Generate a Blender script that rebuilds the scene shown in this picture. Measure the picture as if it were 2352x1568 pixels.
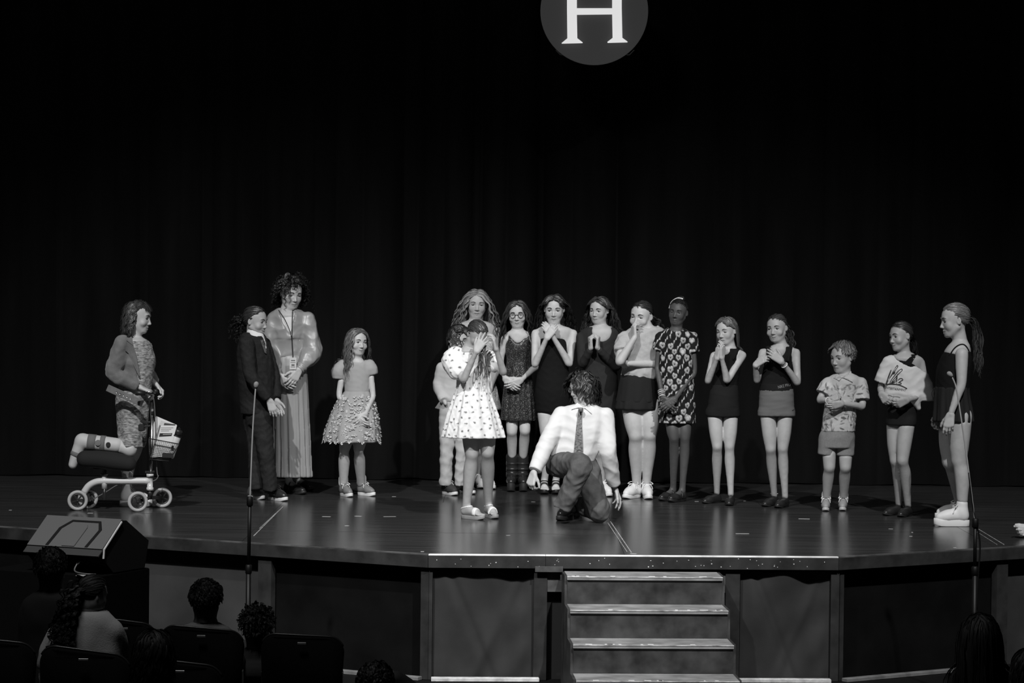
import bpy, math, random
import numpy as np
from mathutils import Vector, Matrix

for o in list(bpy.data.objects):
    bpy.data.objects.remove(o)
scene = bpy.context.scene
COL = scene.collection

# ------------------------------------------------------------------ camera
# stage top is z = 0, hall floor is z = HALL; the camera looks along +Y from the hall
W, HI, F = 2352.0, 1568.0, 6100.0
CAMZ, PITCH, ROLL = 1.66, math.atan(131 / F), 0.0115
HALL = -0.775
_r = np.array([1.0, 0, 0]); _f = np.array([0, math.cos(PITCH), -math.sin(PITCH)]); _u = np.array([0, math.sin(PITCH), math.cos(PITCH)])
CR = _r * math.cos(ROLL) + _u * math.sin(ROLL)
CU = _u * math.cos(ROLL) - _r * math.sin(ROLL)
CAM = np.array([0, 0, CAMZ])
cd = bpy.data.cameras.new('camera'); cam = bpy.data.objects.new('camera', cd); COL.objects.link(cam)
cd.sensor_width = 36.0; cd.sensor_fit = 'HORIZONTAL'; cd.lens = 36.0 * F / W; cd.clip_end = 200
M4 = Matrix(((CR[0], CU[0], -_f[0], 0), (CR[1], CU[1], -_f[1], 0), (CR[2], CU[2], -_f[2], CAMZ), (0, 0, 0, 1)))
cam.matrix_world = M4
scene.camera = cam

# ------------------------------------------------------------------ world, lights, exposure
wd = bpy.data.worlds.new('world'); scene.world = wd; wd.use_nodes = True
wd.node_tree.nodes['Background'].inputs[0].default_value = (1, 1, 1, 1)
wd.node_tree.nodes['Background'].inputs[1].default_value = 0.0006
def spot(name, loc, target, power, size_deg, blend, radius):
    d = bpy.data.lights.new(name, 'SPOT'); d.energy = power; d.spot_size = math.radians(size_deg); d.spot_blend = blend
    d.shadow_soft_size = radius
    o = bpy.data.objects.new(name, d); COL.objects.link(o); o.location = loc
    o.rotation_euler = (Vector(target) - Vector(loc)).to_track_quat('-Z', 'Y').to_euler()
    return o
# front-of-house spotlights hung over the audience, crossing from both sides
spot('spotlight', (-3.4, 8.6, 9.3), (-2.0, 18.3, -0.3), 4700, 43, 0.7, 0.12)
spot('spotlight', (3.3, 8.6, 9.3), (2.0, 18.3, -0.3), 4700, 43, 0.7, 0.12)
spot('spotlight', (0.4, 8.0, 9.3), (0.2, 18.4, 0.2), 300, 26, 0.7, 0.15)
ad = bpy.data.lights.new('house_light', 'AREA'); ad.energy = 150; ad.size = 1.6
ao = bpy.data.objects.new('house_light', ad); COL.objects.link(ao); ao.location = (-2.4, 9.4, 7.8); ao.rotation_euler = (math.radians(12), 0, 0)
vs = scene.view_settings
vs.view_transform = 'Standard'; vs.look = 'None'; vs.exposure = 0.0; vs.gamma = 1.0; vs.use_curve_mapping = False

# ------------------------------------------------------------------ pixel helpers
def ray(px, py):
    return _f + CR * ((px - W / 2) / F) - CU * ((py - HI / 2) / F)
def P(px, py, z=0.0):                 # where a photo pixel meets the level plane z
    d = ray(px, py); return CAM + d * ((z - CAMZ) / d[2])
def Q(px, py, Y):                     # where a photo pixel meets the upright plane at depth Y
    d = ray(px, py); return CAM + d * (Y / d[1])

# ------------------------------------------------------------------ materials
MATS = {}
def mat(name, v=0.5, rough=0.6, bump=0.0, bscale=200.0, var=0.0, vscale=20.0, attr=None, metal=0.0, spec=0.5, emit=None,
        sss=0.0, sheen=0.0, stretch=None, coat=0.0, rgb=None, wave=None, alpha=None):
    if name in MATS: return MATS[name]
    m = bpy.data.materials.new(name); MATS[name] = m; m.use_nodes = True
    nt = m.node_tree; n = nt.nodes; b = n['Principled BSDF']; L = nt.links.new
    b.inputs['Roughness'].default_value = rough; b.inputs['Metallic'].default_value = metal
    b.inputs['Specular IOR Level'].default_value = spec
    if sheen: b.inputs['Sheen Weight'].default_value = sheen
    if coat: b.inputs['Coat Weight'].default_value = coat; b.inputs['Coat Roughness'].default_value = 0.15
    if sss:
        b.inputs['Subsurface Weight'].default_value = sss
        b.inputs['Subsurface Radius'].default_value = (1, 1, 1); b.inputs['Subsurface Scale'].default_value = 0.006
    c = (v, v, v, 1)
    b.inputs['Base Color'].default_value = c
    tc = n.new('ShaderNodeTexCoord')
    src = tc.outputs['Object']
    if stretch:
        mp = n.new('ShaderNodeMapping'); mp.inputs['Scale'].default_value = stretch; L(src, mp.inputs['Vector']); src = mp.outputs['Vector']
    col = None
    if attr:
        a = n.new('ShaderNodeAttribute'); a.attribute_name = attr
        mm = n.new('ShaderNodeMath'); mm.operation = 'MULTIPLY'; mm.inputs[1].default_value = v
        L(a.outputs['Fac'], mm.inputs[0]); col = mm.outputs[0]
    if var:
        nz = n.new('ShaderNodeTexNoise'); nz.inputs['Scale'].default_value = vscale; nz.inputs['Detail'].default_value = 4
        L(src, nz.inputs['Vector'])
        mr = n.new('ShaderNodeMapRange'); mr.inputs['From Min'].default_value = 0.3; mr.inputs['From Max'].default_value = 0.7
        mr.inputs['To Min'].default_value = 1 - var; mr.inputs['To Max'].default_value = 1 + var
        L(nz.outputs['Fac'], mr.inputs['Value'])
        m2 = n.new('ShaderNodeMath'); m2.operation = 'MULTIPLY'
        if col is not None: L(col, m2.inputs[0])
        else: m2.inputs[0].default_value = v
        L(mr.outputs['Result'], m2.inputs[1]); col = m2.outputs[0]
    if col is not None: L(col, b.inputs['Base Color'])
    if bump:
        nz = n.new('ShaderNodeTexNoise'); nz.inputs['Scale'].default_value = bscale; nz.inputs['Detail'].default_value = 3
        L(src, nz.inputs['Vector'])
        bp = n.new('ShaderNodeBump'); bp.inputs['Strength'].default_value = bump; bp.inputs['Distance'].default_value = 0.004
        L(nz.outputs['Fac'], bp.inputs['Height']); L(bp.outputs['Normal'], b.inputs['Normal'])
    if emit:
        b.inputs['Emission Color'].default_value = (1, 1, 1, 1); b.inputs['Emission Strength'].default_value = emit
    if alpha is not None: b.inputs['Alpha'].default_value = alpha
    return m

# ------------------------------------------------------------------ objects
def empty(name, loc, label=None, cat=None, group=None, kind=None):
    o = bpy.data.objects.new(name, None); COL.objects.link(o); o.location = tuple(float(c) for c in loc); o.empty_display_size = 0.1
    return tag(o, label, cat, group, kind)
def tag(o, label=None, cat=None, group=None, kind=None):
    if label: o['label'] = label
    if cat: o['category'] = cat
    if group: o['group'] = group
    if kind: o['kind'] = kind
    return o
def rootloc(parent):
    l = Vector((0, 0, 0)); p = parent
    while p is not None: l += Vector(p.location); p = p.parent
    return np.array(l)
def mk(name, V, Fq, m, parent=None, attrs=None, smooth=True, mats=None, mi=None, origin=None):
    """one mesh object; V in world coordinates, Fq array of quads/tris or list of polygons"""
    V = np.asarray(V, dtype=np.float64)
    me = bpy.data.meshes.new(name)
    off = rootloc(parent)
    loc = np.zeros(3)
    if parent is None:
        loc = np.array(origin) if origin is not None else np.array([V[:, 0].mean(), V[:, 1].mean(), V[:, 2].min()]); off = loc
    Vl = (V - off).astype(np.float32)
    if isinstance(Fq, np.ndarray):
        nf, k = Fq.shape
        me.vertices.add(len(Vl)); me.vertices.foreach_set('co', Vl.ravel())
        me.loops.add(nf * k); me.loops.foreach_set('vertex_index', Fq.astype(np.int32).ravel())
        me.polygons.add(nf); me.polygons.foreach_set('loop_start', np.arange(0, nf * k, k, dtype=np.int32))
        if hasattr(me.polygons[0], 'loop_total'):
            try: me.polygons.foreach_set('loop_total', np.full(nf, k, dtype=np.int32))
            except Exception: pass
        me.update(calc_edges=True)
    else:
        me.from_pydata([tuple(map(float, v)) for v in Vl], [], [tuple(int(i) for i in f) for f in Fq])
        me.update()
    me.polygons.foreach_set('use_smooth', np.full(len(me.polygons), smooth, dtype=bool))
    if attrs:
        for k_, a in attrs.items():
            at = me.attributes.new(k_, 'FLOAT', 'POINT'); at.data.foreach_set('value', np.asarray(a, dtype=np.float32))
    if mats:
        for mm in mats: me.materials.append(mm)
        if mi is not None: me.polygons.foreach_set('material_index', np.asarray(mi, dtype=np.int32))
    elif m: me.materials.append(m)
    o = bpy.data.objects.new(name, me); COL.objects.link(o)
    if parent is not None: o.parent = parent
    else: o.location = tuple(float(c) for c in loc)
    return o

class MB:
    """collects boxes, tubes and lathes into one mesh"""
    def __init__(s): s.V = []; s.F = []; s.n = 0
    def add(s, V, Fs):
        V = np.asarray(V, float); s.V.append(V); s.F += [tuple(i + s.n for i in f) for f in Fs]; s.n += len(V); return s
    def box(s, lo, hi, bev=0.0):
        lo = np.array(lo, float); hi = np.array(hi, float)
        return s.prism([(lo[0], lo[1]), (hi[0], lo[1]), (hi[0], hi[1]), (lo[0], hi[1])], lo[2], hi[2], bev)
    def prism(s, poly, z0, z1, bev=0.0):
        poly = np.array(poly, float); n = len(poly)
        if bev > 0:
            c = poly.mean(0)
            def ins(d):
                out = []
                for i in range(n):
                    a, b, e = poly[i - 1], poly[i], poly[(i + 1) % n]
                    u = (b - a) / np.linalg.norm(b - a); w = (e - b) / np.linalg.norm(e - b)
                    n1 = np.array([-u[1], u[0]]); n2 = np.array([-w[1], w[0]])
                    out.append(b + (n1 + n2) / (1 + n1 @ n2) * d)
                return np.array(out)
            area = 0.5 * sum(poly[i - 1][0] * poly[i][1] - poly[i][0] * poly[i - 1][1] for i in range(n))
            q = ins(bev if area > 0 else -bev)
            rings = [(q, z0), (poly, z0 + bev), (poly, z1 - bev), (q, z1)]
        else: rings = [(poly, z0), (poly, z1)]
        V = np.vstack([np.column_stack([r, np.full(n, z)]) for r, z in rings])
        Fs = [tuple(range(n))[::-1], tuple(range((len(rings) - 1) * n, len(rings) * n))]
        for k in range(len(rings) - 1):
            for i in range(n):
                j = (i + 1) % n; Fs.append((k * n + i, k * n + j, (k + 1) * n + j, (k + 1) * n + i))
        return s.add(V, Fs)
    def obox(s, a, b, w, h, up=(0, 0, 1), bev=0.0):
        """bar from a to b with cross-section w (sideways) by h (along up)"""
        a = np.array(a, float); b = np.array(b, float); d = b - a; L = np.linalg.norm(d); d = d / L
        sd = np.cross(d, up); sd /= np.linalg.norm(sd); u = np.cross(sd, d)
        t = MB().box((-w / 2, 0, -h / 2), (w / 2, L, h / 2), bev)
        V = t.V[0]; return s.add(a + V[:, :1] * sd + V[:, 1:2] * d + V[:, 2:3] * u, t.F)
    def tube(s, pts, r, sides=8, cap=True):
        V, Fs = tubes(np.array([pts], float), np.array([np.broadcast_to(r, len(pts))], float), sides, cap)
        return s.add(V, Fs)
    def lathe(s, c, prof, axis=(0, 0, 1), n=20):
        ax = np.array(axis, float); ax /= np.linalg.norm(ax)
        t = np.array([1, 0, 0]) if abs(ax[0]) < 0.9 else np.array([0, 1, 0])
        u = np.cross(ax, t); u /= np.linalg.norm(u); w = np.cross(ax, u)
        V = []; k = len(prof)
        for (r, h) in prof:
            for i in range(n):
                a = 2 * math.pi * i / n; V.append(np.array(c) + ax * h + (u * math.cos(a) + w * math.sin(a)) * r)
        Fs = [(j * n + i, j * n + (i + 1) % n, (j + 1) * n + (i + 1) % n, (j + 1) * n + i) for j in range(k - 1) for i in range(n)]
        Fs += [tuple(range(n))[::-1], tuple(range((k - 1) * n, k * n))]
        return s.add(V, Fs)
    def torus(s, c, R, r, axis, n=28, k=10):
        ax = np.array(axis, float); ax /= np.linalg.norm(ax)
        t = np.array([1, 0, 0]) if abs(ax[0]) < 0.9 else np.array([0, 1, 0])
        u = np.cross(ax, t); u /= np.linalg.norm(u); w = np.cross(ax, u)
        rx, ry = (r if isinstance(r, tuple) else (r, r))
        V = []
        for i in range(n):
            a = 2 * math.pi * i / n; e = u * math.cos(a) + w * math.sin(a)
            for j in range(k):
                b = 2 * math.pi * j / k; V.append(np.array(c) + e * (R + rx * math.cos(b)) + ax * ry * math.sin(b))
        Fs = [(i * k + j, ((i + 1) % n) * k + j, ((i + 1) % n) * k + (j + 1) % k, i * k + (j + 1) % k) for i in range(n) for j in range(k)]
        return s.add(V, Fs)
    def build(s, name, m, parent=None, smooth=False, origin=None):
        return mk(name, np.vstack(s.V), s.F, m, parent, smooth=smooth, origin=origin, attrs={'tone': np.ones(s.n)})

def tubes(paths, radii, sides=5, cap=True, flat=1.0):
    """many tapered tubes at once: paths (n,k,3), radii (n,k)"""
    n, k, _ = paths.shape
    T = np.gradient(paths, axis=1); T /= np.linalg.norm(T, axis=2, keepdims=True) + 1e-9
    ref = np.where(np.abs(T[:, :1, 2:3]) > 0.85, np.array([[[0.9, 0.3, 0.0]]]), np.array([[[0.0, 0.1, 1.0]]]))
    ref = np.broadcast_to(ref, T.shape).copy()
    A = np.cross(T, ref)
    A /= np.linalg.norm(A, axis=2, keepdims=True) + 1e-9
    for j in range(1, k):     # carry the frame along so that tubes do not twist
        a = A[:, j - 1] - T[:, j] * np.sum(A[:, j - 1] * T[:, j], axis=1, keepdims=True)
        A[:, j] = a / (np.linalg.norm(a, axis=1, keepdims=True) + 1e-9)
    B = np.cross(T, A)
    ang = np.arange(sides) * 2 * np.pi / sides
    V = paths[:, :, None, :] + radii[:, :, None, None] * (A[:, :, None, :] * np.cos(ang)[None, None, :, None] + flat * B[:, :, None, :] * np.sin(ang)[None, None, :, None])
    V = V.reshape(-1, 3)
    base = (np.arange(n) * k * sides)[:, None, None]; jj = np.arange(k - 1)[None, :, None] * sides; ii = np.arange(sides)[None, None, :]; i2 = (ii + 1) % sides
    Fq = np.stack([np.broadcast_to(x, (n, k - 1, sides)) for x in (base + jj + ii, base + jj + i2, base + jj + sides + i2, base + jj + sides + ii)], -1).reshape(-1, 4)
    Fl = [tuple(f) for f in Fq] if n < 50 and cap else Fq
    if cap and n < 50:
        for q in range(n):
            b = q * k * sides
            Fl.append(tuple(range(b, b + sides))[::-1]); Fl.append(tuple(range(b + (k - 1) * sides, b + k * sides)))
    return V, Fl

def crom(pts, n):
    """smooth curve through points"""
    pts = np.array(pts, float); k = len(pts)
    if k == 2: return pts[0] + (pts[1] - pts[0]) * np.linspace(0, 1, n)[:, None]
    e = np.vstack([2 * pts[0] - pts[1], pts, 2 * pts[-1] - pts[-2]])
    t = np.linspace(0, k - 1 - 1e-6, n); i = t.astype(int); u = (t - i)[:, None]
    p0, p1, p2, p3 = e[i], e[i + 1], e[i + 2], e[i + 3]
    return 0.5 * (2 * p1 + (p2 - p0) * u + (2 * p0 - 5 * p1 + 4 * p2 - p3) * u ** 2 + (3 * p1 - p0 - 3 * p2 + p3) * u ** 3)

# ------------------------------------------------------------------ distance-field modelling
class Prim:
    __slots__ = ('fn', 'lo', 'hi', 'k', 'sub', 'tag')
    def __init__(s, fn, lo, hi, k=0.012, sub=False, tag=''):
        s.fn = fn; s.lo = np.array(lo, float); s.hi = np.array(hi, float); s.k = k; s.sub = sub; s.tag = tag
    def grow(s, d, k=None):
        f = s.fn; return Prim(lambda x, y, z: f(x, y, z) - d, s.lo - abs(d), s.hi + abs(d), s.k if k is None else k, s.sub, s.tag)
    def cut(s, k=0.004):
        return Prim(s.fn, s.lo, s.hi, k, True, s.tag)
def rcone(a, b, ra, rb, k=0.012, tag=''):
    a = np.array(a, float); b = np.array(b, float); d = b - a; L2 = max(d @ d, 1e-9)
    def fn(x, y, z):
        t = np.clip(((x - a[0]) * d[0] + (y - a[1]) * d[1] + (z - a[2]) * d[2]) / L2, 0, 1)
        return np.sqrt((x - a[0] - t * d[0]) ** 2 + (y - a[1] - t * d[1]) ** 2 + (z - a[2] - t * d[2]) ** 2) - (ra + (rb - ra) * t)
    r = max(ra, rb); return Prim(fn, np.minimum(a, b) - r, np.maximum(a, b) + r, k, tag=tag)
def ell(c, r, R=None, k=0.012, tag=''):
    c = np.array(c, float); r = np.array(r, float); R = np.eye(3) if R is None else R
    def fn(x, y, z):
        X, Y, Z = x - c[0], y - c[1], z - c[2]
        u = (X * R[0, 0] + Y * R[1, 0] + Z * R[2, 0]) / r[0]; v = (X * R[0, 1] + Y * R[1, 1] + Z * R[2, 1]) / r[1]; w = (X * R[0, 2] + Y * R[1, 2] + Z * R[2, 2]) / r[2]
        k0 = np.sqrt(u * u + v * v + w * w); k1 = np.sqrt((u / r[0]) ** 2 + (v / r[1]) ** 2 + (w / r[2]) ** 2) + 1e-9
        return k0 * (k0 - 1) / k1
    ext = np.sqrt(((R * r) ** 2).sum(1)); return Prim(fn, c - ext, c + ext, k, tag=tag)
def rbox(c, hs, R=None, rad=0.004, k=0.006, tag=''):
    c = np.array(c, float); hs = np.array(hs, float); R = np.eye(3) if R is None else R
    def fn(x, y, z):
        X, Y, Z = x - c[0], y - c[1], z - c[2]
        q = [np.abs(X * R[0, i] + Y * R[1, i] + Z * R[2, i]) - hs[i] + rad for i in range(3)]
        o = np.sqrt(sum(np.maximum(a, 0) ** 2 for a in q))
        return o + np.minimum(np.maximum(np.maximum(q[0], q[1]), q[2]), 0) - rad
    ext = np.abs(R) @ hs; return Prim(fn, c - ext, c + ext, k, tag=tag)
def halfspace(p, n, lo, hi, k=0.002):
    p = np.array(p, float); n = np.array(n, float); n = n / np.linalg.norm(n)
    return Prim(lambda x, y, z: -((x - p[0]) * n[0] + (y - p[1]) * n[1] + (z - p[2]) * n[2]), lo, hi, k, True)
def loft(st, k=0.015, rip=None, tag='', dense=24):
    """st: rows (z, cx, cy, rx, ry); elliptical rings stacked along z.  rip: (n, amp_bottom, amp_top, seed)"""
    st = np.array(sorted(st, key=lambda s: s[0]), float)
    S = crom(st, dense) if len(st) > 2 else st
    o = np.argsort(S[:, 0]); S = S[o]; zz = S[:, 0]; z0, z1 = st[0, 0], st[-1, 0]
    if rip:
        rg = np.random.RandomState(rip[3]); ph = rg.rand(4) * 6.28; nn = rip[0]
    def fn(x, y, z):
        zc = np.clip(z, z0, z1)
        cx = np.interp(zc, zz, S[:, 1]); cy = np.interp(zc, zz, S[:, 2]); rx = np.interp(zc, zz, S[:, 3]); ry = np.interp(zc, zz, S[:, 4])
        X, Y = x - cx, y - cy
        if rip:
            th = np.arctan2(Y / ry, X / rx); t = np.clip((z1 - zc) / (z1 - z0), 0, 1)
            amp = rip[2] + (rip[1] - rip[2]) * t
            w = np.sin(nn * th + ph[0] + 0.8 * np.sin(2 * th + ph[1]) + 1.2 * t) * 0.7 + 0.4 * np.sin((nn * 1.7 // 1) * th + ph[2] + 1.0 * np.sin(3 * th + ph[3]))
            rx = rx + amp * w; ry = ry + amp * w
        u = X / rx; v = Y / ry
        k0 = np.sqrt(u * u + v * v) + 1e-9; k1 = np.sqrt((u / rx) ** 2 + (v / ry) ** 2) + 1e-9
        d = k0 * (k0 - 1) / k1
        e = np.maximum(z - z1, z0 - z)
        return np.where(e > 0, np.sqrt(np.maximum(d, 0) ** 2 + e * e), np.maximum(d, e))
    am = max(rip[1], rip[2]) * 1.2 if rip else 0
    lo = [(S[:, 1] - S[:, 3]).min() - am, (S[:, 2] - S[:, 4]).min() - am, z0]; hi = [(S[:, 1] + S[:, 3]).max() + am, (S[:, 2] + S[:, 4]).max() + am, z1]
    return Prim(fn, lo, hi, k, tag=tag)
def smin(a, b, k):
    h = np.maximum(k - np.abs(a - b), 0) / k
    return np.minimum(a, b) - h * h * k * 0.25
def field(prims, lo, hi, h):
    n = np.maximum(np.ceil((hi - lo) / h).astype(int) + 1, 4)
    ax = [(lo[i] + h * np.arange(n[i])).astype(np.float32) for i in range(3)]
    Fd = np.full(n, 0.2, np.float32)
    for p in prims:
        m = 3 * h + p.k
        i0 = np.clip(np.floor((p.lo - m - lo) / h).astype(int), 0, n); i1 = np.clip(np.ceil((p.hi + m - lo) / h).astype(int) + 1, 0, n)
        if np.any(i1 <= i0): continue
        w = tuple(slice(a, b) for a, b in zip(i0, i1))
        d = p.fn(ax[0][w[0]][:, None, None], ax[1][w[1]][None, :, None], ax[2][w[2]][None, None, :])
        Fd[w] = -smin(-Fd[w], d, p.k) if p.sub else smin(Fd[w], d, p.k)
    return Fd
def evalp(prims, V):
    x, y, z = V[:, 0], V[:, 1], V[:, 2]; d = np.full(len(V), 0.2)
    for p in prims:
        m = 0.06
        w = np.where((x > p.lo[0] - m) & (x < p.hi[0] + m) & (y > p.lo[1] - m) & (y < p.hi[1] + m) & (z > p.lo[2] - m) & (z < p.hi[2] + m))[0]
        if len(w) == 0: continue
        v = p.fn(x[w], y[w], z[w])
        d[w] = -smin(-d[w], v, p.k) if p.sub else smin(d[w], v, p.k)
    return d
_CO = np.array([[i, j, k] for i in (0, 1) for j in (0, 1) for k in (0, 1)])
_ED = [(a, b) for a in range(8) for b in range(a + 1, 8) if np.abs(_CO[a] - _CO[b]).sum() == 1]
def surfnet(Fd, lo, h):
    S = Fd < 0
    c = np.zeros(np.array(S.shape) - 1, np.uint8)
    for o in _CO: c += S[o[0]:S.shape[0] - 1 + o[0], o[1]:S.shape[1] - 1 + o[1], o[2]:S.shape[2] - 1 + o[2]]
    act = (c > 0) & (c < 8); idx = np.argwhere(act)
    mp = np.full(act.shape, -1, np.int32); mp[act] = np.arange(len(idx))
    vals = np.stack([Fd[idx[:, 0] + o[0], idx[:, 1] + o[1], idx[:, 2] + o[2]] for o in _CO], 1)
    acc = np.zeros((len(idx), 3)); cnt = np.zeros(len(idx))
    for a, b in _ED:
        va, vb = vals[:, a], vals[:, b]; m = (va < 0) != (vb < 0)
        t = va[m] / (va[m] - vb[m]); acc[m] += _CO[a] + t[:, None] * (_CO[b] - _CO[a]); cnt[m] += 1
    V = (idx + acc / cnt[:, None]) * h + lo
    Q4 = []
    for d in range(3):
        u, v = (d + 1) % 3, (d + 2) % 3
        sl0 = [slice(1, -1)] * 3; sl1 = [slice(1, -1)] * 3
        sl0[d] = slice(0, -1); sl1[d] = slice(1, None)
        A = S[tuple(sl0)]; p = np.argwhere(A != S[tuple(sl1)])
        if len(p) == 0: continue
        ins = A[p[:, 0], p[:, 1], p[:, 2]]
        off = np.ones(3, int); off[d] = 0; p = p + off
        eu = np.zeros(3, int); eu[u] = 1; ev = np.zeros(3, int); ev[v] = 1
        g = lambda q: mp[q[:, 0], q[:, 1], q[:, 2]]
        q = np.stack([g(p - eu - ev), g(p - ev), g(p), g(p - eu)], 1)
        q[~ins] = q[~ins][:, ::-1]; Q4.append(q)
    Q4 = np.vstack(Q4) if Q4 else np.zeros((0, 4), int)
    return V, Q4[(Q4 >= 0).all(1)]
def bounds(prims, pad):
    ad = [p for p in prims if not p.sub]
    return np.min([p.lo for p in ad], 0) - pad, np.max([p.hi for p in ad], 0) + pad
def vnormals(V, Fq):
    n = np.cross(V[Fq[:, 2]] - V[Fq[:, 0]], V[Fq[:, 3]] - V[Fq[:, 1]]); N = np.zeros_like(V)
    for i in range(4): np.add.at(N, Fq[:, i], n)
    return N / (np.linalg.norm(N, axis=1, keepdims=True) + 1e-12)
def compact(V, Fq, keep):
    Fq = Fq[keep]; used = np.zeros(len(V), bool); used[Fq.ravel()] = True
    mp = np.cumsum(used) - 1; return V[used], mp[Fq], used
def wrinkle(V, seed, freq=22.0, n=7, stretch=(1, 1, 1)):
    rg = np.random.RandomState(seed); o = np.zeros(len(V)); Vs = V * np.array(stretch); freq = freq * 3.2
    w = Vs + (1.1 / freq) * np.sin(Vs[:, [1, 2, 0]] * freq * 0.45 + rg.rand(3) * 6)
    for i in range(n):
        d = rg.randn(3); d /= np.linalg.norm(d)
        o += (1 - 1.6 * np.abs(np.sin(w @ d * freq * .5 * rg.uniform(0.6, 1.8) + rg.rand() * 6.28)) ** .8)
    return o / math.sqrt(n) * 1.5
def relax(V, Fq, it=1, f=.5):
    n = len(V); a = np.concatenate([Fq[:, i] for i in range(4)]); b = np.concatenate([Fq[:, (i + 1) % 4] for i in range(4)])
    cnt = np.bincount(a, minlength=n) + np.bincount(b, minlength=n); cnt = np.maximum(cnt, 1)
    for _ in range(it):
        A = np.stack([np.bincount(a, V[b, k], n) + np.bincount(b, V[a, k], n) for k in range(3)], 1) / cnt[:, None]
        V = V + f * (A - V)
    return V
def sdf_mesh(prims, h, fold=None):
    """fold: (amp, freq, seed[, stretch])"""
    lo, hi = bounds(prims, 3 * h)
    V, Fq = surfnet(field(prims, lo, hi, h), lo, h)
    if fold:
        N = vnormals(V, Fq); w = wrinkle(V, fold[2], fold[1], stretch=fold[3] if len(fold) > 3 else (1, 1, 1))
        w = np.clip(w, -1.2, 1.6)
        V = V + N * (fold[0] * .55 * (w + 0.2))[:, None]
    return V, Fq
# ------------------------------------------------------------------ people
SKIN = {}
def skinmat(v):
    k = 'skin_%03d' % int(v * 1000)
    return mat(k, v, 0.5, bump=0.05, bscale=350, attr='tone', sss=0.12, spec=0.35, var=0.05, vscale=30)
def nrm(v):
    v = np.array(v, float); return v / (np.linalg.norm(v) + 1e-12)
def footprint(n=22):
    t = np.array([0, .03, .12, .3, .5, .68, .82, .93, .985, 1.0]); w = np.array([0, .055, .112, .118, .118, .142, .145, .108, .05, 0])
    return t, w
def chain(pts, radii, k=0.014, tag='', dense=None, flat=False):
    """one smooth limb through points with a radius at each"""
    A = np.column_stack([np.array(pts, float), np.array(radii, float)])
    A = crom(A, dense or (3 * (len(A) - 1) + 1)) if len(A) > 2 else A
    segs = [rcone(A[i, :3], A[i + 1, :3], A[i, 3], A[i + 1, 3]).fn for i in range(len(A) - 1)]
    pd = nrm(A[-1, :3] - A[-2, :3]); near = [np.linalg.norm(A[i, :3] - A[-1, :3]) < 2.2 * A[-1, 3] for i in range(len(A) - 1)]
    def fn(x, y, z):
        pl = (x - A[-1, 0]) * pd[0] + (y - A[-1, 1]) * pd[1] + (z - A[-1, 2]) * pd[2] if flat else None
        d = None
        for i, f in enumerate(segs):
            v = f(x, y, z)
            if flat and near[i]: v = np.maximum(v, pl)
            d = v if d is None else np.minimum(d, v)
        return d
    return Prim(fn, (A[:, :3] - A[:, 3:]).min(0), (A[:, :3] + A[:, 3:]).max(0), k, tag=tag)
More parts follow.
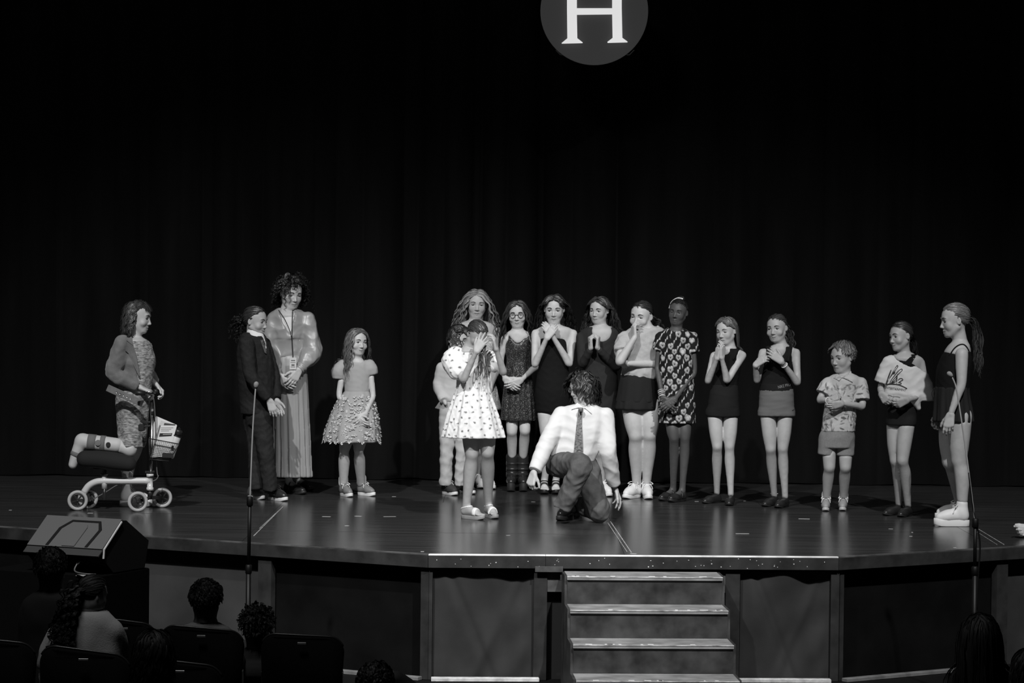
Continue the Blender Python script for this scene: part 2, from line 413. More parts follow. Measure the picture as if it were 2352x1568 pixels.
class Person:
    def __init__(s, crop, feet, label, skin=0.46, scale=1.0, Y=None, yoff=0.0, ground=0.0):
        s.ox, s.oy, s.sc = crop; s.ground = ground
        if Y is None:
            Y = np.mean([P(s.ox + x / s.sc, s.oy + y / s.sc, ground)[1] for x, y in feet])
        s.Y = Y + yoff; s.u = s.Y / F / s.sc; s.scale = scale
        f0 = np.mean(np.array(feet, float), 0); b = s.J(f0[0], f0[1]); b[2] = ground
        s.base = b
        s.root = empty('person', b, label, 'person')
        s.skinm = skinmat(skin); s.body = []; s.headp = []; s.hands = []; s.garm = []; s.hd = None; s.rg = np.random.RandomState(int(abs(b[0] * 1000)) % 9999)
    def J(s, x, y, dy=0.0): return Q(s.ox + x / s.sc, s.oy + y / s.sc, s.Y + dy)
    def G(s, x, y): return P(s.ox + x / s.sc, s.oy + y / s.sc, s.ground)
    # ---- torso from the outline read off the photograph: rows (y, xl, xr, depth ratio[, dy])
    def rows(s, st):
        out = []
        for r in st:
            c = s.J((r[1] + r[2]) / 2, r[0], r[4] if len(r) > 4 else 0.0); rx = (r[2] - r[1]) / 2 * s.u
            out.append((c[2], c[0], c[1], rx, rx * r[3]))
        return out
    def torso(s, st, k=0.02):
        p = loft(s.rows(st), k, tag='torso'); s.body.append(p); return p
    def limb(s, pts, radii, k=0.014, tag='arm'):
        out = [rcone(pts[i], pts[i + 1], radii[i], radii[i + 1], k, tag) for i in range(len(pts) - 1)]
        s.body += out; return out
    def arm(s, sh, el, wr, r=(.034, .030, .0275, .0275, .018), tag='arm'):
        a, b, c = s.J(*sh), s.J(*el), s.J(*wr); q = s.scale
        out = [chain([a, a + (b - a) * .5, b, b + (c - b) * .3, c], np.array(r) * q, .012, tag)]
        s.body += out; return a, b, c, out
    def sleeve(s, a, b, c, t, radii, k=.02):
        """cloth round an arm: t in 0..2 is how far along shoulder-elbow-wrist it ends, radii spread evenly along it"""
        pts = []
        for x in np.linspace(0, t, len(radii)):
            pts.append(a + (b - a) * x if x <= 1 else b + (c - b) * (x - 1))
        return chain(pts, np.array(radii) * s.scale, k, flat=True, dense=4 * (len(pts) - 1) + 1)
    def hand(s, wr, tip, n, side, curl=(.35, .4, .3), spread=.08, L=.165, thumb=(.75, .6, .35), tcurl=.3, fl=None, fore=None, world=False):
        w = np.array(wr, float) if world else s.J(*wr); t = np.array(tip, float) if world else s.J(*tip)
        L = L * s.scale; d = nrm(t - w); n = np.array(n, float); n = nrm(n - d * (n @ d)); e = np.cross(d, n) * side; g = L / .17
        H = []
        lat = [.165, .055, -.055, -.155]; kn = [.50, .52, .50, .45]; ln = [.40, .45, .41, .32]; rr = [.0088, .009, .0085, .0075]
        for i in range(4):
            b0 = w + e * lat[i] * .62 * L + d * .03 * L; k0 = w + d * kn[i] * L + e * lat[i] * L
            H.append(rcone(b0, k0, .0125 * g, .0115 * g, .012 * g))
            c = curl[i] if isinstance(curl[0], (tuple, list)) else curl
            l = ln[i] * L * (fl if fl else 1.0); ang = 0.0; p0 = k0
            fd = nrm(d + e * spread * (1.5 - i) * 1.0)
            for j, fr in enumerate((.44, .31, .25)):
                ang += c[j]; v = fd * math.cos(ang) + n * math.sin(ang); p1 = p0 + v * l * fr
                r0 = rr[i] * g * (1, .93, .84)[j]; r1 = rr[i] * g * (.93, .84, .72)[j]
                H.append(rcone(p0, p1, r0, r1, .0035)); p0 = p1
        b = w + d * .10 * L + e * .10 * L; v = nrm(d * thumb[0] + e * thumb[1] + n * thumb[2]); p1 = b + v * .26 * L
        v2 = nrm(v + tcurl * (d * .9 - e * .5 + n * .3)); p2 = p1 + v2 * .17 * L; p3 = p2 + nrm(v2 + tcurl * .6 * (d - e * .7)) * .13 * L
        H += [rcone(b, p1, .013 * g, .0105 * g, .010), rcone(p1, p2, .0105 * g, .0095 * g, .004), rcone(p2, p3, .0095 * g, .0075 * g, .004)]
        if fore is not None:
            f = np.array(fore, float); H.append(rcone(w + (f - w) * .22, w, .0188 * s.scale, .0178 * s.scale, .012))
        s.hands.append(H); return w
    def leg(s, hip, knee, ankle, r=(.064, .056, .046, .044, .030, .027), fwd=(0, -1, 0), tag='leg'):
        J = lambda v: np.array(v, float) if isinstance(v, np.ndarray) else s.J(*v)
        a, b, c = J(hip), J(knee), J(ankle); q = s.scale; fw = nrm(fwd)
        cm = b + (c - b) * .30 - fw * .014 * q
        bl = b + (c - b) * .10
        out = [chain([a, a + (b - a) * .55 + fw * .006, b - (b - a) * .08 + fw * .002, b, bl - fw * .004, cm, b + (c - b) * .72 - fw * .004, c], np.array([r[0], r[1], r[2] * 1.02, r[2] * .97, r[2] * .88, r[3], r[4], r[5]]) * q, .005, tag, 36),
               ell(b + fw * .0205 * q * (r[2] / .046) + np.array([0, 0, .004]), np.array([.021, .022, .028]) * q * (r[2] / .046), None, .022, tag)]
        s.body += out; return a, b, c
    # ---- head
    def head(s, c, Hpx, yaw=0, pitch=0, roll=0, dy=0.0, lid=1.0, smile=0.0, gaze=0.0, wide=1.05, neck=None, nr=(.046, .05), lips=.62, brow=.05, open_=0.0, eyes=True, browon=True):
        H = Hpx * s.u; C = s.J(c[0], c[1], dy); ya, pi_, ro = map(math.radians, (yaw, pitch, roll))
        fw = np.array([math.sin(ya) * math.cos(pi_), -math.cos(ya) * math.cos(pi_), -math.sin(pi_)]); up = np.array([0, 0, 1.0]); up = nrm(up - fw * (up @ fw)); rt = np.cross(fw, up)
        up, rt = up * math.cos(ro) - rt * math.sin(ro), rt * math.cos(ro) + up * math.sin(ro)
        R = np.column_stack([rt, fw, up]); s.hd = (C, R, H); hp = []
        T = lambda x, y, z: C + R @ np.array([x * wide, y, z]) * H
        def E(x, y, z, a, b, c_, k=.03, RR=None): hp.append(ell(T(x, y, z), np.array([a * wide, b, c_]) * H, R if RR is None else R @ RR, k * H))
        def K(p, q, ra, rb, k=.03): hp.append(rcone(T(*p), T(*q), ra * H, rb * H, k * H))
        E(0, -.06, .13, .335, .42, .365, .05); E(0, .09, -.10, .275, .275, .36, .10)
        for m in (-1, 1):
            K((m * .23, -.02, -.20), (m * .10, .20, -.40), .085, .075, .10); E(m * .165, .205, -.13, .10, .10, .12, .08)
        E(0, .255, -.415, .085, .075, .075, .08)                       # chin
        K((-.15, .285, .085), (.15, .285, .085), .05, .05, .07)         # brow ridge
        for m in (-1, 1):                                               # eye sockets
            q = ell(T(m * .145, .375, .005), np.array([.085 * wide, .075, .05]) * H, R, .035 * H); q.sub = True; hp.append(q)
        K((0, .31, .06), (0, .395, -.145), .030, .043, .03); E(0, .403, -.16, .042, .042, .036, .02)
        for m in (-1, 1): E(m * .048, .365, -.175, .032, .036, .028, .02)
        ez = .262
        for m in (-1, 1):                                               # eyelids
            cc = T(m * .145, ez, .0); r = .073 * H; up_ = R[:, 2]
            zt = .034 * lid - .008; zb = -.026; s.zt = zt
            def lidf(x, y, z, cc=cc, r=r, zt=zt, zb=zb):
                X, Y, Z = x - cc[0], y - cc[1], z - cc[2]; d = np.sqrt(X * X + Y * Y + Z * Z) - r
                lz = (X * R[0, 2] + Y * R[1, 2] + Z * R[2, 2]) / H; lx = np.abs(X * R[0, 0] + Y * R[1, 0] + Z * R[2, 0]) / H
                gap = np.minimum(zt - 3.5 * lx * lx - lz, lz - (zb + 3.0 * lx * lx))
                return np.maximum(d, gap * H)
            hp.append(Prim(lidf, cc - r, cc + r, .012 * H))
        ms = smile * .030; mw = .105 + .022 * smile
        E(0, .275, -.305, .115, .07, .075, .06)
        for m in (-1, 1):
            K((m * mw, .270, -.305 + ms), (m * .022, .342, -.284), .014, .022, .02)
            K((m * mw * .85, .272, -.318 + ms * .7), (0, .335, -.338 - open_), .014, .028, .02)
        K((-.022, .342, -.284), (.022, .342, -.284), .022, .022, .02)
        for m in (-1, 1):
            q = rcone(T(m * (mw + .005), .318, -.308 + ms), T(0, .372, -.309 - open_ * .5), .010 * H, (.012 + open_ * .6) * H, .01 * H); q.sub = True; hp.append(q)
            if smile > .3: E(m * .19, .225, -.16, .085, .075, .07, .06)
        for m in (-1, 1):
            a = .25; RR = np.array([[math.cos(m * .5), -math.sin(m * .5), 0], [math.sin(m * .5), math.cos(m * .5), 0], [0, 0, 1.0]])
            E(m * .335, -.05, -.015, .028, .075, .115, .02, RR)
            q = ell(T(m * .365, -.03, -.01), np.array([.022, .045, .07]) * H, R @ RR, .012 * H); q.sub = True; hp.append(q)
        s.headp = hp; s.lips = lips; s.ms = ms
        if neck is not None:
            a = s.J(*neck); b = T(0, -.10, -.25); n_ = [rcone(a, b, nr[1] * s.scale, nr[0] * s.scale, .03, 'neck')]
            s.body += n_; s.headp = hp + n_
            s.neckp = n_
        if eyes:
            for m in (-1, 1):
                g = math.radians(gaze); cc = T(m * .145, ez, 0.0); n1, n2 = 14, 12; V = []; Fs = []; mi = []
                gz = R @ nrm([math.sin(g) * -1, math.cos(g), -.12])
                for j in range(n2 + 1):
                    for i in range(n1):
                        th = math.pi * j / n2; ph = 2 * math.pi * i / n1
                        a1 = nrm(np.cross(gz, R[:, 2])); a2 = np.cross(a1, gz)
                        V.append(cc + .0675 * H * (gz * math.cos(th) + (a1 * math.cos(ph) + a2 * math.sin(ph)) * math.sin(th)))
                for j in range(n2):
                    for i in range(n1):
                        Fs.append((j * n1 + i, (j + 1) * n1 + i, (j + 1) * n1 + (i + 1) % n1, j * n1 + (i + 1) % n1)); mi.append(1 if j < 2 else 0)
                mk('eye', V, Fs, None, s.root, mats=[mat('eye_white', .55, .3), mat('eye_iris', .03, .2)], mi=mi)
                lx = np.linspace(-.060, .060, 9); zz = s.zt - 3.5 * lx * lx; yy = np.sqrt(np.maximum(.0755 ** 2 - lx ** 2 - zz ** 2, 0))
                V, Fs = tubes(np.array([[T(m * .145, ez, 0) + R @ np.array([a_, c_, b_]) * H for a_, b_, c_ in zip(lx, zz, yy)]]), np.full((1, 9), .0085 * H), 5); mk('eyelashes', V, Fs, mat('lash_%d' % int(brow * 1000), brow * .5, .7), s.root)
        s.browv = brow
        if browon:
            allp = s.headp
            for m in (-1, 1):
                pts = crom([T(m * .06, .36, .085), T(m * .14, .37, .118), T(m * .23, .30, .088)], 9)
                for it in range(4):
                    d = evalp(allp, pts); e_ = 1e-3; gr = np.stack([evalp(allp, pts + np.eye(3)[i] * e_) - d for i in range(3)], 1) / e_
                    pts = pts - gr * d[:, None]
                rad = np.array([.012, .019, .021, .020, .018, .016, .013, .010, .005]) * H
                V, Fs = tubes(pts[None], rad[None], 6); mk('eyebrow', V, Fs, mat('brow_%d' % int(brow * 1000), brow, .7), s.root)
        return T
    # ---- garments
    def garment(s, name, prims, m, h=.008, fold=None, tone=None, cuts=(), parent=None, register=True, post=None):
        allp = list(prims) + list(cuts)
        V, Fq = sdf_mesh(allp, h if tone is not None else h * 1.13, fold); V = relax(V, Fq, 1)
        at = None
        if tone is not None: at = {'tone': tone(V, s)}
        else: at = {'tone': np.ones(len(V))}
        o = mk(name, V, Fq, m, parent or s.root, attrs=at)
        if register: s.garm.append(allp)
        return o
    def nocap(s):
        pass
    def finish(s, h=.0106, hh=.0045, hhand=.0046):
        Vs, Fs, Ts, n = [], [], [], 0
        def push(V, Fq, tone):
            nonlocal n
            d = np.full(len(V), .2)
            for g in s.garm: d = np.minimum(d, evalp(g, V))
            V = V - vnormals(V, Fq) * (np.clip((.004 - d) / .006, 0, 1) * .009)[:, None]
            Vs.append(V); Fs.append(Fq + n); Ts.append(tone); n += len(V)
        if s.body:
            V, Fq = sdf_mesh(s.body, h); V = relax(V, Fq, 2); push(V, Fq, np.ones(len(V)))
        if s.headp:
            V, Fq = sdf_mesh(s.headp, hh); C, R, H = s.hd; L = (V - C) @ R / H; t = np.ones(len(V))
            zc = L[:, 2] + .310 - s.ms * (L[:, 0] / .11) ** 2; lipm = np.exp(-((L[:, 0] / .105) ** 4)) * np.exp(-((zc / (.042 * np.clip(1 - (L[:, 0] / .125) ** 2, .15, 1))) ** 4)) * (L[:, 1] > .22)
            t = t * (1 - (1 - s.lips) * lipm)
            gap = np.exp(-((L[:, 0] / .115) ** 6)) * np.exp(-(((zc - .003) / .011) ** 2)) * (L[:, 1] > .22)
            t = t * (1 - .72 * gap)  # shade of the crease between the lips, painted into the skin tone
            push(V, Fq, t)
        for H_ in s.hands:
            V, Fq = sdf_mesh(H_, hhand); push(V, Fq, np.ones(len(V)))
        o = mk('body', np.vstack(Vs), np.vstack(Fs), s.skinm, s.root, attrs={'tone': np.concatenate(Ts)})
        return o
    # ---- hair
    def scalp(s, n):
        i = np.arange(n * 2) + .5; ph = np.arccos(1 - 2 * i / (n * 2)); th = np.pi * (1 + 5 ** .5) * i
        N = np.stack([np.cos(th) * np.sin(ph), np.sin(th) * np.sin(ph), np.cos(ph)], 1)
        return N[s.inscalp(N)]
    def inscalp(s, N, lift=0.0):
        thr = np.interp(N[:, 1], [-1, -.5, -.1, .12, .3, .5, .72, .8, 1], [-.55, -.55, -.35, .0, .25, .5, .58, .62, .9])
        return N[:, 2] > thr + lift
    def cran(s, N, g):
        C, R, H = s.hd; L = np.array([0, -.06, .13]) + N * (np.array([.335, .42, .365]) + g[:, None] if np.ndim(g) else N * 0 + np.array([.335, .42, .365]) + g)
        return C + (L * H) @ R.T
    def hair(s, m, style='down', n=260, length=.3, lenv=.06, wave=.006, wl=.07, rad=.0065, part=0.0, lift=.03, K=14, grav=.42, flow=(.8, -.5, .3), tie=(0, -.46, .18), tail=None, curl=0.0, thick=.02, lenfn=None, cap=True, name='hair', collide=True, seed=0, clear=1.0, ears=False, kids=7, width=.0050, taper=.55, spread=None, facez=.20, fringe=None, flare=0.0, facew=.27, facey=.12):
        """guide locks grown over the scalp, each carrying a bundle of fine flat strands"""
        C, R, H = s.hd; rg = np.random.RandomState(s.rg.randint(9999) + seed); K = 14; n = int(n * .52)
        allb = s.body + [p for g in s.garm for p in g if not p.sub] + s.headp[:2]
        N = s.scalp(n) if n else np.zeros((0, 3)); c0 = np.array([0, -.06, .13]); r0 = np.array([.335, .42, .365])
        base = s.cran(N, np.full(len(N), lift * .5)) if n else N
        def push_out(p, lay):
            Lc = (p - C) @ R / H - c0; rr = r0 + lift * .6 + lay[:, None]
            q = np.linalg.norm(Lc / rr, axis=1); m_ = q < 1
            Lc[m_] /= q[m_][:, None]
            if clear:
                fz = Lc[:, 2] + .13; wz = np.interp(fz, [-.6, -.35, -.1, .12, .30, .42], [.24, .28, .33, .33, .24, 0.0]) * clear
                f_ = (Lc[:, 1] - .06 > .0) & (fz > -.65) & (np.abs(Lc[:, 0]) < wz); sg = np.where(Lc[:, 0] > part * .3, 1.0, -1.0); Lc[f_, 0] = (sg * wz)[f_]
            if ears:
                ey, ez_ = ears if isinstance(ears, tuple) else (-.03, .06)
                e_ = (Lc[:, 1] > ey) & (Lc[:, 2] < ez_) & (Lc[:, 2] > -.7); Lc[e_, 1] = ey - .02
            p = C + ((Lc + c0) * H) @ R.T
            if collide:
                d = evalp(allb, p) - .009; w = d < 0
                if w.any():
                    e_ = 2e-3; pw = p[w]; g = np.stack([evalp(allb, pw + np.eye(3)[i] * e_) - (d[w] + .009) for i in range(3)], 1) / e_
                    gl = np.linalg.norm(g, axis=1, keepdims=True) + 1e-6
                    p[w] = pw - g / gl * np.maximum(d[w], -.03)[:, None]
            return p
        def grow(p, v, ln, lay, gv, K):
            pts = [p]; st = ln / (K - 1)
            for k in range(K - 1):
                v = v * (1 - gv) + gv * np.array([0, 0, -1.0]) + rg.randn(*v.shape) * .012; v /= np.linalg.norm(v, axis=1, keepdims=True)
                sxp = ((p - C) @ R[:, 0] / H)[:, None]; fl_ = flare * np.clip(1 - k / (K * .75), 0, 1) * st[:, None] * np.sign(sxp) * np.clip(np.abs(sxp) * 3, 0, 1) * (0.4 + lay[:, None] * 14)
                p2 = push_out(p + v * st[:, None] + fl_ * R[:, 0], lay); vv = p2 - p
                v = .5 * v + .5 * vv / (np.linalg.norm(vv, axis=1, keepdims=True) + 1e-9); p = p2; pts.append(p)
            return np.stack(pts, 1)
        def resample(A, k2):
            k = A.shape[1]; E = np.concatenate([2 * A[:, :1] - A[:, 1:2], A, 2 * A[:, -1:] - A[:, -2:-1]], 1); t = np.linspace(0, k - 1 - 1e-6, k2); i = t.astype(int); u = (t - i)[None, :, None]
            p0, p1, p2, p3 = E[:, i], E[:, i + 1], E[:, i + 2], E[:, i + 3]
            return .5 * (2 * p1 + (p2 - p0) * u + (2 * p0 - 5 * p1 + 4 * p2 - p3) * u ** 2 + (3 * p1 - p0 - 3 * p2 + p3) * u ** 3)
        def frame(A):
            T = np.gradient(A, axis=1); T /= np.linalg.norm(T, axis=2, keepdims=True) + 1e-9
            out = A - (C + R @ np.array([0, -.06, -.05]) * H); out[..., 2] *= .35; out -= T * np.sum(out * T, 2, keepdims=True); out /= np.linalg.norm(out, axis=2, keepdims=True) + 1e-9
            return T, np.cross(T, out), out
        def wavy(A, ln, amp, wl_, cl):
            k = A.shape[1]; t = np.linspace(0, 1, k)[None, :]; T, W, O = frame(A)
            ph = (np.sin(A[:, 0] @ np.array([23., 17., 9.])) * 2.2 + np.sin(A[:, 0] @ np.array([-41., 37., 13.])) * 1.3)[:, None] + rg.randn(len(A), 1) * .5
            f = 2 * np.pi * (ln[:, None] * t) / wl_ * (1 + .10 * rg.randn(len(A), 1)) + ph; g = np.clip(t * 2.5, 0, 1)
            return A + W * (amp * g * np.sin(f))[..., None] + O * ((cl if cl else amp * .4) * g * (np.cos(f) + .6))[..., None]
        Vs, Fs, Ts, nv = [], [], [], 0
        def bundle(A, off, prof, kid, w0):
            nonlocal nv
            g, k, _ = A.shape; T, W, O = frame(A); t = np.linspace(0, 1, k)
            ux = rg.uniform(-1, 1, (g, kid)); uo = rg.uniform(-.25, .75, (g, kid)); sc = np.interp(t, *prof)
            Cn = A[:, None] + W[:, None] * (off * ux[..., None] * sc)[..., None] + O[:, None] * (off * .55 * uo[..., None] * sc)[..., None]
            jit = rg.randn(g, kid, 1) * 2.0; Cn = Cn + W[:, None] * (.0016 * np.sin(9 * t + jit))[..., None]
            Cn[:, :, 0] += T[:, None, 0] * rg.uniform(-.010, .004, (g, kid, 1))
            hw = w0 * .5 * np.interp(t, [0, .1, .75, 1], [.7, 1, .8, .12]); tilt = rg.uniform(-.5, .5, (g, kid, 1, 1))
            D = (W[:, None] + O[:, None] * tilt) * hw[None, None, :, None]
            V = np.stack([Cn - D, Cn + D], 3).reshape(-1, 3); ns = g * kid
            b0 = (np.arange(ns) * k * 2)[:, None] + np.arange(k - 1)[None] * 2
            Fs.append(np.stack([b0, b0 + 1, b0 + 3, b0 + 2], -1).reshape(-1, 4) + nv); Vs.append(V); nv += len(V)
            tn = (1 + .16 * rg.randn(g, 1)) * (1 + .22 * rg.randn(g, kid)); Ts.append(np.repeat(np.clip(tn, .45, 1.7).ravel(), k * 2))
        kf = lambda L_, w_, am: int(np.clip(L_ / (w_ / (9 if style == 'curly' else 6)), 8, 30 if style == 'curly' else 22)) if am > .003 else 9
        sp = spread or .0125 * math.sqrt(150 / max(len(N), 30))
        if style in ('down', 'short', 'curly') and n:
            sx = np.where(N[:, 0] > part, 1.0, -1.0)
            bk = np.clip(1 + N[:, 1] * 1.1, .15, 1)
            if style == 'down': v = np.stack([sx * flow[0] * bk, np.full(len(N), flow[1]) * (1 - .6 * (N[:, 1] > .3)), flow[2] * bk - (1 - bk)], 1)
            elif style == 'curly': v = N * np.array([1, 1, .8]) + rg.randn(*N.shape) * .3
            else: v = N - np.array([.1, -.35, .93]) + np.array([flow[0], flow[1], flow[2]])
            v = v - N * np.sum(v * N, 1, keepdims=True) * (.0 if style == 'curly' else .9); v /= np.linalg.norm(v, axis=1, keepdims=True) + 1e-9
            ln = np.clip(length + lenv * rg.randn(len(N)), .02, 2)
            if lenfn is not None: ln = ln * lenfn(N)
            A = grow(base, v @ R.T, ln, rg.rand(len(N)) * thick * .7, grav, K); A = wavy(resample(A, kf(length, wl, max(wave, curl))), ln, wave, wl, curl)
            Lf = (A - C) @ R / H; bad = ((Lf[..., 1] > facey) & (np.abs(Lf[..., 0]) < facew) & (Lf[..., 2] < facez) & (Lf[..., 2] > -.6)).any(1); A = A[~bad]
            bundle(A, sp, ([0, .25, 1], [1, 1, taper]), kids, width)
        if fringe:
            xs_ = np.linspace(-.62, .62, 16); tt = np.linspace(0, 1, 9); G_ = []
            for x_ in xs_:
                el_ = np.radians(62 - (62 - fringe) * tt); G_.append(np.stack([np.full(9, x_) * np.cos(el_ * .6), np.sqrt(np.maximum(1 - x_ * x_, .1)) * np.cos(el_), np.sin(el_)], 1))
            G_ = np.array(G_); G_ /= np.linalg.norm(G_, axis=2, keepdims=True); bundle(C + ((c0 + G_ * (r0 + lift * .8 + .03)) * H) @ R.T, .012, ([0, 1], [1, .9]), kids, width)
        if style in ('pony', 'bun') and n:
            Tn = nrm((np.array(tie) - c0) / r0); t = np.linspace(0, 1, 10)[None, :, None]
            Nn = N[:, None, :] * (1 - t) + Tn * t; Nn /= np.linalg.norm(Nn, axis=2, keepdims=True) + 1e-9
            bulge = (lift * .7 + thick * rg.rand(len(N), 1) * .4) * np.ones((1, 10)); L = c0 + Nn * (r0 + bulge[..., None])
            bundle(C + (L * H) @ R.T, sp, ([0, .5, 1], [1, .8, .25]), kids, width)
            s.tie = C + R @ (np.array(tie) * H)
        if tail:
            nt, tl, tr, tdir = int(tail['n'] * .6) + 1, tail['len'], tail.get('r', .018), tail.get('dir', (0, -1, .2))
            t0 = C + R @ (np.array(tail.get('tie', tie)) * H)
            p = t0 + rg.randn(nt, 3) * tr * .5; v = (R @ nrm(tdir))[None] + rg.randn(nt, 3) * tail.get('fan', .25); v /= np.linalg.norm(v, axis=1, keepdims=True)
            ln = tl * (1 + .12 * rg.randn(nt)); A = grow(p, v, ln, np.zeros(nt), tail.get('grav', .28), K); wv, wl2, cu = tail.get('wave', wave), tail.get('wl', wl), tail.get('curl', curl)
            A = wavy(resample(A, kf(tl, wl2, max(wv, cu))), ln, wv, wl2, cu); bundle(A, .008, ([0, .3, 1], [.7, 1, .6]), kids, width)
        V = np.vstack(Vs); Fq = np.vstack(Fs); vt = np.concatenate(Ts)
        if cap and n:
            nu, nv_ = 44, 26; th = np.linspace(0, 2 * np.pi, nu, endpoint=False); ph = np.linspace(0.001, np.pi * .82, nv_)
            G = np.array([[math.cos(a) * math.sin(b), math.sin(a) * math.sin(b), math.cos(b)] for b in ph for a in th]); ok = s.inscalp(G, .03)
            Vc = s.cran(G, lift * .35 + .004); fc = np.array([(j * nu + i, (j + 1) * nu + i, (j + 1) * nu + (i + 1) % nu, j * nu + (i + 1) % nu) for j in range(nv_ - 1) for i in range(nu)])
            fc = fc[ok[fc].all(1)]; Fq = np.vstack([Fq, fc + len(V)]); V = np.vstack([V, Vc]); vt = np.concatenate([vt, np.full(len(Vc), .8)])
        return mk(name, V, Fq, m, s.root, attrs={'tone': vt})
    def strap(s, pts, r=.009):
        return chain([s.J(*q) for q in pts], [r] * len(pts), .006, dense=4 * len(pts))
    def patch(s, name, pts, m, prims=None, lift=.006, th=.004, parent=None):
        """flat cloth piece (collar leaf, lapel) laid on the garment below: outline in crop pixels"""
        pr = prims or ([x for g in s.garm for x in g if not x.sub] + s.body + s.headp[:4])
        q = [(s.ox + x / s.sc, s.oy + y / s.sc) for x, y in pts]; V, D, d = trace(q, pr, s.Y); n = len(V)
        V = np.vstack([V - D * lift, V - D * (lift + th)]); Fs = [tuple(range(n)), tuple(range(n, 2 * n))[::-1]] + [(i, n + i, n + (i + 1) % n, (i + 1) % n) for i in range(n)]
        return mk(name, V, Fs, m, parent or s.root, attrs={'tone': np.ones(2 * n)}, smooth=False)
    # ---- shoes
    def shoe(s, toe, yaw, style='sneaker', L=.235, um=None, sm=None, lm=None, lean=0.0, lace=True, world=None, accent=None):
        t0 = s.G(*toe) if world is None else np.array(world, float); q = s.scale; ya = math.radians(yaw); d = np.array([math.sin(ya), -math.cos(ya), 0]); e = np.array([-d[1], d[0], 0]) * -1.0; L = L * q
        o = t0 - d * L; g = L / .24; zz = np.array([0, 0, 1.0])
        X = lambda t, y, z: o + d * t * L + e * y * g + zz * z * g
        Rm = np.column_stack([d, e, zz])
        tt, ww = footprint(); poly = [(t, w) for t, w in zip(tt, ww)] + [(t, -w) for t, w in list(zip(tt, ww))[-2:0:-1]]
        def sole(z0, z1, inset=1.0, tmin=0, tmax=1, heel=None):
            n = len(poly); V = []
            for z, k in ((z0, .97), (z0 + .004, 1.0), (z1 - .003, 1.0), (z1, .97)):
                for t, w in poly: V.append(X(.5 + (t - .5) * k * inset, w * L / g * k * inset * .95, z + (.012 * max(0, t - .8) / .2 if z < z1 * .5 else .012 * max(0, t - .8) / .2)))
            Fs = [tuple(range(n))[::-1], tuple(range(3 * n, 4 * n))] + [(k * n + i, k * n + (i + 1) % n, (k + 1) * n + (i + 1) % n, (k + 1) * n + i) for k in range(3) for i in range(n)]
            return V, Fs
        um = um or mat('shoe_white', .75, .6); sm = sm or mat('sole_white', .8, .5); h = .0072
        pr = []; cut = []; st = dict(sneaker=.026, hightop=.03, flat=.010, boot=.062, sandal=.028, maryjane=.020, loafer=.03, plat=.045)[style]; z = st / g * .9 + .0
        top_z = st * q
        def C_(a, b, ra, rb, k=.02): pr.append(rcone(X(*a), X(*b), ra * g, rb * g, k * g))
        zb = st * q / g
        if style in ('sneaker', 'hightop', 'plat', 'boot', 'loafer'):
            C_((.17, 0, zb + .025), (.22, 0, zb + .055), .033, .036); C_((.2, 0, zb + .028), (.62, 0, zb + .024), .034, .036); C_((.62, .004, zb + .022), (.83, 0, zb + .016), .036, .028); C_((.33, 0, zb + .06), (.72, 0, zb + .022), .026, .03)
            if style in ('hightop', 'plat'): C_((.21, 0, zb + .05), (.22, 0, zb + .105), .036, .038)
            if style == 'boot': C_((.22, 0, zb + .05), (.24, 0, zb + .21), .044, .053)
            pr.append(None)
        elif style in ('flat', 'maryjane'):
            C_((.13, 0, zb + .022), (.16, 0, zb + .045), .028, .026); C_((.2, 0, zb + .018), (.62, 0, zb + .014), .030, .034); C_((.62, .003, zb + .014), (.86, 0, zb + .010), .035, .024); C_((.3, 0, zb + .035), (.7, 0, zb + .018), .028, .03) if style == 'flat' else None
            pr.append(None)
        ob = None
        pr = [p for p in pr if p is not None]
        if pr:
            lo = X(.5, 0, zb) - .3; hi = X(.5, 0, zb) + .3
            pr.append(Prim(lambda x, y, z_, a=top_z - .002 + s.ground + (t0[2] - s.ground): (a - z_) + 0 * x + 0 * y, lo, hi, .002, False))
            pr[-1] = Prim(lambda x, y, z_, a=t0[2] + top_z - .003: z_ - a + 0 * x + 0 * y, lo, hi, .003, True)
            if style == 'maryjane':
                pr.append(ell(X(.40, 0, zb + .06), np.array([.055, .026, .045]) * g, Rm).cut(.006))
            V, Fq = sdf_mesh(pr, h); V = relax(V, Fq, 1, .3); ob = mk('shoe', V, Fq, um, s.root, attrs={'tone': np.ones(len(V))}); s.garm.append(pr)
        V, Fs = sole(0, zb if style != 'sandal' else zb)
        if ob is None: ob = mk('shoe', V, Fs, sm, s.root)
        else: mk('sole', V, Fs, sm, ob)
        if style in ('sneaker', 'hightop', 'plat') and lace:
            b = MB()
            for i in range(5):
                t = .36 + i * .075; zt = zb + .091 - i * .0115 - .004
                b.tube([X(t, -.022, zt - .010), X(t + .012, 0, zt), X(t + .02, .022, zt - .010)], .0032 * g, 5)
                b.tube([X(t + .02, -.022, zt - .012), X(t + .012, 0, zt + .001), X(t, .022, zt - .010)], .0032 * g, 5)
            for sg in (-1, 1):
                b.tube(crom([X(.36, 0, zb + .088), X(.36, sg * .025, zb + .10), X(.44, sg * .045, zb + .085), X(.40, sg * .012, zb + .084)], 10), .0028 * g, 5)
                b.tube(crom([X(.36, 0, zb + .088), X(.45, sg * .03, zb + .075), X(.5, sg * .042, zb + .045)], 8), .0028 * g, 5)
            b.build('laces', lm or mat('lace_white', .8, .7), ob, smooth=True)
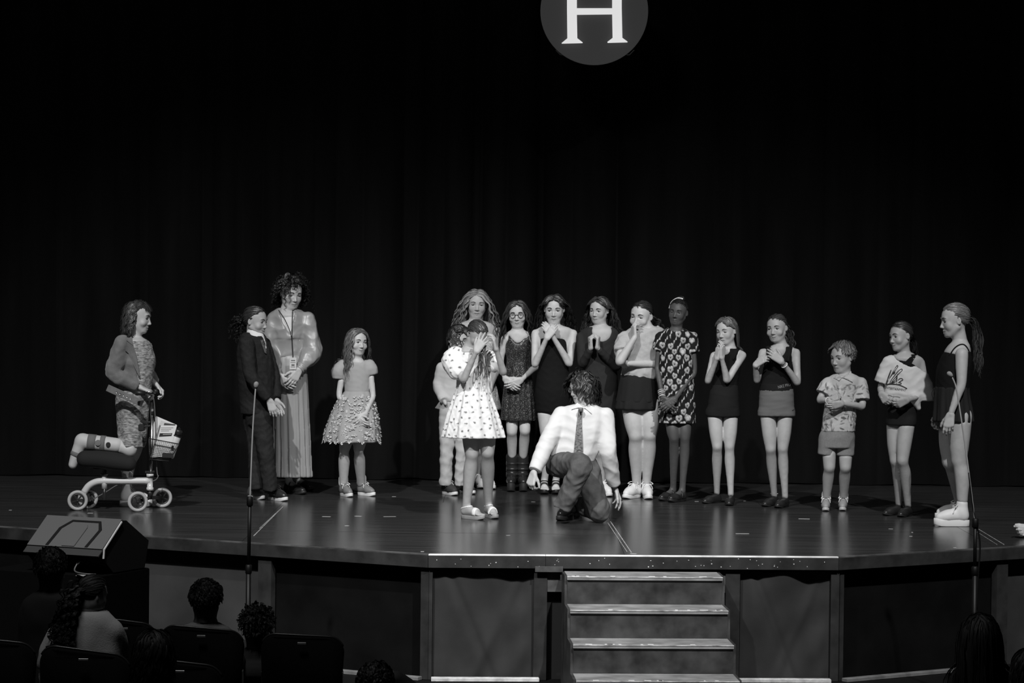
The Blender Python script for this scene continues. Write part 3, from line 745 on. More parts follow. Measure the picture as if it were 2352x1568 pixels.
        if style == 'sandal':
            # bare foot with toes
            for a, b, ra, rb in (((.12, 0, zb + .03), (.2, 0, zb + .07), .027, .028), ((.15, 0, zb + .026), (.62, 0, zb + .022), .026, .030), ((.26, 0, zb + .06), (.66, 0, zb + .026), .024, .024)):
                s.body.append(rcone(X(*a), X(*b), ra * g, rb * g, .02))
            for i, (y, t1, r) in enumerate(((.026, .94, .0115), (.011, .93, .0085), (-.002, .91, .0085), (-.014, .88, .008), (-.025, .84, .008))):
                sgn = accent if accent else 1
                s.body.append(rcone(X(.62, y * .9 * sgn, zb + .016), X(t1 - .03, y * 1.1 * sgn, zb + .010), r * 1.2 * g, r * g, .006))
            fp = [x.grow(.0028) for x in s.body[-8:]]; lo, hi = X(.5, 0, 0) - .4, X(.5, 0, 0) + .4
            V, Fq = sdf_mesh(fp + [halfspace(X(.57, 0, 0), -d, lo, hi), halfspace(X(.70, 0, 0), d, lo, hi), halfspace(X(.5, 0, zb + .003), -zz, lo, hi)], .004); mk('strap', V, Fq, um, ob)
            V, Fq = sdf_mesh(fp + [halfspace(X(.2, 0, zb + .052), nrm(-zz + d * .25), lo, hi), halfspace(X(.2, 0, zb + .064), nrm(zz - d * .25), lo, hi)], .004); mk('ankle_strap', V, Fq, um, ob)
        if style == 'maryjane':
            b = MB(); b.tube(crom([X(.38, -.036, zb + .01), X(.36, -.026, zb + .05), X(.34, 0, zb + .066), X(.36, .026, zb + .05), X(.38, .036, zb + .01)], 12), .005 * g, 6)
            b.build('strap', um, ob, smooth=True)
            for a, b_, ra, rb in (((.12, 0, zb + .03), (.2, 0, zb + .07), .026, .027), ((.15, 0, zb + .02), (.62, 0, zb + .018), .024, .026), ((.26, 0, zb + .055), (.66, 0, zb + .022), .023, .020)):
                s.body.append(rcone(X(*a), X(*b_), ra * g, rb * g, .02))
        if style == 'boot':
            for z_, in ((.07,), (.115,), (.16,)):
                b = MB(); c = X(.225 + (.02 if z_ < .1 else 0), 0, zb + z_); b.torus(c, (.0475 + .03 * (z_ - .07)) * g, (.0035, .013), (0, 0, 1), 20, 6); b.build('strap', um, ob, smooth=True)
                b = MB(); cc = X(.30, .045, zb + z_)
                b.tube([cc + zz * .016 * g + d * .012, cc + zz * .016 * g - d * .012, cc - zz * .016 * g - d * .012, cc - zz * .016 * g + d * .012, cc + zz * .016 * g + d * .012], .003, 5); b.build('buckle', mat('buckle_metal', .6, .25, metal=1), ob)
        return X(.2, 0, zb + .055), d
    def sock(s, ank, d, z0, z1, m=None, r=.034):
        a = np.array(ank, float).copy(); b = a.copy(); a[2] = z0; b[2] = z1
        return s.garment('sock', [rcone(a, b, r * s.scale, r * s.scale, .01)], m or mat('sock_white', .75, .8, bump=.3), .005)
# ------------------------------------------------------------------ prints, strokes and cloth helpers
def trace(pxy, prims, Y, back=.45):
    """where rays through photo pixels first meet a surface near depth Y"""
    D = np.array([ray(x, y) for x, y in pxy]); D /= np.linalg.norm(D, axis=1, keepdims=True)
    t = (Y - back) / D[:, 1]; p = CAM + D * t[:, None]
    for i in range(60):
        d = evalp(prims, p); p = p + D * np.minimum(d * .7, .05)[:, None]
    return p, D, evalp(prims, p)
def strokes(person, name, lines, prims, m, r=.0016, lift=.001, parent=None, sides=5):
    """lines: lists of photo pixels, laid on a cloth surface as thin raised print"""
    b = MB()
    for ln in lines:
        q = np.array(ln, float); n = max(2, int(len(q) * 4)); q = crom(q, n) if len(q) > 2 else q[0] + (q[1] - q[0]) * np.linspace(0, 1, 5)[:, None]
        p, D, d = trace(q, prims, person.Y); ok = np.abs(d) < .02
        if ok.sum() < 2: continue
        b.tube((p - D * lift)[ok], r, sides)
    if b.n: return b.build(name, m, parent or person.root, smooth=True)
def lettering(person, name, text, p0, p1, hgt, prims, m, parent=None, lift=.0015, shear=0.0):
    """block lettering whose baseline runs from pixel p0 to p1, hgt pixels tall, laid on a cloth surface"""
    cu = bpy.data.curves.new(name, 'FONT'); cu.body = text; cu.size = 1.0; cu.fill_mode = 'FRONT'; cu.resolution_u = 3
    ob = bpy.data.objects.new(name, cu); COL.objects.link(ob)
    dg = bpy.context.evaluated_depsgraph_get(); me = ob.evaluated_get(dg).to_mesh()
    V = np.array([v.co[:] for v in me.vertices]); Fs = [tuple(f.vertices) for f in me.polygons]
    ob.evaluated_get(dg).to_mesh_clear(); bpy.data.objects.remove(ob); bpy.data.curves.remove(cu)
    w = V[:, 0].max(); p0 = np.array(p0, float); p1 = np.array(p1, float); d = (p1 - p0); L = np.linalg.norm(d); d /= L; n = np.array([d[1], -d[0]])
    n = n if n[1] < 0 else -n
    px = p0 + np.outer(V[:, 0] / w * L + shear * V[:, 1] * hgt, d) + np.outer(V[:, 1] / .73 * hgt, n)
    P3, D, dd = trace(px, prims, person.Y)
    return mk(name, P3 - D * lift, Fs, m, parent or person.root, smooth=False)
def cylmap(V, c):
    r = np.hypot(V[:, 0] - c[0], V[:, 1] - c[1]) * .5 + .07; return np.arctan2(V[:, 0] - c[0], -(V[:, 1] - c[1])) * r, V[:, 2]
def heart_tone(V, s):
    u, v = cylmap(V, s.base); rg = np.random.RandomState(5); t = np.full(len(V), .012)
    for i in range(-7, 8):
        for j in range(0, 24):
            cu = (i + .5 * (j % 2)) * .086 + rg.uniform(-.006, .006); cv = .42 + j * .046 + rg.uniform(-.005, .005); a = rg.uniform(-.5, .5); kind = rg.rand(); sz = rg.uniform(.023, .030)
            m = (np.abs(u - cu) < .05) & (np.abs(v - cv) < .05)
            if not m.any(): continue
            x = ((u[m] - cu) * math.cos(a) + (v[m] - cv) * math.sin(a)) / sz; y = (-(u[m] - cu) * math.sin(a) + (v[m] - cv) * math.cos(a)) / sz
            tm = t[m]
            if kind < .68:
                y2 = y * 1.15 + .1; f = (x * x + y2 * y2 - .75) ** 3 - x * x * y2 ** 3; k_ = np.clip(.5 - f * 4.5, 0, 1); tm = tm * (1 - k_) + .62 * k_
                x3, y3 = x / .46, (y2 + .05) / .46; g = (x3 * x3 + y3 * y3 - .75) ** 3 - x3 * x3 * y3 ** 3
                k_ = np.clip(.5 - g * 2.5, 0, 1) * (rg.rand() < .8); tm = tm * (1 - k_) + .03 * k_
            else:
                zz = np.where(y > 0, x - .25 - .35 * y, x + .25 - .35 * y); k_ = np.clip((.26 * (1.15 - np.abs(y)) - np.abs(zz)) / .16 + .5, 0, 1) * (np.abs(y) < 1.15); tm = tm * (1 - k_) + .6 * k_
            t[m] = tm
    return t
def berry_tone(V, s):
    u, v = cylmap(V, s.base); rg = np.random.RandomState(8); t = np.full(len(V), 1.0)
    for i in range(-9, 10):
        for j in range(0, 26):
            cu = (i + .5 * (j % 2)) * .062 + rg.uniform(-.018, .018); cv = .40 + j * .040 + rg.uniform(-.012, .012); a = rg.uniform(0, 6.28)
            for dx, dy, r in ((0, 0, .0062), (.010, .006, .0038)):
                k_ = np.clip((r - np.sqrt((u - cu - dx * math.cos(a)) ** 2 + (v - cv - dy * math.sin(a)) ** 2)) / .004 + .5, 0, 1); t = t * (1 - k_) + .16 * k_
    return t
def leaf_tone(V, s):
    u, v = cylmap(V, s.base); rg = np.random.RandomState(4); t = np.full(len(V), 1.0)
    for n in range(620):
        cu, cv, a = rg.uniform(-.44, .44), rg.uniform(.42, .95), rg.uniform(0, 6.28); L = rg.uniform(.014, .030); w = L * rg.uniform(.16, .34); val = rg.choice([.22, .35, .55, 1.2, 1.2])
        x = (u - cu) * math.cos(a) + (v - cv) * math.sin(a); y = -(u - cu) * math.sin(a) + (v - cv) * math.cos(a)
        k_ = np.clip((w * (1 - (x / L) ** 2) - np.abs(y)) / .0026 + .5, 0, 1) * (np.abs(x) < L * 1.1); t = t * (1 - k_) + val * k_
    return t
def sequin(name, base, spark, scale, thr=.62, metal=.3):
    if name in MATS: return MATS[name]
    m = mat(name, base, .5); nt = m.node_tree; n = nt.nodes; L = nt.links.new; b = n['Principled BSDF']
    tc = n.new('ShaderNodeTexCoord'); vo = n.new('ShaderNodeTexVoronoi'); vo.inputs['Scale'].default_value = scale; L(tc.outputs['Object'], vo.inputs['Vector'])
    sp = n.new('ShaderNodeSeparateColor'); L(vo.outputs['Color'], sp.inputs[0])
    mr = n.new('ShaderNodeMapRange'); mr.inputs['From Min'].default_value = thr; mr.inputs['From Max'].default_value = min(1.0, thr + .12); mr.inputs['To Min'].default_value = base; mr.inputs['To Max'].default_value = spark
    L(sp.outputs[0], mr.inputs['Value']); L(mr.outputs['Result'], b.inputs['Base Color'])
    m2 = n.new('ShaderNodeMapRange'); m2.inputs['From Min'].default_value = thr; m2.inputs['From Max'].default_value = 1; m2.inputs['To Min'].default_value = 0; m2.inputs['To Max'].default_value = metal
    L(sp.outputs[0], m2.inputs['Value']); L(m2.outputs['Result'], b.inputs['Metallic']); b.inputs['Roughness'].default_value = .35
    bp = n.new('ShaderNodeBump'); bp.inputs['Strength'].default_value = .6; bp.inputs['Distance'].default_value = .003; L(sp.outputs[1], bp.inputs['Height']); L(bp.outputs['Normal'], b.inputs['Normal'])
    return m
def spectacles(p, T, lens_r=.105, y=.40, z=-.01, m=None, dark=False):
    C, R, H = p.hd; m = m or mat('spectacle_frame', .03, .3); b = MB(); fr = None
    for sx in (-1, 1):
        c = T(sx * .15, y - .015, z); ax = R @ nrm([sx * .18, 1, 0])
        b.torus(c, lens_r * H, .011 * H, ax, 22, 6)
        b.tube([T(sx * .235, y - .03, z + .03), T(sx * .34, y - .14, z + .035), T(sx * .365, -.05, z + .02), T(sx * .36, -.12, z - .03)], .009 * H, 5)
    b.tube([T(-.065, y, z + .02), T(0, y + .02, z + .03), T(.065, y, z + .02)], .010 * H, 5)
    fr = b.build('spectacles', m, p.root, smooth=True)
    for sx in (-1, 1):
        c = T(sx * .15, y - .015, z); ax = R @ nrm([sx * .18, 1, 0])
        g = MB(); g.lathe(c - ax * .0006, [(lens_r * H, 0), (lens_r * H * .98, .0012)], ax, 20)
        if dark: g.build('lens', mat('lens_dark', .02, .1), fr)
        else: g.build('lens', mat('lens_clear', .8, .05, alpha=.12), fr)
def bracelet(p, c, d, R, r=.004, m=None, name='bracelet'):
    b = MB(); b.torus(c, R, r, d, 20, 6); return b.build(name, m or mat('bracelet_white', .7, .4), p.root, smooth=True)
# ------------------------------------------------------------------ the hall and the stage
M_DECK = mat('stage_floor_paint', .046, .21, bump=.06, bscale=9, var=.35, vscale=5, spec=.5, stretch=(.25, 3.0, 1))
M_FASC = mat('stage_fascia_paint', .027, .6, spec=.3, var=.5, vscale=7, bump=.15, bscale=40)
M_WORN = mat('worn_edge_wood', .85, .5, var=.25, vscale=12)
M_POST = mat('stage_post_paint', .024, .7, var=.4, vscale=9, spec=.25)
M_PALE = mat('pale_tape', .55, .7, var=.3, vscale=20)
A0, A1, B1, C1 = P(0, 1209), P(984, 1273), P(1926, 1279), P(2352, 1254)
YF = A1[1]; YC = P(1176, 1107)[1]
L0 = A1 + (A0 - A1) * 2.1; R0 = B1 + (C1 - B1) * 5.0
YB = YC + .9
tag(MB().box((-11, 2, HALL - .1), (11, YB + 1.2, HALL)).build('floor', mat('hall_floor', .006, .8, var=.2, vscale=3, spec=.1)), kind='structure')
for nm, lo, hi in (('wall_back', (-11, YB + 1.0, HALL), (11, YB + 1.2, 10)), ('wall_left', (-11.2, 2, HALL), (-11, YB + 1.2, 10)), ('wall_right', (11, 2, HALL), (11.2, YB + 1.2, 10)), ('ceiling', (-11.2, 2, 10), (11.2, YB + 1.2, 10.2))):
    tag(MB().box(lo, hi).build(nm, mat('dark_wall_paint', .02, .8)), kind='structure')
stage = empty('stage', (0, YF, HALL), 'black thrust stage with angled sides and glossy floor', 'stage', kind='structure'); del stage['category']
poly = [L0[:2], A1[:2], B1[:2], R0[:2], np.array([R0[0], YB]), np.array([L0[0], YB])]
MB().prism(poly, -.06, -.021).build('subfloor', mat('subfloor_dark', .006, .9), stage)
def clip(sub, cp):
    out = [np.array(q) for q in sub]
    for i in range(len(cp)):
        a, b = cp[i], cp[(i + 1) % len(cp)]; e = b - a; inp = out; out = []
        sd = lambda q: e[0] * (q[1] - a[1]) - e[1] * (q[0] - a[0])
        for k in range(len(inp)):
            p0, p1 = inp[k - 1], inp[k]; s0, s1 = sd(p0), sd(p1)
            if (s0 >= 0) != (s1 >= 0): out.append(p0 + (p1 - p0) * s0 / (s0 - s1))
            if s1 >= 0: out.append(p1)
        if not out: return []
    return out
ye = [YF - 2.0, P(1176, 1225)[1], P(1176, 1188)[1], P(1176, 1156)[1], P(1176, 1130)[1], YB + .1]
if ye[5] - ye[4] > 1.8: ye.insert(5, ye[4] + 1.22)
g = .0011; rgs = np.random.RandomState(4)
for r in range(len(ye) - 1):
    off = .71 if r % 2 == 0 else .71 - (1.22 if r > 1 else 0)
    for k in range(-6, 6):
        x0 = off + 2.42 * k; q = clip([(x0 + g, ye[r] + g), (x0 + 2.42 - g, ye[r] + g), (x0 + 2.42 - g, ye[r + 1] - g), (x0 + g, ye[r + 1] - g)], [np.array(v) for v in poly])
        if len(q) < 3: continue
        q = np.array(q); keep = [i for i in range(len(q)) if np.linalg.norm(q[i] - q[i - 1]) > .004]
        if len(keep) < 3: continue
        t = rgs.uniform(-.0008, .0008); MB().prism(q[keep], -.02, t).build('deck_panel', M_DECK, stage)
def face_pt(px, P0, P1, z, inset=0.0):
    """point at pixel column px on the upright plane through the stage edge P0-P1"""
    d = (P1 - P0)[:2]; n = np.array([-d[1], d[0]]) / np.linalg.norm(d); o = P0[:2] + n * inset
    r = ray(px, 1400)[:2]; t = (n @ o) / (n @ r); return np.array([r[0] * t, r[1] * t, z])
def fascia(P0, P1, joints, worn):
    d = nrm(np.append((P1 - P0)[:2], 0)); pts = [P0] + joints + [P1]
    for a, b in zip(pts[:-1], pts[1:]):
        a = np.array([a[0], a[1], -.043]); b = np.array([b[0], b[1], -.043]); n = np.array([-d[1], d[0], 0])
        MB().obox(a + d * .001 + n * .012, b - d * .001 + n * .012, .036, .080, (0, 0, 1), .003).build('fascia_board', M_FASC, stage)
        MB().obox(a + d * .001 + n * .010 + [0, 0, .040], b - d * .001 + n * .010 + [0, 0, .040], .030, .012, (0, 0, 1), .002).build('edge_strip', worn, stage)
M_WORN2 = mat('edge_strip_dark', .07, .5, var=.7, vscale=6)
fascia(L0, A1, [face_pt(330, L0, A1, 0)], M_WORN2); fascia(A1, B1, [face_pt(1252, A1, B1, 0)], M_WORN); fascia(B1, R0, [face_pt(2300, B1, R0, 0)], M_WORN2)
def post(px0, px1, P0, P1, z1=-.085, inset=.02):
    a = face_pt(px0, P0, P1, 0, inset); b = face_pt(px1, P0, P1, 0, inset); d = nrm(b - a); n = np.array([-d[1], d[0], 0]); w = np.linalg.norm(b - a)
    q = [a[:2], b[:2], (b + n * .05)[:2], (a + n * .05)[:2]]; MB().prism(q, HALL, z1, .003).build('post', M_POST, stage)
for x0, x1, P0, P1 in ((592, 622, L0, A1), (170, 198, L0, A1), (966, 984, L0, A1), (985, 993, A1, B1), (1226, 1256, A1, B1), (1666, 1699, A1, B1), (1908, 1927, A1, B1), (1929, 1938, B1, R0), (2289, 2314, B1, R0)): post(x0, x1, P0, P1)
def panel(px0, px1, P0, P1, m, inset=.09, name='skirting_panel'):
    a = face_pt(px0, P0, P1, 0, inset); b = face_pt(px1, P0, P1, 0, inset); d = nrm(b - a); n = np.array([-d[1], d[0], 0])
    MB().prism([a[:2], b[:2], (b + n * .015)[:2], (a + n * .015)[:2]], HALL, -.085).build(name, m, stage)
M_PG = mat('skirting_grey', .040, .6, var=.35, vscale=2.5); M_PD = mat('skirting_black', .0035, .85, var=.6, vscale=3, spec=.1)
for a_, b_, P0, P1, m in ((-250, 172, L0, A1, M_PD), (196, 594, L0, A1, M_PG), (620, 968, L0, A1, M_PD), (1254, 1668, A1, B1, mat('stair_recess', .010, .9)), (1936, 2291, B1, R0, M_PD), (2312, 2900, B1, R0, M_PG)): panel(a_, b_, P0, P1, m)
def cloth(px0, px1, P0, P1, seed):
    a = face_pt(px0, P0, P1, 0, .055); b = face_pt(px1, P0, P1, 0, .055); d = nrm(b - a); n = np.array([d[1], -d[0], 0]); L = np.linalg.norm(b - a); nu, nv = 60, 60; V = []; rg = np.random.RandomState(seed)
    ph = rg.rand(8) * 6.28; H = -.10 - HALL
    for j in range(nv + 1):
        for i in range(nu + 1):
            u, v = i / nu, j / nv; sag = .022 * math.sin(math.pi * u) * (1 - v) * (.6 + .4 * math.sin(5 * u + ph[0]))
            w = .012 * math.sin(7 * u + 3.4 * v + ph[1]) + .008 * math.sin(13 * u - 6 * v + ph[2]) + .016 * math.sin(4 * (u + v) + ph[3]) * (1 - v * .5) + .006 * math.sin(19 * v * u + ph[4]) + .010 * math.exp(-((u - .9 + .5 * v) / .06) ** 2) - .014 * math.exp(-((u - .15 - .45 * v) / .05) ** 2)
            V.append(a + d * u * L + n * w * min(1, 8 * u, 8 * (1 - u)) + np.array([0, 0, HALL + .012 + H * (1 - v) - sag]))
    Fs = [(j * (nu + 1) + i, (j + 1) * (nu + 1) + i, (j + 1) * (nu + 1) + i + 1, j * (nu + 1) + i + 1) for j in range(nv) for i in range(nu)]
    mk('skirting_cloth', V, Fs, mat('skirting_cloth', .032, .85, spec=.2, bump=.1, bscale=200, var=.2, vscale=4), stage)
    a = face_pt(px0, P0, P1, 0, .10); b = face_pt(px1, P0, P1, 0, .10); MB().prism([a[:2], b[:2], (b - n * .015)[:2], (a - n * .015)[:2]], HALL, -.085).build('skirting_panel', M_PD, stage)
cloth(994, 1226, A1, B1, 1); cloth(1700, 1908, A1, B1, 5)
for px0, px1, P0, P1, m in ((640, 966, L0, A1, mat('base_strip_grey', .16, .6, var=.4, vscale=8)), (992, 1240, A1, B1, M_PALE), (1696, 1910, A1, B1, M_PALE), (1942, 2280, B1, R0, mat('base_strip_grey', .16))):
    a = face_pt(px0, P0, P1, HALL, -.02); b = face_pt(px1, P0, P1, HALL, -.02); MB().obox(a + [0, 0, .012], b + [0, 0, .012], .05, .024, (0, 0, 1), .003).build('base_strip', m, stage)
a = face_pt(1256, A1, B1, -.165, .045); b = face_pt(1668, A1, B1, -.165, .045); MB().obox(a, b, .03, .13, (0, 0, 1), .002).build('ledger_board', mat('ledger_wood', .075, .6, var=.5, vscale=10), stage)
a = face_pt(1228, A1, B1, -.10, -.012); b = face_pt(1292, A1, B1, -.10, -.012); MB().obox(a + [0, 0, .015], b + [0, 0, .015], .006, .035, (0, 0, 1), .001).build('patch_board', mat('patch_board', .06, .6, var=.5, vscale=15), stage)
# stairs up to the stage
d = nrm(np.append((B1 - A1)[:2], 0)); nF = np.array([d[1], -d[0], 0])
stl = face_pt(1294, A1, B1, 0, 0); xr = face_pt(1650, A1, B1, 0, 0); wS = np.linalg.norm(xr - stl) * .985
st = empty('stair_unit', (float((stl + xr)[0] / 2), float(stl[1] - .5), HALL), 'dark wooden steps with scuffed treads leading up to the stage', 'stairs')
zs = [-.095, -.264, -.434, -.605]; M_TR = mat('tread_paint', .27, .45, var=.35, vscale=8, bump=.1, bscale=30); M_RI = mat('riser_paint', .036, .5, var=.7, vscale=9, bump=.1, bscale=30)
org = stl + nF * .018
for i, z in enumerate(zs):
    y0, y1 = i * .27, (i + 1) * .27 + .012
    q = [org + nF * y0, org + nF * y0 + d * wS, org + nF * y1 + d * wS, org + nF * y1]
    MB().prism([v[:2] for v in q[::-1]], z - .025, z, .003).build('tread', M_TR, st)
    q = [org + nF * (y1 - .03) + d * .003, org + nF * (y1 - .03) + d * (wS - .003), org + nF * (y1 - .012) + d * (wS - .003), org + nF * (y1 - .012) + d * .003]
    MB().prism([v[:2] for v in q[::-1]], (zs[i + 1] if i < 3 else HALL), z - .0255, .001).build('riser', M_RI, st)
    MB().obox(org + nF * (y1 + .0015) + [0, 0, z - .004], org + nF * (y1 + .0015) + d * wS + [0, 0, z - .004], .003, .006, (0, 0, 1)).build('nosing', mat('nosing_worn', .5, .6, var=.6, vscale=14), st)
    rg = np.random.RandomState(i + 3)
    for k in range(7):
        u = rg.uniform(.0, .95) * wS; w = rg.uniform(.008, .05); c0 = org + nF * (y1 - .008) + d * u
        MB().obox(c0 + [0, 0, z - .001], c0 + d * w + [0, 0, z - .001], .018, .005, (0, 0, 1)).build('paint_chip', mat('chip_white', .7, .7), st)
for sx in (-.014, wS - .004):
    V2 = [(0, HALL)]; 
    for i, z in enumerate(zs): V2 += [(i * .27 + .001, z - .001), ((i + 1) * .27 - .018, z - .001)]
    V2 += [(4 * .27 - .018, HALL)]
    V = []
    for t in (0, .018):
        for y, z in V2: V.append(org + nF * y + d * (sx + t) + np.array([0, 0, z]))
    n = len(V2); Fs = [tuple(range(n)), tuple(range(n, 2 * n))[::-1]] + [(i, n + i, n + (i + 1) % n, (i + 1) % n) for i in range(n)]
    mk('stringer', V, Fs, M_RI, st, smooth=False)
rg = np.random.RandomState(21)
for k in range(46):
    px_ = rg.uniform(1000, 1915); z_ = rg.uniform(-.075, -.012); c0 = face_pt(px_, A1, B1, z_, -.0075); w_ = rg.uniform(.002, .007)
    MB().obox(c0 - d * w_ / 2, c0 + d * w_ / 2, .002, rg.uniform(.002, .006), (0, 0, 1)).build('paint_chip', mat('chip_white', .7, .7), stage)
# tape marks and scraps lying on the deck
marks = [((650, 1163), (583, 1230), .006), ((640, 1172), (596, 1213), .004), ((1402, 1197), (1450, 1268), .006), ((1396, 1200), (1440, 1266), .004), ((2243, 1212), (2306, 1250), .006), ((2236, 1216), (2290, 1250), .004)]
for (x0, y0), (x1, y1), w in marks:
    a, b = P(x0, y0, .0012), P(x1, y1, .0012); tag(MB().obox(a, b, w, .0008, (0, 0, 1)).build('peeling_tape', mat('tape_dull', .40, .6, var=.6, vscale=30), stage))
rg = np.random.RandomState(12)
for k, (x, y, w) in enumerate(((797, 1207, .028), (750, 1186, .06), (823, 1185, .05), (895, 1186, .09), (1167, 1229, .026), (1225, 1152, .03), (1426, 1152, .035), (1455, 1271, .04), (1705, 1225, .09), (1600, 1151, .03), (1710, 1150, .02), (2046, 1214, .03), (2092, 1231, .02), (2193, 1257, .02), (1847, 1191, .08), (970, 1266, .02), (208, 1178, .04), (24, 1171, .02), (1118, 1155, .025), (905, 1140, .03), (2095, 1222, .012))):
    c0 = P(x, y, .0012); dd = nrm([1, rg.uniform(-.35, .35), 0]); MB().obox(c0 - dd * w / 2, c0 + dd * w / 2, rg.uniform(.012, .03), .001, (0, 0, 1)).build('tape_scrap', mat('tape_white', .5, .6), stage)
# ------------------------------------------------------------------ back curtain
nx, nz = 1500, 16; xs = np.linspace(-9.5, 9.5, nx); rg = np.random.RandomState(3); y = np.zeros(nx)
u_ = xs + .35 * np.sin(xs * .7 + 1) + .12 * np.sin(xs * 2.3)
for f, am in ((9.0, .085), (17.0, .035), (4.1, .06)): y += am * (1 - 2 * np.abs(np.sin(u_ * f * .5 + rg.rand() * 6.28)) ** .7)
y *= .75 + .25 * np.sin(xs * 1.1 + 2)
V = []
for j in range(nz + 1):
    t = j / nz; z = .008 + 8.6 * t; V.append(np.column_stack([xs + .012 * np.sin(xs * 9 + 3 * t), YC + .16 + y * (1.0 - .45 * t) + .01 * np.sin(xs * 14 + 4 * t), np.full(nx, z) + (.004 * np.sin(xs * 6) if j == 0 else 0)]))
V = np.vstack(V); ii, jj = np.meshgrid(np.arange(nx - 1), np.arange(nz)); b0 = (jj * nx + ii).ravel()
Fq = np.stack([b0, b0 + 1, b0 + nx + 1, b0 + nx], 1)
tag(mk('stage_curtain', V, Fq, mat('curtain_velvet', .0062, .95, bump=.2, bscale=300, spec=.1, var=.3, vscale=2, stretch=(3, 3, .3))), 'full-width black velvet curtain hanging in folds behind the performers', 'curtain')
# ------------------------------------------------------------------ hanging round sign with a lit letter
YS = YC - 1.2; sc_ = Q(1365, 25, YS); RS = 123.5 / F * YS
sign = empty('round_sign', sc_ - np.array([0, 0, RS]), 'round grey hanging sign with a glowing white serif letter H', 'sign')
MB().lathe(sc_, [(RS * .97, .03), (RS, .026), (RS, .002), (RS * .995, 0)][::-1], (0, 1, 0), 72).build('disc', mat('sign_disc', .03, .8, emit=.027), sign, smooth=False)  # faint even emission stands in for light falling on the grey disc
px = lambda x, y_, dy=0: Q(1200 + x / 6.918, y_ / 6.918, YS + dy)
mid = 180
half = [(708, mid - 20), (713, 608), (622, 683), (624, 694), (956, 686), (956, 672), (872, 606), (865, 236), (1425, 230), (1432, 602), (1350, 664), (1354, 682), (1668, 674), (1670, 660), (1588, 600), (1578, mid - 20)]
up_ = [(x, 2 * mid - y_) for x, y_ in half[::-1]]
up_ = [(x, y_ - 0) for x, y_ in up_]
outl = [(708, 133)] + half[1:-1] + [(1578, 133)] + [(1578, mid * 2 - 606 - 40), (1588, -290), (1670, -345), (1668, -360), (1354, -360), (1350, -345), (1425, -290), (1425, 130), (865, 130), (865, -290), (956, -345), (956, -360), (624, -360), (622, -345), (708, -290)]
V = [px(x, y_, -.035) for x, y_ in outl] + [px(x, y_, -.012) for x, y_ in outl]; n = len(outl)
mk('letter', V, [tuple(range(n)), tuple(range(n, 2 * n))[::-1]] + [(i, n + i, n + (i + 1) % n, (i + 1) % n) for i in range(n)], mat('sign_letter', .8, .7, emit=.68), sign, smooth=False)
for x0, y0, x1, y1, x2, y2 in ((530, 795, 600, 868, 640, 872), (1775, 795, 1700, 872, 1655, 870)):
    b = MB(); b.tube([px(x0, y0, .02), px(x1, y1, .02), px(x2, y2, .02)], .004, 6); b.build('bracket', mat('bracket_metal', .12, .5), sign)
b = MB()
for x in (800, 1500): b.tube([px(x, -300, .04), px(x, -300, .04) + np.array([0, 0, 4.2])], .003, 5); 
b.build('hanging_wire', mat('wire_dark', .02, .5), sign)
# ------------------------------------------------------------------ the cast on stage
HK = dict(attr='tone', spec=.5, bump=.25, bscale=90)
H_BLACK = mat('hair_black', .018, .42, **HK); H_DARK = mat('hair_dark', .034, .40, **HK); H_BROWN = mat('hair_brown', .085, .42, **HK)
H_LIGHT = mat('hair_light', .16, .45, **HK); H_BLOND = mat('hair_blond', .24, .45, **HK)
M_BLACK = mat('fabric_black', .008, .85, bump=.2, bscale=400, attr='tone', spec=.15); M_BLACK2 = mat('fabric_offblack', .014, .85, bump=.2, bscale=400, attr='tone', spec=.15)
M_WHITE = mat('fabric_white', .74, .8, bump=.12, bscale=300, attr='tone')
S_BLK = mat('shoe_black', .02, .35); SO_BLK = mat('sole_black', .014, .55); S_WHT = mat('shoe_white', .78, .55); SO_WHT = mat('sole_white', .72, .55)

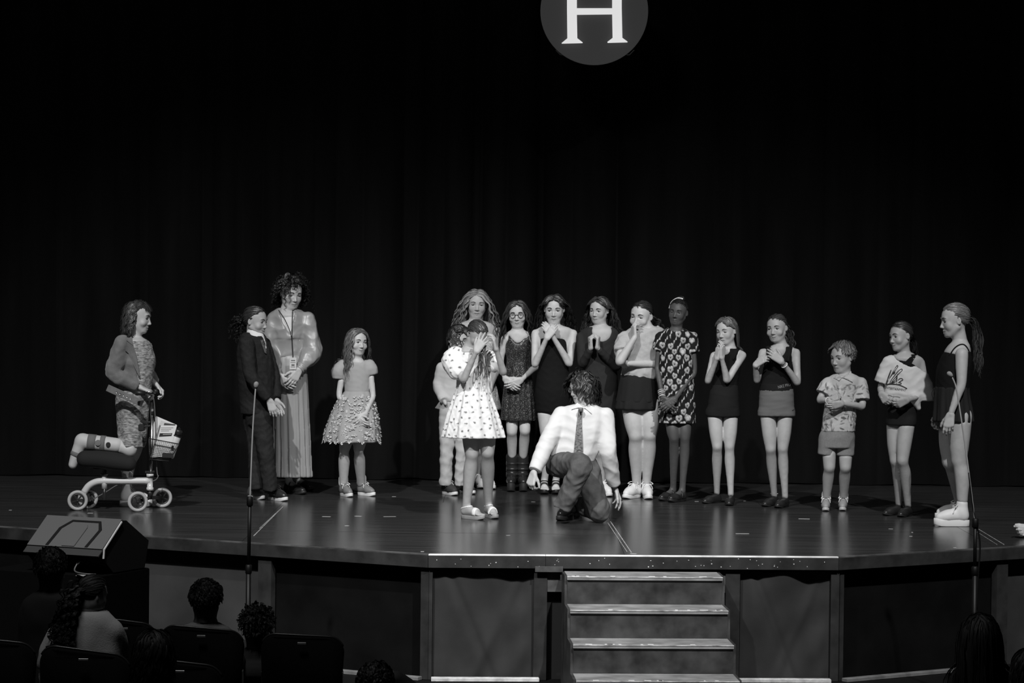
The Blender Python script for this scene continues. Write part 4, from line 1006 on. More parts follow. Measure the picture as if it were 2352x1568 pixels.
def scooter_woman():
    p = Person((130, 660, 2.903), [(520, 1465)], 'woman in suede jacket and knit dress kneeling on a white scooter', skin=.55)
    q = p.shoe((640, 1463), 88, 'plat', L=.245, um=S_WHT, sm=SO_WHT)[0]
    T = p.head((548, 198), 208, 80, 8, 0, neck=(520, 350), nr=(.048, .052), lid=.7, gaze=0, smile=.4)
    torso = [(335, 475, 575, 1.5), (362, 435, 618, 1.45), (420, 410, 640, 1.3), (480, 415, 658, 1.22), (560, 425, 648, 1.2), (650, 410, 632, 1.25), (760, 398, 622, 1.3), (860, 405, 612, 1.3), (1000, 415, 600, 1.3)]
    p.torso(torso)
    a, b, c, _ = p.arm((440, 375, -.16), (375, 575, -.17), (560, 668, -.18)); p.hand((560, 668, -.18), (640, 700, -.18), (0, .1, -1), 1, (.75, .8, .5), fore=b, L=.16)
    a2, b2, c2, _ = p.arm((560, 375, .16), (600, 560, .17), (655, 640, .08)); p.hand((655, 640, .08), (712, 705, .08), (0, -.3, -1), -1, (.7, .7, .5), fore=b2, L=.16)
    p.leg((510, 1000, .09), (500, 1120, .09), q, r=(.08, .07, .056, .052, .036, .031), fwd=(1, 0, 0))
    kn = p.J(488, 1078, -.09); p.leg((500, 985, -.06), (484, 1080, -.085), p.J(175, 1020, -.09), r=(.060, .060, .055, .052, .05, .045), fwd=(.2, 0, -1))
    knit = mat('knit_dress', .34, .85, bump=.6, bscale=80, var=.75, vscale=34, stretch=(1, 1, 3.2))
    rows = p.rows([(345, 500, 570, 1.4)] + [(y, x0 - 4, x1 + 4, r) for y, x0, x1, r in torso[1:]] + [(1064, 410, 592, 1.3)])
    p.garment('knit_dress', [loft(rows, .02, rip=(5, .006, 0, 2))], knit, .007, (.0025, 26, 3), cuts=[ell(p.J(545, 335, 0), (.05, .07, .03)).cut()])
    jk = mat('suede_jacket', .17, .95, bump=.35, bscale=120, var=.25, vscale=14, sheen=.3, attr='tone')
    jr = p.rows([(322, 470, 585, 1.5), (350, 430, 625, 1.5), (400, 398, 650, 1.36), (480, 400, 668, 1.28), (560, 408, 662, 1.27), (640, 398, 650, 1.3)])
    slv = p.sleeve(a, b, c, 1.93, (.066, .062, .056, .05, .044)); slv2 = p.sleeve(a2, b2, c2, 1.9, (.06, .056, .05, .044))
    lo, hi = p.base - 2, p.base + 2
    n0 = p.J(492, 330); n1 = p.J(572, 640); dn = n1 - n0; nn = np.array([dn[2], 0, -dn[0]]); nn = nn if nn[0] > 0 else -nn
    hs = halfspace(n0, nn, lo, hi)
    opening = Prim(lambda x, y, z: np.maximum(np.maximum(hs.fn(x, y, z), (y - (p.Y + .10)) + 0 * x), -(y - (p.Y - .6)) + 0 * z), lo, hi, .003, True)
    opening.fn = (lambda f: (lambda x, y, z: np.maximum(-((x - n0[0]) * nrm(nn)[0] + (z - n0[2]) * nrm(nn)[2]) + 0 * y, y - (p.Y + .10) + 0 * x)))(0)
    p.garment('jacket', [loft(jr, .02), slv, slv2], jk, .007, (.0075, 26, 7), cuts=[opening, ell(p.J(530, 318), (.055, .075, .025)).cut()])
    p.patch('collar', [(465, 298), (502, 322), (512, 388), (466, 352)], jk, lift=.004, th=.008); p.patch('lapel', [(512, 390), (466, 356), (458, 420), (480, 440), (545, 585), (556, 590), (530, 440)], jk, lift=.003, th=.007)
    b_ = MB(); b_.obox(p.J(338, 668, -.255), p.J(575, 775, -.27), .008, .050, (0, 0, 1), .002); bo = b_.build('jacket_belt', jk, p.root)
    for i in range(5): e = MB(); e.torus(p.J(400 + i * 23, 698 + i * 10.5, -.268), .005, .0014, (0, 1, 0), 12, 5); e.build('eyelet', mat('eyelet_metal', .6, .3, metal=1), bo)
    # walking-boot brace on the bent leg
    br = mat('brace_shell', .55, .6, attr='tone'); st = mat('brace_strap', .16, .9, bump=.3)
    J = lambda x, y, r=0: p.J(x, y, -.09)
    g = p.garment('leg_brace', [chain([J(398, 1052), J(300, 1040), J(200, 1028), J(168, 1025)], (.054, .056, .056, .052)), chain([J(172, 1018), J(140, 1090), J(108, 1180)], (.05, .043, .032))], br, .006, cuts=[])
    for x0, x1, y0, y1, r in ((265, 208, 1036, 1030, .0605), (328, 292, 1043, 1040, .0605)):
        b2_ = MB(); d = nrm(J(x1, y1) - J(x0, y0)); ln = np.linalg.norm(J(x1, y1) - J(x0, y0)); b2_.lathe(J(x0, y0), [(r - .008, 0), (r, .002), (r, ln - .002), (r - .008, ln)], d, 24); b2_.build('strap', st, g, smooth=True)
    b2_ = MB(); d = nrm(J(150, 1130) - J(205, 1080)); b2_.lathe(J(140, 1098), [(.044, 0), (.047, .003), (.047, .028), (.044, .03)], nrm(J(108, 1180) - J(140, 1090)), 22); b2_.build('strap', st, g, smooth=True)
    for x, y, r, mm in ((343, 1047, .017, 'knob_dark'), (275, 1036, .022, 'knob_grey')):
        b2_ = MB(); b2_.lathe(p.J(x, y, -.156), [(r, .012), (r, .004), (r * .92, .002), (r * .5, .002), (r * .45, .0)], (0, 1, 0), 18); b2_.build('dial', mat(mm, .02 if 'dark' in mm else .2, .5), g, smooth=False)
    p.finish()
    p.hair(mat('hair_bob', .045, .42, **HK), 'down', n=420, length=.20, lenv=.025, wave=.008, wl=.06, part=.0, lift=.035, thick=.07, flow=(.7, -.3, .2), ears=(.05, .25), fringe=14, flare=.22, kids=8)
    return p

def suit_kid():
    p = Person((520, 610, 2.75), [(240, 1485)], 'child in dark suit and white collar standing behind the microphone stand', skin=.42, scale=.98)
    q1, _ = p.shoe((383, 1490), 44, 'sneaker', L=.225, um=S_BLK, sm=SO_WHT, lm=mat('lace_black', .02, .6)); q2, _ = p.shoe((238, 1480), 42, 'sneaker', L=.205, um=mat('shoe_grey', .10, .5), sm=SO_WHT, lm=mat('lace_black', .02, .6))
    T = p.head((186, 352), 182, 68, 6, 0, neck=(160, 440), smile=1, lid=.6, open_=.012, nr=(.042, .045))
    torso = [(425, 130, 200, 1.1), (450, 100, 240, 1.0), (500, 85, 258, .95), (600, 80, 275, .85), (700, 85, 285, .8), (830, 95, 290, .8), (930, 110, 285, .8)]
    p.torso(torso)
    a, b, c, _ = p.arm((128, 495, -.15), (150, 690, -.19), (272, 850, -.17)); p.hand((272, 850, -.17), (300, 930, -.18), (-.2, 1, .1), 1, (.25, .35, .25), fore=b, L=.155)
    a2, b2, c2, _ = p.arm((235, 495, .14), (300, 690, .12), (315, 850, .02)); p.hand((315, 850, .02), (340, 925, .0), (-.2, -1, .1), -1, (.25, .35, .25), fore=b2, L=.155)
    su = mat('suit_cloth', .018, .85, spec=.2, bump=.3, bscale=300, var=.2, vscale=60, attr='tone')
    jr = p.rows([(418, 120, 212, 1.1), (440, 92, 246, 1.0), (500, 70, 268, .98), (600, 66, 290, .86), (700, 72, 298, .82), (830, 82, 300, .82), (938, 90, 298, .82)])
    s1 = p.sleeve(a, b, c, 1.93, (.062, .058, .052, .048, .042)); s2 = p.sleeve(a2, b2, c2, 1.93, (.058, .054, .05, .045, .04))
    p.garment('suit_jacket', [loft(jr, .02), s1, s2], su, .007, (.006, 24, 4), cuts=[ell(p.J(185, 432, -.02), (.055, .075, .028)).cut(), rcone(p.J(226, 440, -.03), p.J(262, 560, -.06), .02, .004).cut()])
    p.garment('shirt', [rcone(p.J(172, 432, -.01), p.J(185, 470, -.02), .056, .062), rcone(p.J(205, 450, -.02), p.J(250, 530, -.03), .04, .016)], M_WHITE, .006)
    p.patch('necktie', [(214, 468), (230, 466), (252, 530), (254, 556), (242, 550), (232, 520)], mat('tie_dots', .09, .7, var=.8, vscale=120, attr='tone'), lift=.006, th=.006)
    pk = mat('suit_trousers', .021, .85, spec=.2, bump=.3, bscale=300, var=.2, vscale=60, attr='tone')
    p.garment('trousers', [loft(p.rows([(900, 100, 290, .8), (960, 120, 285, .8), (1010, 130, 285, .75)]), .03), chain([p.J(222, 960, -.03), p.J(245, 1170, -.04), p.J(272, 1340, -.03), p.J(276, 1418, -.02)], (.085, .066, .056, .052), flat=True), chain([p.J(170, 960, .06), p.J(185, 1170, .06), p.J(185, 1330, .04), p.J(190, 1415, .03)], (.08, .062, .054, .05), flat=True)], pk, .007, (.007, 24, 9))
    p.finish()
    p.hair(H_DARK, 'pony', n=330, tie=(0, -.44, -.05), K=12, lift=.03, thick=.03, rad=.0065, tail=dict(n=60, len=.13, r=.05, dir=(0, -1, 0), wave=.014, wl=.05, curl=.012, grav=.2))
    p.hair(H_DARK, 'down', n=0, cap=False, name='fringe', K=12, tail=dict(n=12, len=.15, r=.02, tie=(-.30, .10, .25), dir=(-.6, .3, -1), grav=.5, wave=.012, wl=.05, curl=.01)) if False else None
    return p

def curly_woman():
    p = Person((520, 610, 2.75), [(420, 1448)], 'tall woman with curly hair in satin blouse and long pleated skirt', skin=.5, scale=1.05)
    q1, _ = p.shoe((498, 1448), 42, 'maryjane', L=.25, um=S_BLK, sm=SO_BLK); q2, _ = p.shoe((545, 1425), 42, 'maryjane', L=.25, um=S_BLK, sm=SO_BLK)
    T = p.head((412, 178), 182, 28, 12, 2, neck=(378, 300), lid=.45, nr=(.045, .052), smile=.2)
    torso = [(285, 340, 425, .9), (302, 300, 485, .62), (335, 290, 512, .58), (420, 292, 505, .6), (500, 298, 498, .6), (575, 305, 492, .62), (700, 300, 505, .65)]
    p.torso(torso)
    a, b, c, _ = p.arm((298, 335, 0), (262, 520, -.02), (322, 690, -.14)); p.hand((325, 695, -.14), (412, 775, -.19), (.3, .9, .2), 1, (.3, .3, .3), fore=b, L=.17)
    a2, b2, c2, _ = p.arm((515, 335, 0), (545, 545, -.03), (462, 655, -.15)); p.hand((462, 655, -.15), (412, 735, -.20), (-.3, .9, .2), -1, (.3, .4, .3), fore=b2, L=.17)
    sat = mat('satin_blouse', .30, .36, bump=.1, bscale=60, attr='tone', spec=.6)
    br = p.rows([(272, 330, 440, .9), (295, 292, 500, .66), (335, 278, 520, .62), (420, 278, 512, .66), (455, 282, 508, .68), (470, 288, 500, .64), (575, 296, 495, .64)])
    p.garment('blouse', [loft(br, .02), p.sleeve(a, b, c, 1.9, (.055, .058, .062, .068, .066, .05, .03)), p.sleeve(a2, b2, c2, 1.9, (.058, .062, .066, .072, .070, .052, .03))], sat, .0065, (.009, 15, 11),
              cuts=[rcone(p.J(382, 262, -.075), p.J(398, 440, -.105), .078, .012).cut(.006)])
    p.garment('camisole', [loft(p.rows([(318, 300, 500, .60), (350, 293, 510, .60), (420, 294, 503, .62), (480, 300, 498, .62)]), .02)], M_WHITE, .007)
    sk = mat('satin_skirt', .30, .42, bump=.1, bscale=60, attr='tone', spec=.55)
    p.garment('long_skirt', [loft(p.rows([(562, 300, 492, .66), (600, 292, 500, .7), (700, 290, 512, .72), (900, 295, 522, .7), (1100, 298, 530, .7), (1335, 300, 540, .68)]), .02, rip=(15, .014, .001, 21))], sk, .007, (.003, 18, 5, (1, 1, .25)))
    for cc, d in ((c, nrm(c - b)), (c2, nrm(c2 - b2))):
        rf = MB(); rf.lathe(cc - d * .045, [(.034, 0), (.048, .012), (.044, .025), (.032, .035), (.045, .05)], d, 24); rf.build('cuff', sat, p.root, smooth=True)
    p.leg((365, 900), (380, 1150, .02), q1); p.leg((440, 900, .1), (450, 1150, .1), q2)
    p.finish()
    p.hair(mat('hair_curly', .022, .45, **HK), 'curly', n=430, length=.125, lenv=.025, wave=.009, curl=.009, wl=.036, grav=.22, lift=.04, thick=.08, width=.0038, taper=.8, facez=.28, facew=.32, facey=.08)
    ln = mat('lanyard_cord', .02, .5); g = [pr for gg in p.garm for pr in gg]
    lo = strokes(p, 'lanyard', [[(640, 712), (655, 735), (668, 768), (672, 800), (673, 824)], [(672, 712), (671, 745), (671, 790), (673, 824)]], p.body + [x for gg in p.garm for x in gg if not x.sub], ln, .0032, .004)
    bd = p.J(421, 618, -.19); bb = MB(); bb.box(bd - np.array([.026, .0015, .046]), bd + np.array([.026, .0015, .046]), .001); o = bb.build('name_badge', mat('badge_card', .62, .5), lo)
    bb = MB()
    for i, (w, h) in enumerate(((.016, .006), (.019, .003), (.012, .010), (.017, .003))): z = bd[2] + .026 - i * .017; bb.box((bd[0] - w, bd[1] - .0022, z - h), (bd[0] + w, bd[1] - .0015, z + h * .3))
    bb.build('badge_print', mat('badge_ink', .12, .6), o)
    return p

def flower_girl():
    p = Person((520, 610, 2.75), [(810, 1463)], 'little girl in puff-sleeved dress with petal-covered skirt', skin=.52, scale=.86)
    sh = mat('hightop_grey', .20, .5); q1, d1 = p.shoe((790, 1464), 28, 'hightop', L=.225, um=sh, sm=S_WHT); q2, d2 = p.shoe((938, 1458), 46, 'hightop', L=.225, um=sh, sm=S_WHT)
    T = p.head((828, 482), 165, 32, 3, 3, neck=(822, 595), smile=1, lid=.8, gaze=10, nr=(.046, .05))
    p.torso([(592, 795, 860, .9), (606, 765, 888, .66), (635, 748, 905, .6), (700, 752, 900, .64), (790, 752, 898, .68), (900, 750, 905, .7)])
    a, b, c, _ = p.arm((738, 640), (712, 820, -.02), (815, 948, -.13)); p.hand((815, 948, -.13), (868, 1005, -.17), (.4, .8, .2), 1, (.35, .4, .3), fore=b)
    a2, b2, c2, _ = p.arm((905, 640), (925, 820, -.02), (880, 935, -.13)); p.hand((880, 935, -.13), (835, 995, -.165), (-.3, .9, .2), -1, (.35, .4, .3), fore=b2)
    p.leg((765, 1080), (745, 1160, -.02), q1, r=(.062, .056, .048, .052, .042, .038)); p.leg((850, 1080), (835, 1160, -.02), q2, r=(.062, .056, .048, .052, .042, .038))
    m = mat('dress_jersey', .36, .75, bump=.15, bscale=300, attr='tone')
    p.garment('dress_bodice', [loft(p.rows([(590, 785, 872, .85), (608, 755, 895, .7), (640, 742, 910, .66), (720, 744, 908, .7), (800, 746, 904, .72)]), .02), chain([p.J(738, 628), p.J(712, 665), p.J(708, 715)], np.array([.046, .058, .046]), .02, flat=True), chain([p.J(905, 628), p.J(914, 655), p.J(922, 690)], np.array([.045, .051, .042]), .02, flat=True)], m, .006, (.002, 30, 4), cuts=[ell(p.J(830, 592, -.02), (.055, .09, .03)).cut()])
    skp = loft(p.rows([(790, 748, 904, .74), (850, 705, 930, .78), (950, 655, 952, .82), (1050, 622, 966, .84), (1112, 615, 968, .84)]), .02, rip=(9, .010, .002, 6))
    sk = p.garment('skirt', [skp], mat('skirt_tulle', .34, .8, bump=.2, attr='tone'), .0075)
    rg = np.random.RandomState(3); V = []; Fs = []; n = 0
    for i in range(640):
        th = rg.uniform(0, 6.283); z = rg.uniform(0.02, 1) ** .75; y = 800 + 318 * z; w = np.interp(y, [790, 850, 950, 1050, 1112], [78, 112, 148, 172, 177]) * p.u
        c_ = p.J(np.interp(y, [790, 1112], [826, 790]), y); e = np.array([math.cos(th), .83 * math.sin(th), 0]); pos = c_ + e * w * 1.01; N_ = nrm([math.cos(th), math.sin(th), .35]); t1 = nrm(np.cross(N_, (0, 0, 1))); t2 = np.cross(N_, t1)
        for k in range(3):
            a_ = rg.uniform(0, 6.28); u = t1 * math.cos(a_) + t2 * math.sin(a_); v = np.cross(N_, u); L = rg.uniform(.012, .02); ww = L * .45
            V += [pos, pos + u * L * .5 + v * ww + N_ * .006, pos + u * L + N_ * rg.uniform(.006, .014), pos + u * L * .5 - v * ww + N_ * .006]; Fs.append((n, n + 1, n + 2, n + 3)); n += 4
    tag(mk('petal_trim', V, Fs, mat('petal_cloth', .55, .8), sk, smooth=False), kind='stuff')
    for q in (q1, q2): p.sock(q, 0, .10, .135, r=.044)
    bracelet(p, c + nrm(b - c) * .01, nrm(c - b), .019, .003)
    p.finish()
    p.hair(mat('hair_lightbrown', .12, .42, **HK), 'down', n=360, length=.33, lenv=.05, wave=.009, wl=.08, part=.12, lift=.03, thick=.05, K=20, rad=.006)
    return p

def blond_girl():
    p = Person((980, 640, 2.75), [(385, 1326)], 'tall girl with long wavy fair hair standing behind the face-covering girl', skin=.48, scale=1.02)
    q1, _ = p.shoe((425, 1333), 25, 'sneaker', um=S_WHT, sm=SO_WHT); q2, _ = p.shoe((345, 1327), 5, 'sneaker', um=S_WHT, sm=SO_WHT)
    T = p.head((316, 160), 172, 4, 6, 2, neck=(305, 275), lid=.6, nr=(.044, .05), brow=.12)
    p.torso([(262, 265, 345, .9), (280, 195, 420, .58), (315, 175, 440, .54), (420, 185, 430, .58), (560, 200, 415, .6), (680, 180, 430, .62)])
    a, b, c, _ = p.arm((165, 330), (152, 520), (170, 700, -.06)); a2, b2, c2, _ = p.arm((450, 330), (462, 520, .02), (405, 690, -.08))
    p.hand((170, 700, -.06), (190, 790, -.08), (.5, .8, 0), 1, fore=b); p.hand((405, 690, -.08), (360, 760, -.1), (-.5, .8, 0), -1, fore=b2)
    m = sequin('sequin_white', .42, .9, 260, .55, .2)
    p.garment('dress', [loft(p.rows([(395, 178, 438, .6), (470, 185, 430, .62), (600, 200, 415, .64), (680, 150, 440, .66), (825, 50, 475, .62)]), .02, rip=(8, .012, 0, 3))], m, .008)
    p.leg((270, 800, .02), (330, 1080, .02), q2); p.leg((370, 800, .02), (390, 1080, .02), q1)
    p.finish()
    p.hair(H_BLOND, 'down', n=420, length=.36, lenv=.05, wave=.012, wl=.075, part=0, lift=.035, thick=.08, flare=.34, K=22, rad=.0062, curl=.006)
    return p

def shirt_kid():
    p = Person((980, 640, 2.75), [(160, 1365)], 'child in pale shirt and trousers mostly hidden behind the face-covering girl', skin=.5, scale=.93)
    cv = mat('canvas_dark', .035, .7); q1, _ = p.shoe((188, 1372), 30, 'sneaker', L=.235, um=cv, sm=SO_WHT); q2, _ = p.shoe((300, 1364), 30, 'sneaker', L=.235, um=cv, sm=SO_WHT)
    T = p.head((205, 385), 175, 12, 8, 0, neck=(195, 500), lid=.7)
    p.torso([(490, 160, 225, .9), (515, 110, 270, .65), (560, 95, 285, .6), (650, 95, 280, .62), (780, 85, 280, .62)])
    a, b, c, _ = p.arm((100, 570, 0), (80, 690, .02), (120, 790, -.1)); a2, b2, c2, _ = p.arm((290, 570), (305, 690, .02), (250, 790, -.1))
    sm = mat('shirt_pale', .50, .8, bump=.2, bscale=200, attr='tone')
    p.garment('shirt', [loft(p.rows([(500, 130, 240, .85), (525, 100, 280, .7), (570, 82, 296, .66), (680, 82, 290, .68), (775, 80, 285, .7)]), .02), p.sleeve(a, b, c, 1.8, (.06, .06, .058, .05, .042)), p.sleeve(a2, b2, c2, 1.8, (.06, .06, .058, .05, .042))], sm, .007, (.005, 18, 5))
    p.garment('trousers', [loft(p.rows([(755, 85, 278, .7), (850, 78, 275, .7), (920, 80, 270, .66)]), .02), chain([p.J(135, 900), p.J(125, 1100, -.02), p.J(120, 1305)], (.07, .052, .05), flat=True), chain([p.J(225, 900), p.J(220, 1100, -.02), p.J(208, 1305)], (.066, .046, .044), flat=True)], mat('trousers_pale', .46, .85, bump=.25, bscale=200, attr='tone'), .0075, (.007, 24, 2))
    p.finish()
    p.hair(H_DARK, 'short', n=300, length=.07, lenv=.015, lift=.04, thick=.05, flow=(0, .2, -.1), grav=.25, K=9, wave=.005, wl=.04, rad=.006)
    spectacles(p, T)
    return p

def covering_girl():
    p = Person((980, 640, 2.75), [(330, 1520)], 'girl in white berry-print dress covering her face with both hands', skin=.40, scale=.95)
    q1, _ = p.shoe((364, 1526), 47, 'sandal', L=.235, um=S_WHT, sm=mat('sandal_sole', .30, .6), accent=-1); q2, _ = p.shoe((440, 1520), 19, 'sandal', L=.235, um=S_WHT, sm=mat('sandal_sole', .30, .6), accent=1)
    T = p.head((318, 352), 168, 35, 42, 0, dy=-.03, neck=(262, 455), lid=.1, nr=(.044, .05))
    p.torso([(440, 195, 320, .8), (462, 165, 370, .62), (520, 180, 400, .6), (600, 192, 392, .62), (690, 195, 392, .64), (850, 200, 420, .66)])
    a, b, c, _ = p.arm((172, 510, -.02), (232, 638, -.14), (312, 462, -.20)); p.hand((312, 462, -.20), (362, 372, -.185), (.3, .9, .1), 1, ((.1, .1, .1), (.12, .15, .1), (.15, .2, .1), (.2, .2, .1)), .16, fore=b, L=.165, thumb=(.8, .5, .1))
    a2, b2, c2, _ = p.arm((412, 515, 0), (485, 592, -.10), (440, 448, -.18)); p.hand((440, 448, -.18), (422, 345, -.18), (-.9, .25, .1), -1, (.45, .6, .4), .05, fore=b2, L=.155)
    p.leg((275, 940), (285, 1110, -.02), q1, r=(.068, .062, .051, .051, .036, .031)); p.leg((380, 940), (385, 1100, -.02), q2, r=(.068, .062, .051, .051, .036, .031))
    m = mat('berry_dress', .78, .8, bump=.12, bscale=250, attr='tone')
    p.garment('dress', [loft(p.rows([(440, 190, 325, .8), (460, 165, 372, .66), (520, 170, 405, .64), (600, 184, 398, .66), (682, 190, 395, .68), (780, 158, 425, .74), (900, 122, 465, .78), (1002, 98, 495, .78)]), .02, rip=(11, .012, .001, 14)), chain([p.J(178, 478), p.J(158, 520, -.02), p.J(185, 585, -.07)], np.array([.06, .078, .064]) * .92, .03), chain([p.J(395, 490), p.J(412, 520, -.02), p.J(428, 555, -.05)], np.array([.05, .056, .045]) * .92, .03)],
              m, .0050, (.0028, 40, 6), tone=berry_tone, cuts=[rbox(p.J(272, 435, -.06), (.055, .12, .035), None, .01).cut(.004)])
    p.finish()
    p.hair(mat('hair_darkbrown', .042, .35, **HK), 'bun', n=420, tie=(.05, -.42, .02), K=12, lift=.02, thick=.03, rad=.0052)
    bc = p.J(205, 325, .02); rg = np.random.RandomState(2); t = np.linspace(0, 6.28, 14); pa = []
    for i in range(60):
        ax = nrm(rg.randn(3)); u = nrm(np.cross(ax, (0, .3, 1))); v = np.cross(ax, u); r = rg.uniform(.018, .032); pa.append(bc + np.outer(np.cos(t), u) * r + np.outer(np.sin(t), v) * r + rg.randn(3) * .004)
    for i in range(14):
        e = p.J(rg.uniform(150, 240), rg.uniform(390, 430), .0); pa.append(crom([bc + rg.randn(3) * .012, p.J(rg.uniform(160, 215), rg.uniform(350, 370), .0), e], 14))
    V, Fq = tubes(np.array(pa), np.full((len(pa), 14), .0042), 5, cap=False); mk('bun', V, Fq, mat('hair_darkbrown', .042), p.root, attrs={'tone': np.repeat(1 + .25 * rg.randn(len(pa)), 14 * 5)})
    pa = []
    for i in range(16):
        x = 345 + rg.uniform(-16, 36); pa.append(crom([p.J(350 + rg.uniform(-20, 30), 420, -.14), p.J(x, 500, -.165), p.J(x + rg.uniform(-12, 16), 590, -.175), p.J(x + rg.uniform(-10, 22), 600 + rg.uniform(0, 85), -.165)], 14))
    V, Fq = tubes(np.array(pa), np.tile(np.interp(np.linspace(0, 1, 14), [0, .7, 1], [.0028, .0018, .0006]), (16, 1)), 5, cap=False); mk('loose_strands', V, Fq, mat('hair_darkbrown', .042), p.root, attrs={'tone': np.repeat(1 + .25 * rg.randn(16), 14 * 5)})
    b_ = MB(); b_.torus(T(-.36, -.03, -.14), .006, .0016, R_side(p), 14, 5); b_.build('earring', mat('eyelet_metal', .6, .3, metal=1), p.root, smooth=True)
    return p
def R_side(p): return p.hd[1][:, 1]

def glasses_girl():
    p = Person((1130, 650, 2.8), [(162, 1340)], 'girl with glasses in glittering black dress and buckled platform boots', skin=.55, scale=.98)
    bm = mat('boot_leather', .022, .3); qs = []
    for x in (120, 203): qs.append(p.shoe((x, 1343), -3 if x < 160 else 3, 'boot', L=.24, um=bm, sm=mat('boot_sole', .02, .7))[0])
    T = p.head((163, 200), 168, -4, 6, -2, neck=(165, 315), lid=.85, smile=.5, nr=(.043, .048))
    p.torso([(298, 130, 200, .9), (318, 95, 245, .6), (345, 85, 262, .55), (400, 88, 255, .6), (470, 95, 245, .64), (600, 95, 245, .66)])
    a, b, c, _ = p.arm((82, 360), (55, 500, .02), (82, 612, -.13)); p.hand((82, 612, -.13), (158, 690, -.17), (.3, .9, .2), 1, (.3, .35, .3), fore=b)
    a2, b2, c2, _ = p.arm((268, 360), (290, 530, .02), (190, 622, -.13)); p.hand((190, 622, -.13), (122, 660, -.165), (-.2, .9, .2), -1, (.4, .4, .3), fore=b2)
    p.leg((128, 860), (128, 955, -.02), qs[0] + np.array([0, 0, .1]), r=(.050, .048, .045, .043, .036, .034)); p.leg((212, 860), (212, 950, -.02), qs[1] + np.array([0, 0, .1]), r=(.050, .048, .045, .043, .036, .034))
    m = sequin('glitter_black', .018, .8, 420, .90, .5)
    top = loft(p.rows([(342, 92, 252, .58), (372, 86, 258, .62), (420, 84, 258, .68), (470, 92, 248, .68), (525, 95, 248, .68)]), .01)
    p.garment('dress', [top, loft(p.rows([(515, 95, 248, .68), (600, 86, 256, .72), (700, 74, 270, .74), (800, 64, 284, .74), (882, 58, 292, .74)]), .01, rip=(16, .008, .002, 31)), rcone(p.J(108, 325, -.02), p.J(112, 380, -.075), .005, .006), rcone(p.J(242, 325, -.02), p.J(232, 380, -.075), .005, .006)], m, .006,
              cuts=[rcone(p.J(166, 322, -.08), p.J(163, 428, -.125), .082, .004).cut(.004), ell(p.J(166, 322, .06), (.09, .06, .06)).cut(.004), ell(p.J(78, 345, 0), (.036, .12, .05)).cut(.004), ell(p.J(266, 345, 0), (.036, .12, .05)).cut(.004)])
    p.finish()
    p.hair(H_DARK, 'down', n=380, length=.34, lenv=.05, wave=.009, wl=.09, part=-.05, lift=.03, thick=.06, flare=.22, K=20, rad=.0058)
    spectacles(p, T, .095, .40, -.005)
    return p

def strapless_girl():
    p = Person((1130, 650, 2.8), [(385, 1355)], 'girl in black strapless dress with crossed hands on her chest', skin=.55, scale=1.03)
    qs = []
    for x in (337, 412): qs.append(p.shoe((x, 1360), 0, 'sandal', L=.235, um=S_BLK, sm=SO_BLK, accent=1 if x > 380 else -1)[0])
    T = p.head((400, 168), 175, -4, 10, 0, neck=(398, 290), lid=.7, gaze=-6, nr=(.042, .048))
    p.torso([(270, 352, 445, .9), (288, 300, 505, .56), (318, 285, 518, .52), (400, 298, 495, .56), (540, 305, 485, .6), (700, 285, 510, .64)])
    a, b, c, _ = p.arm((280, 325, 0), (275, 522, -.07), (350, 362, -.16)); p.hand((352, 355, -.165), (398, 288, -.16), (.35, .9, .1), 1, (.25, .5, .4), .0, fore=b, L=.15)
    a2, b2, c2, _ = p.arm((522, 325, 0), (498, 518, -.07), (388, 338, -.145)); p.hand((388, 338, -.145), (345, 278, -.135), (-.35, .9, .1), -1, (.25, .45, .4), .0, fore=b2, L=.15)
    p.leg((345, 820), (365, 1060, -.02), qs[0], r=(.066, .058, .046, .044, .03, .027)); p.leg((450, 820), (445, 1060, -.02), qs[1], r=(.066, .058, .046, .044, .03, .027))
    p.garment('dress', [loft(p.rows([(352, 298, 492, .62), (420, 300, 492, .64), (540, 298, 492, .64), (640, 283, 510, .68), (720, 275, 520, .7), (832, 282, 508, .68)]), .02)], M_BLACK, .007, (.002, 30, 3))
    p.finish()
    p.hair(H_DARK, 'down', n=400, length=.29, lenv=.04, wave=.012, wl=.075, part=0, lift=.03, thick=.08, flare=.36, flow=(.8, -.8, .2), ears=True)
    return p

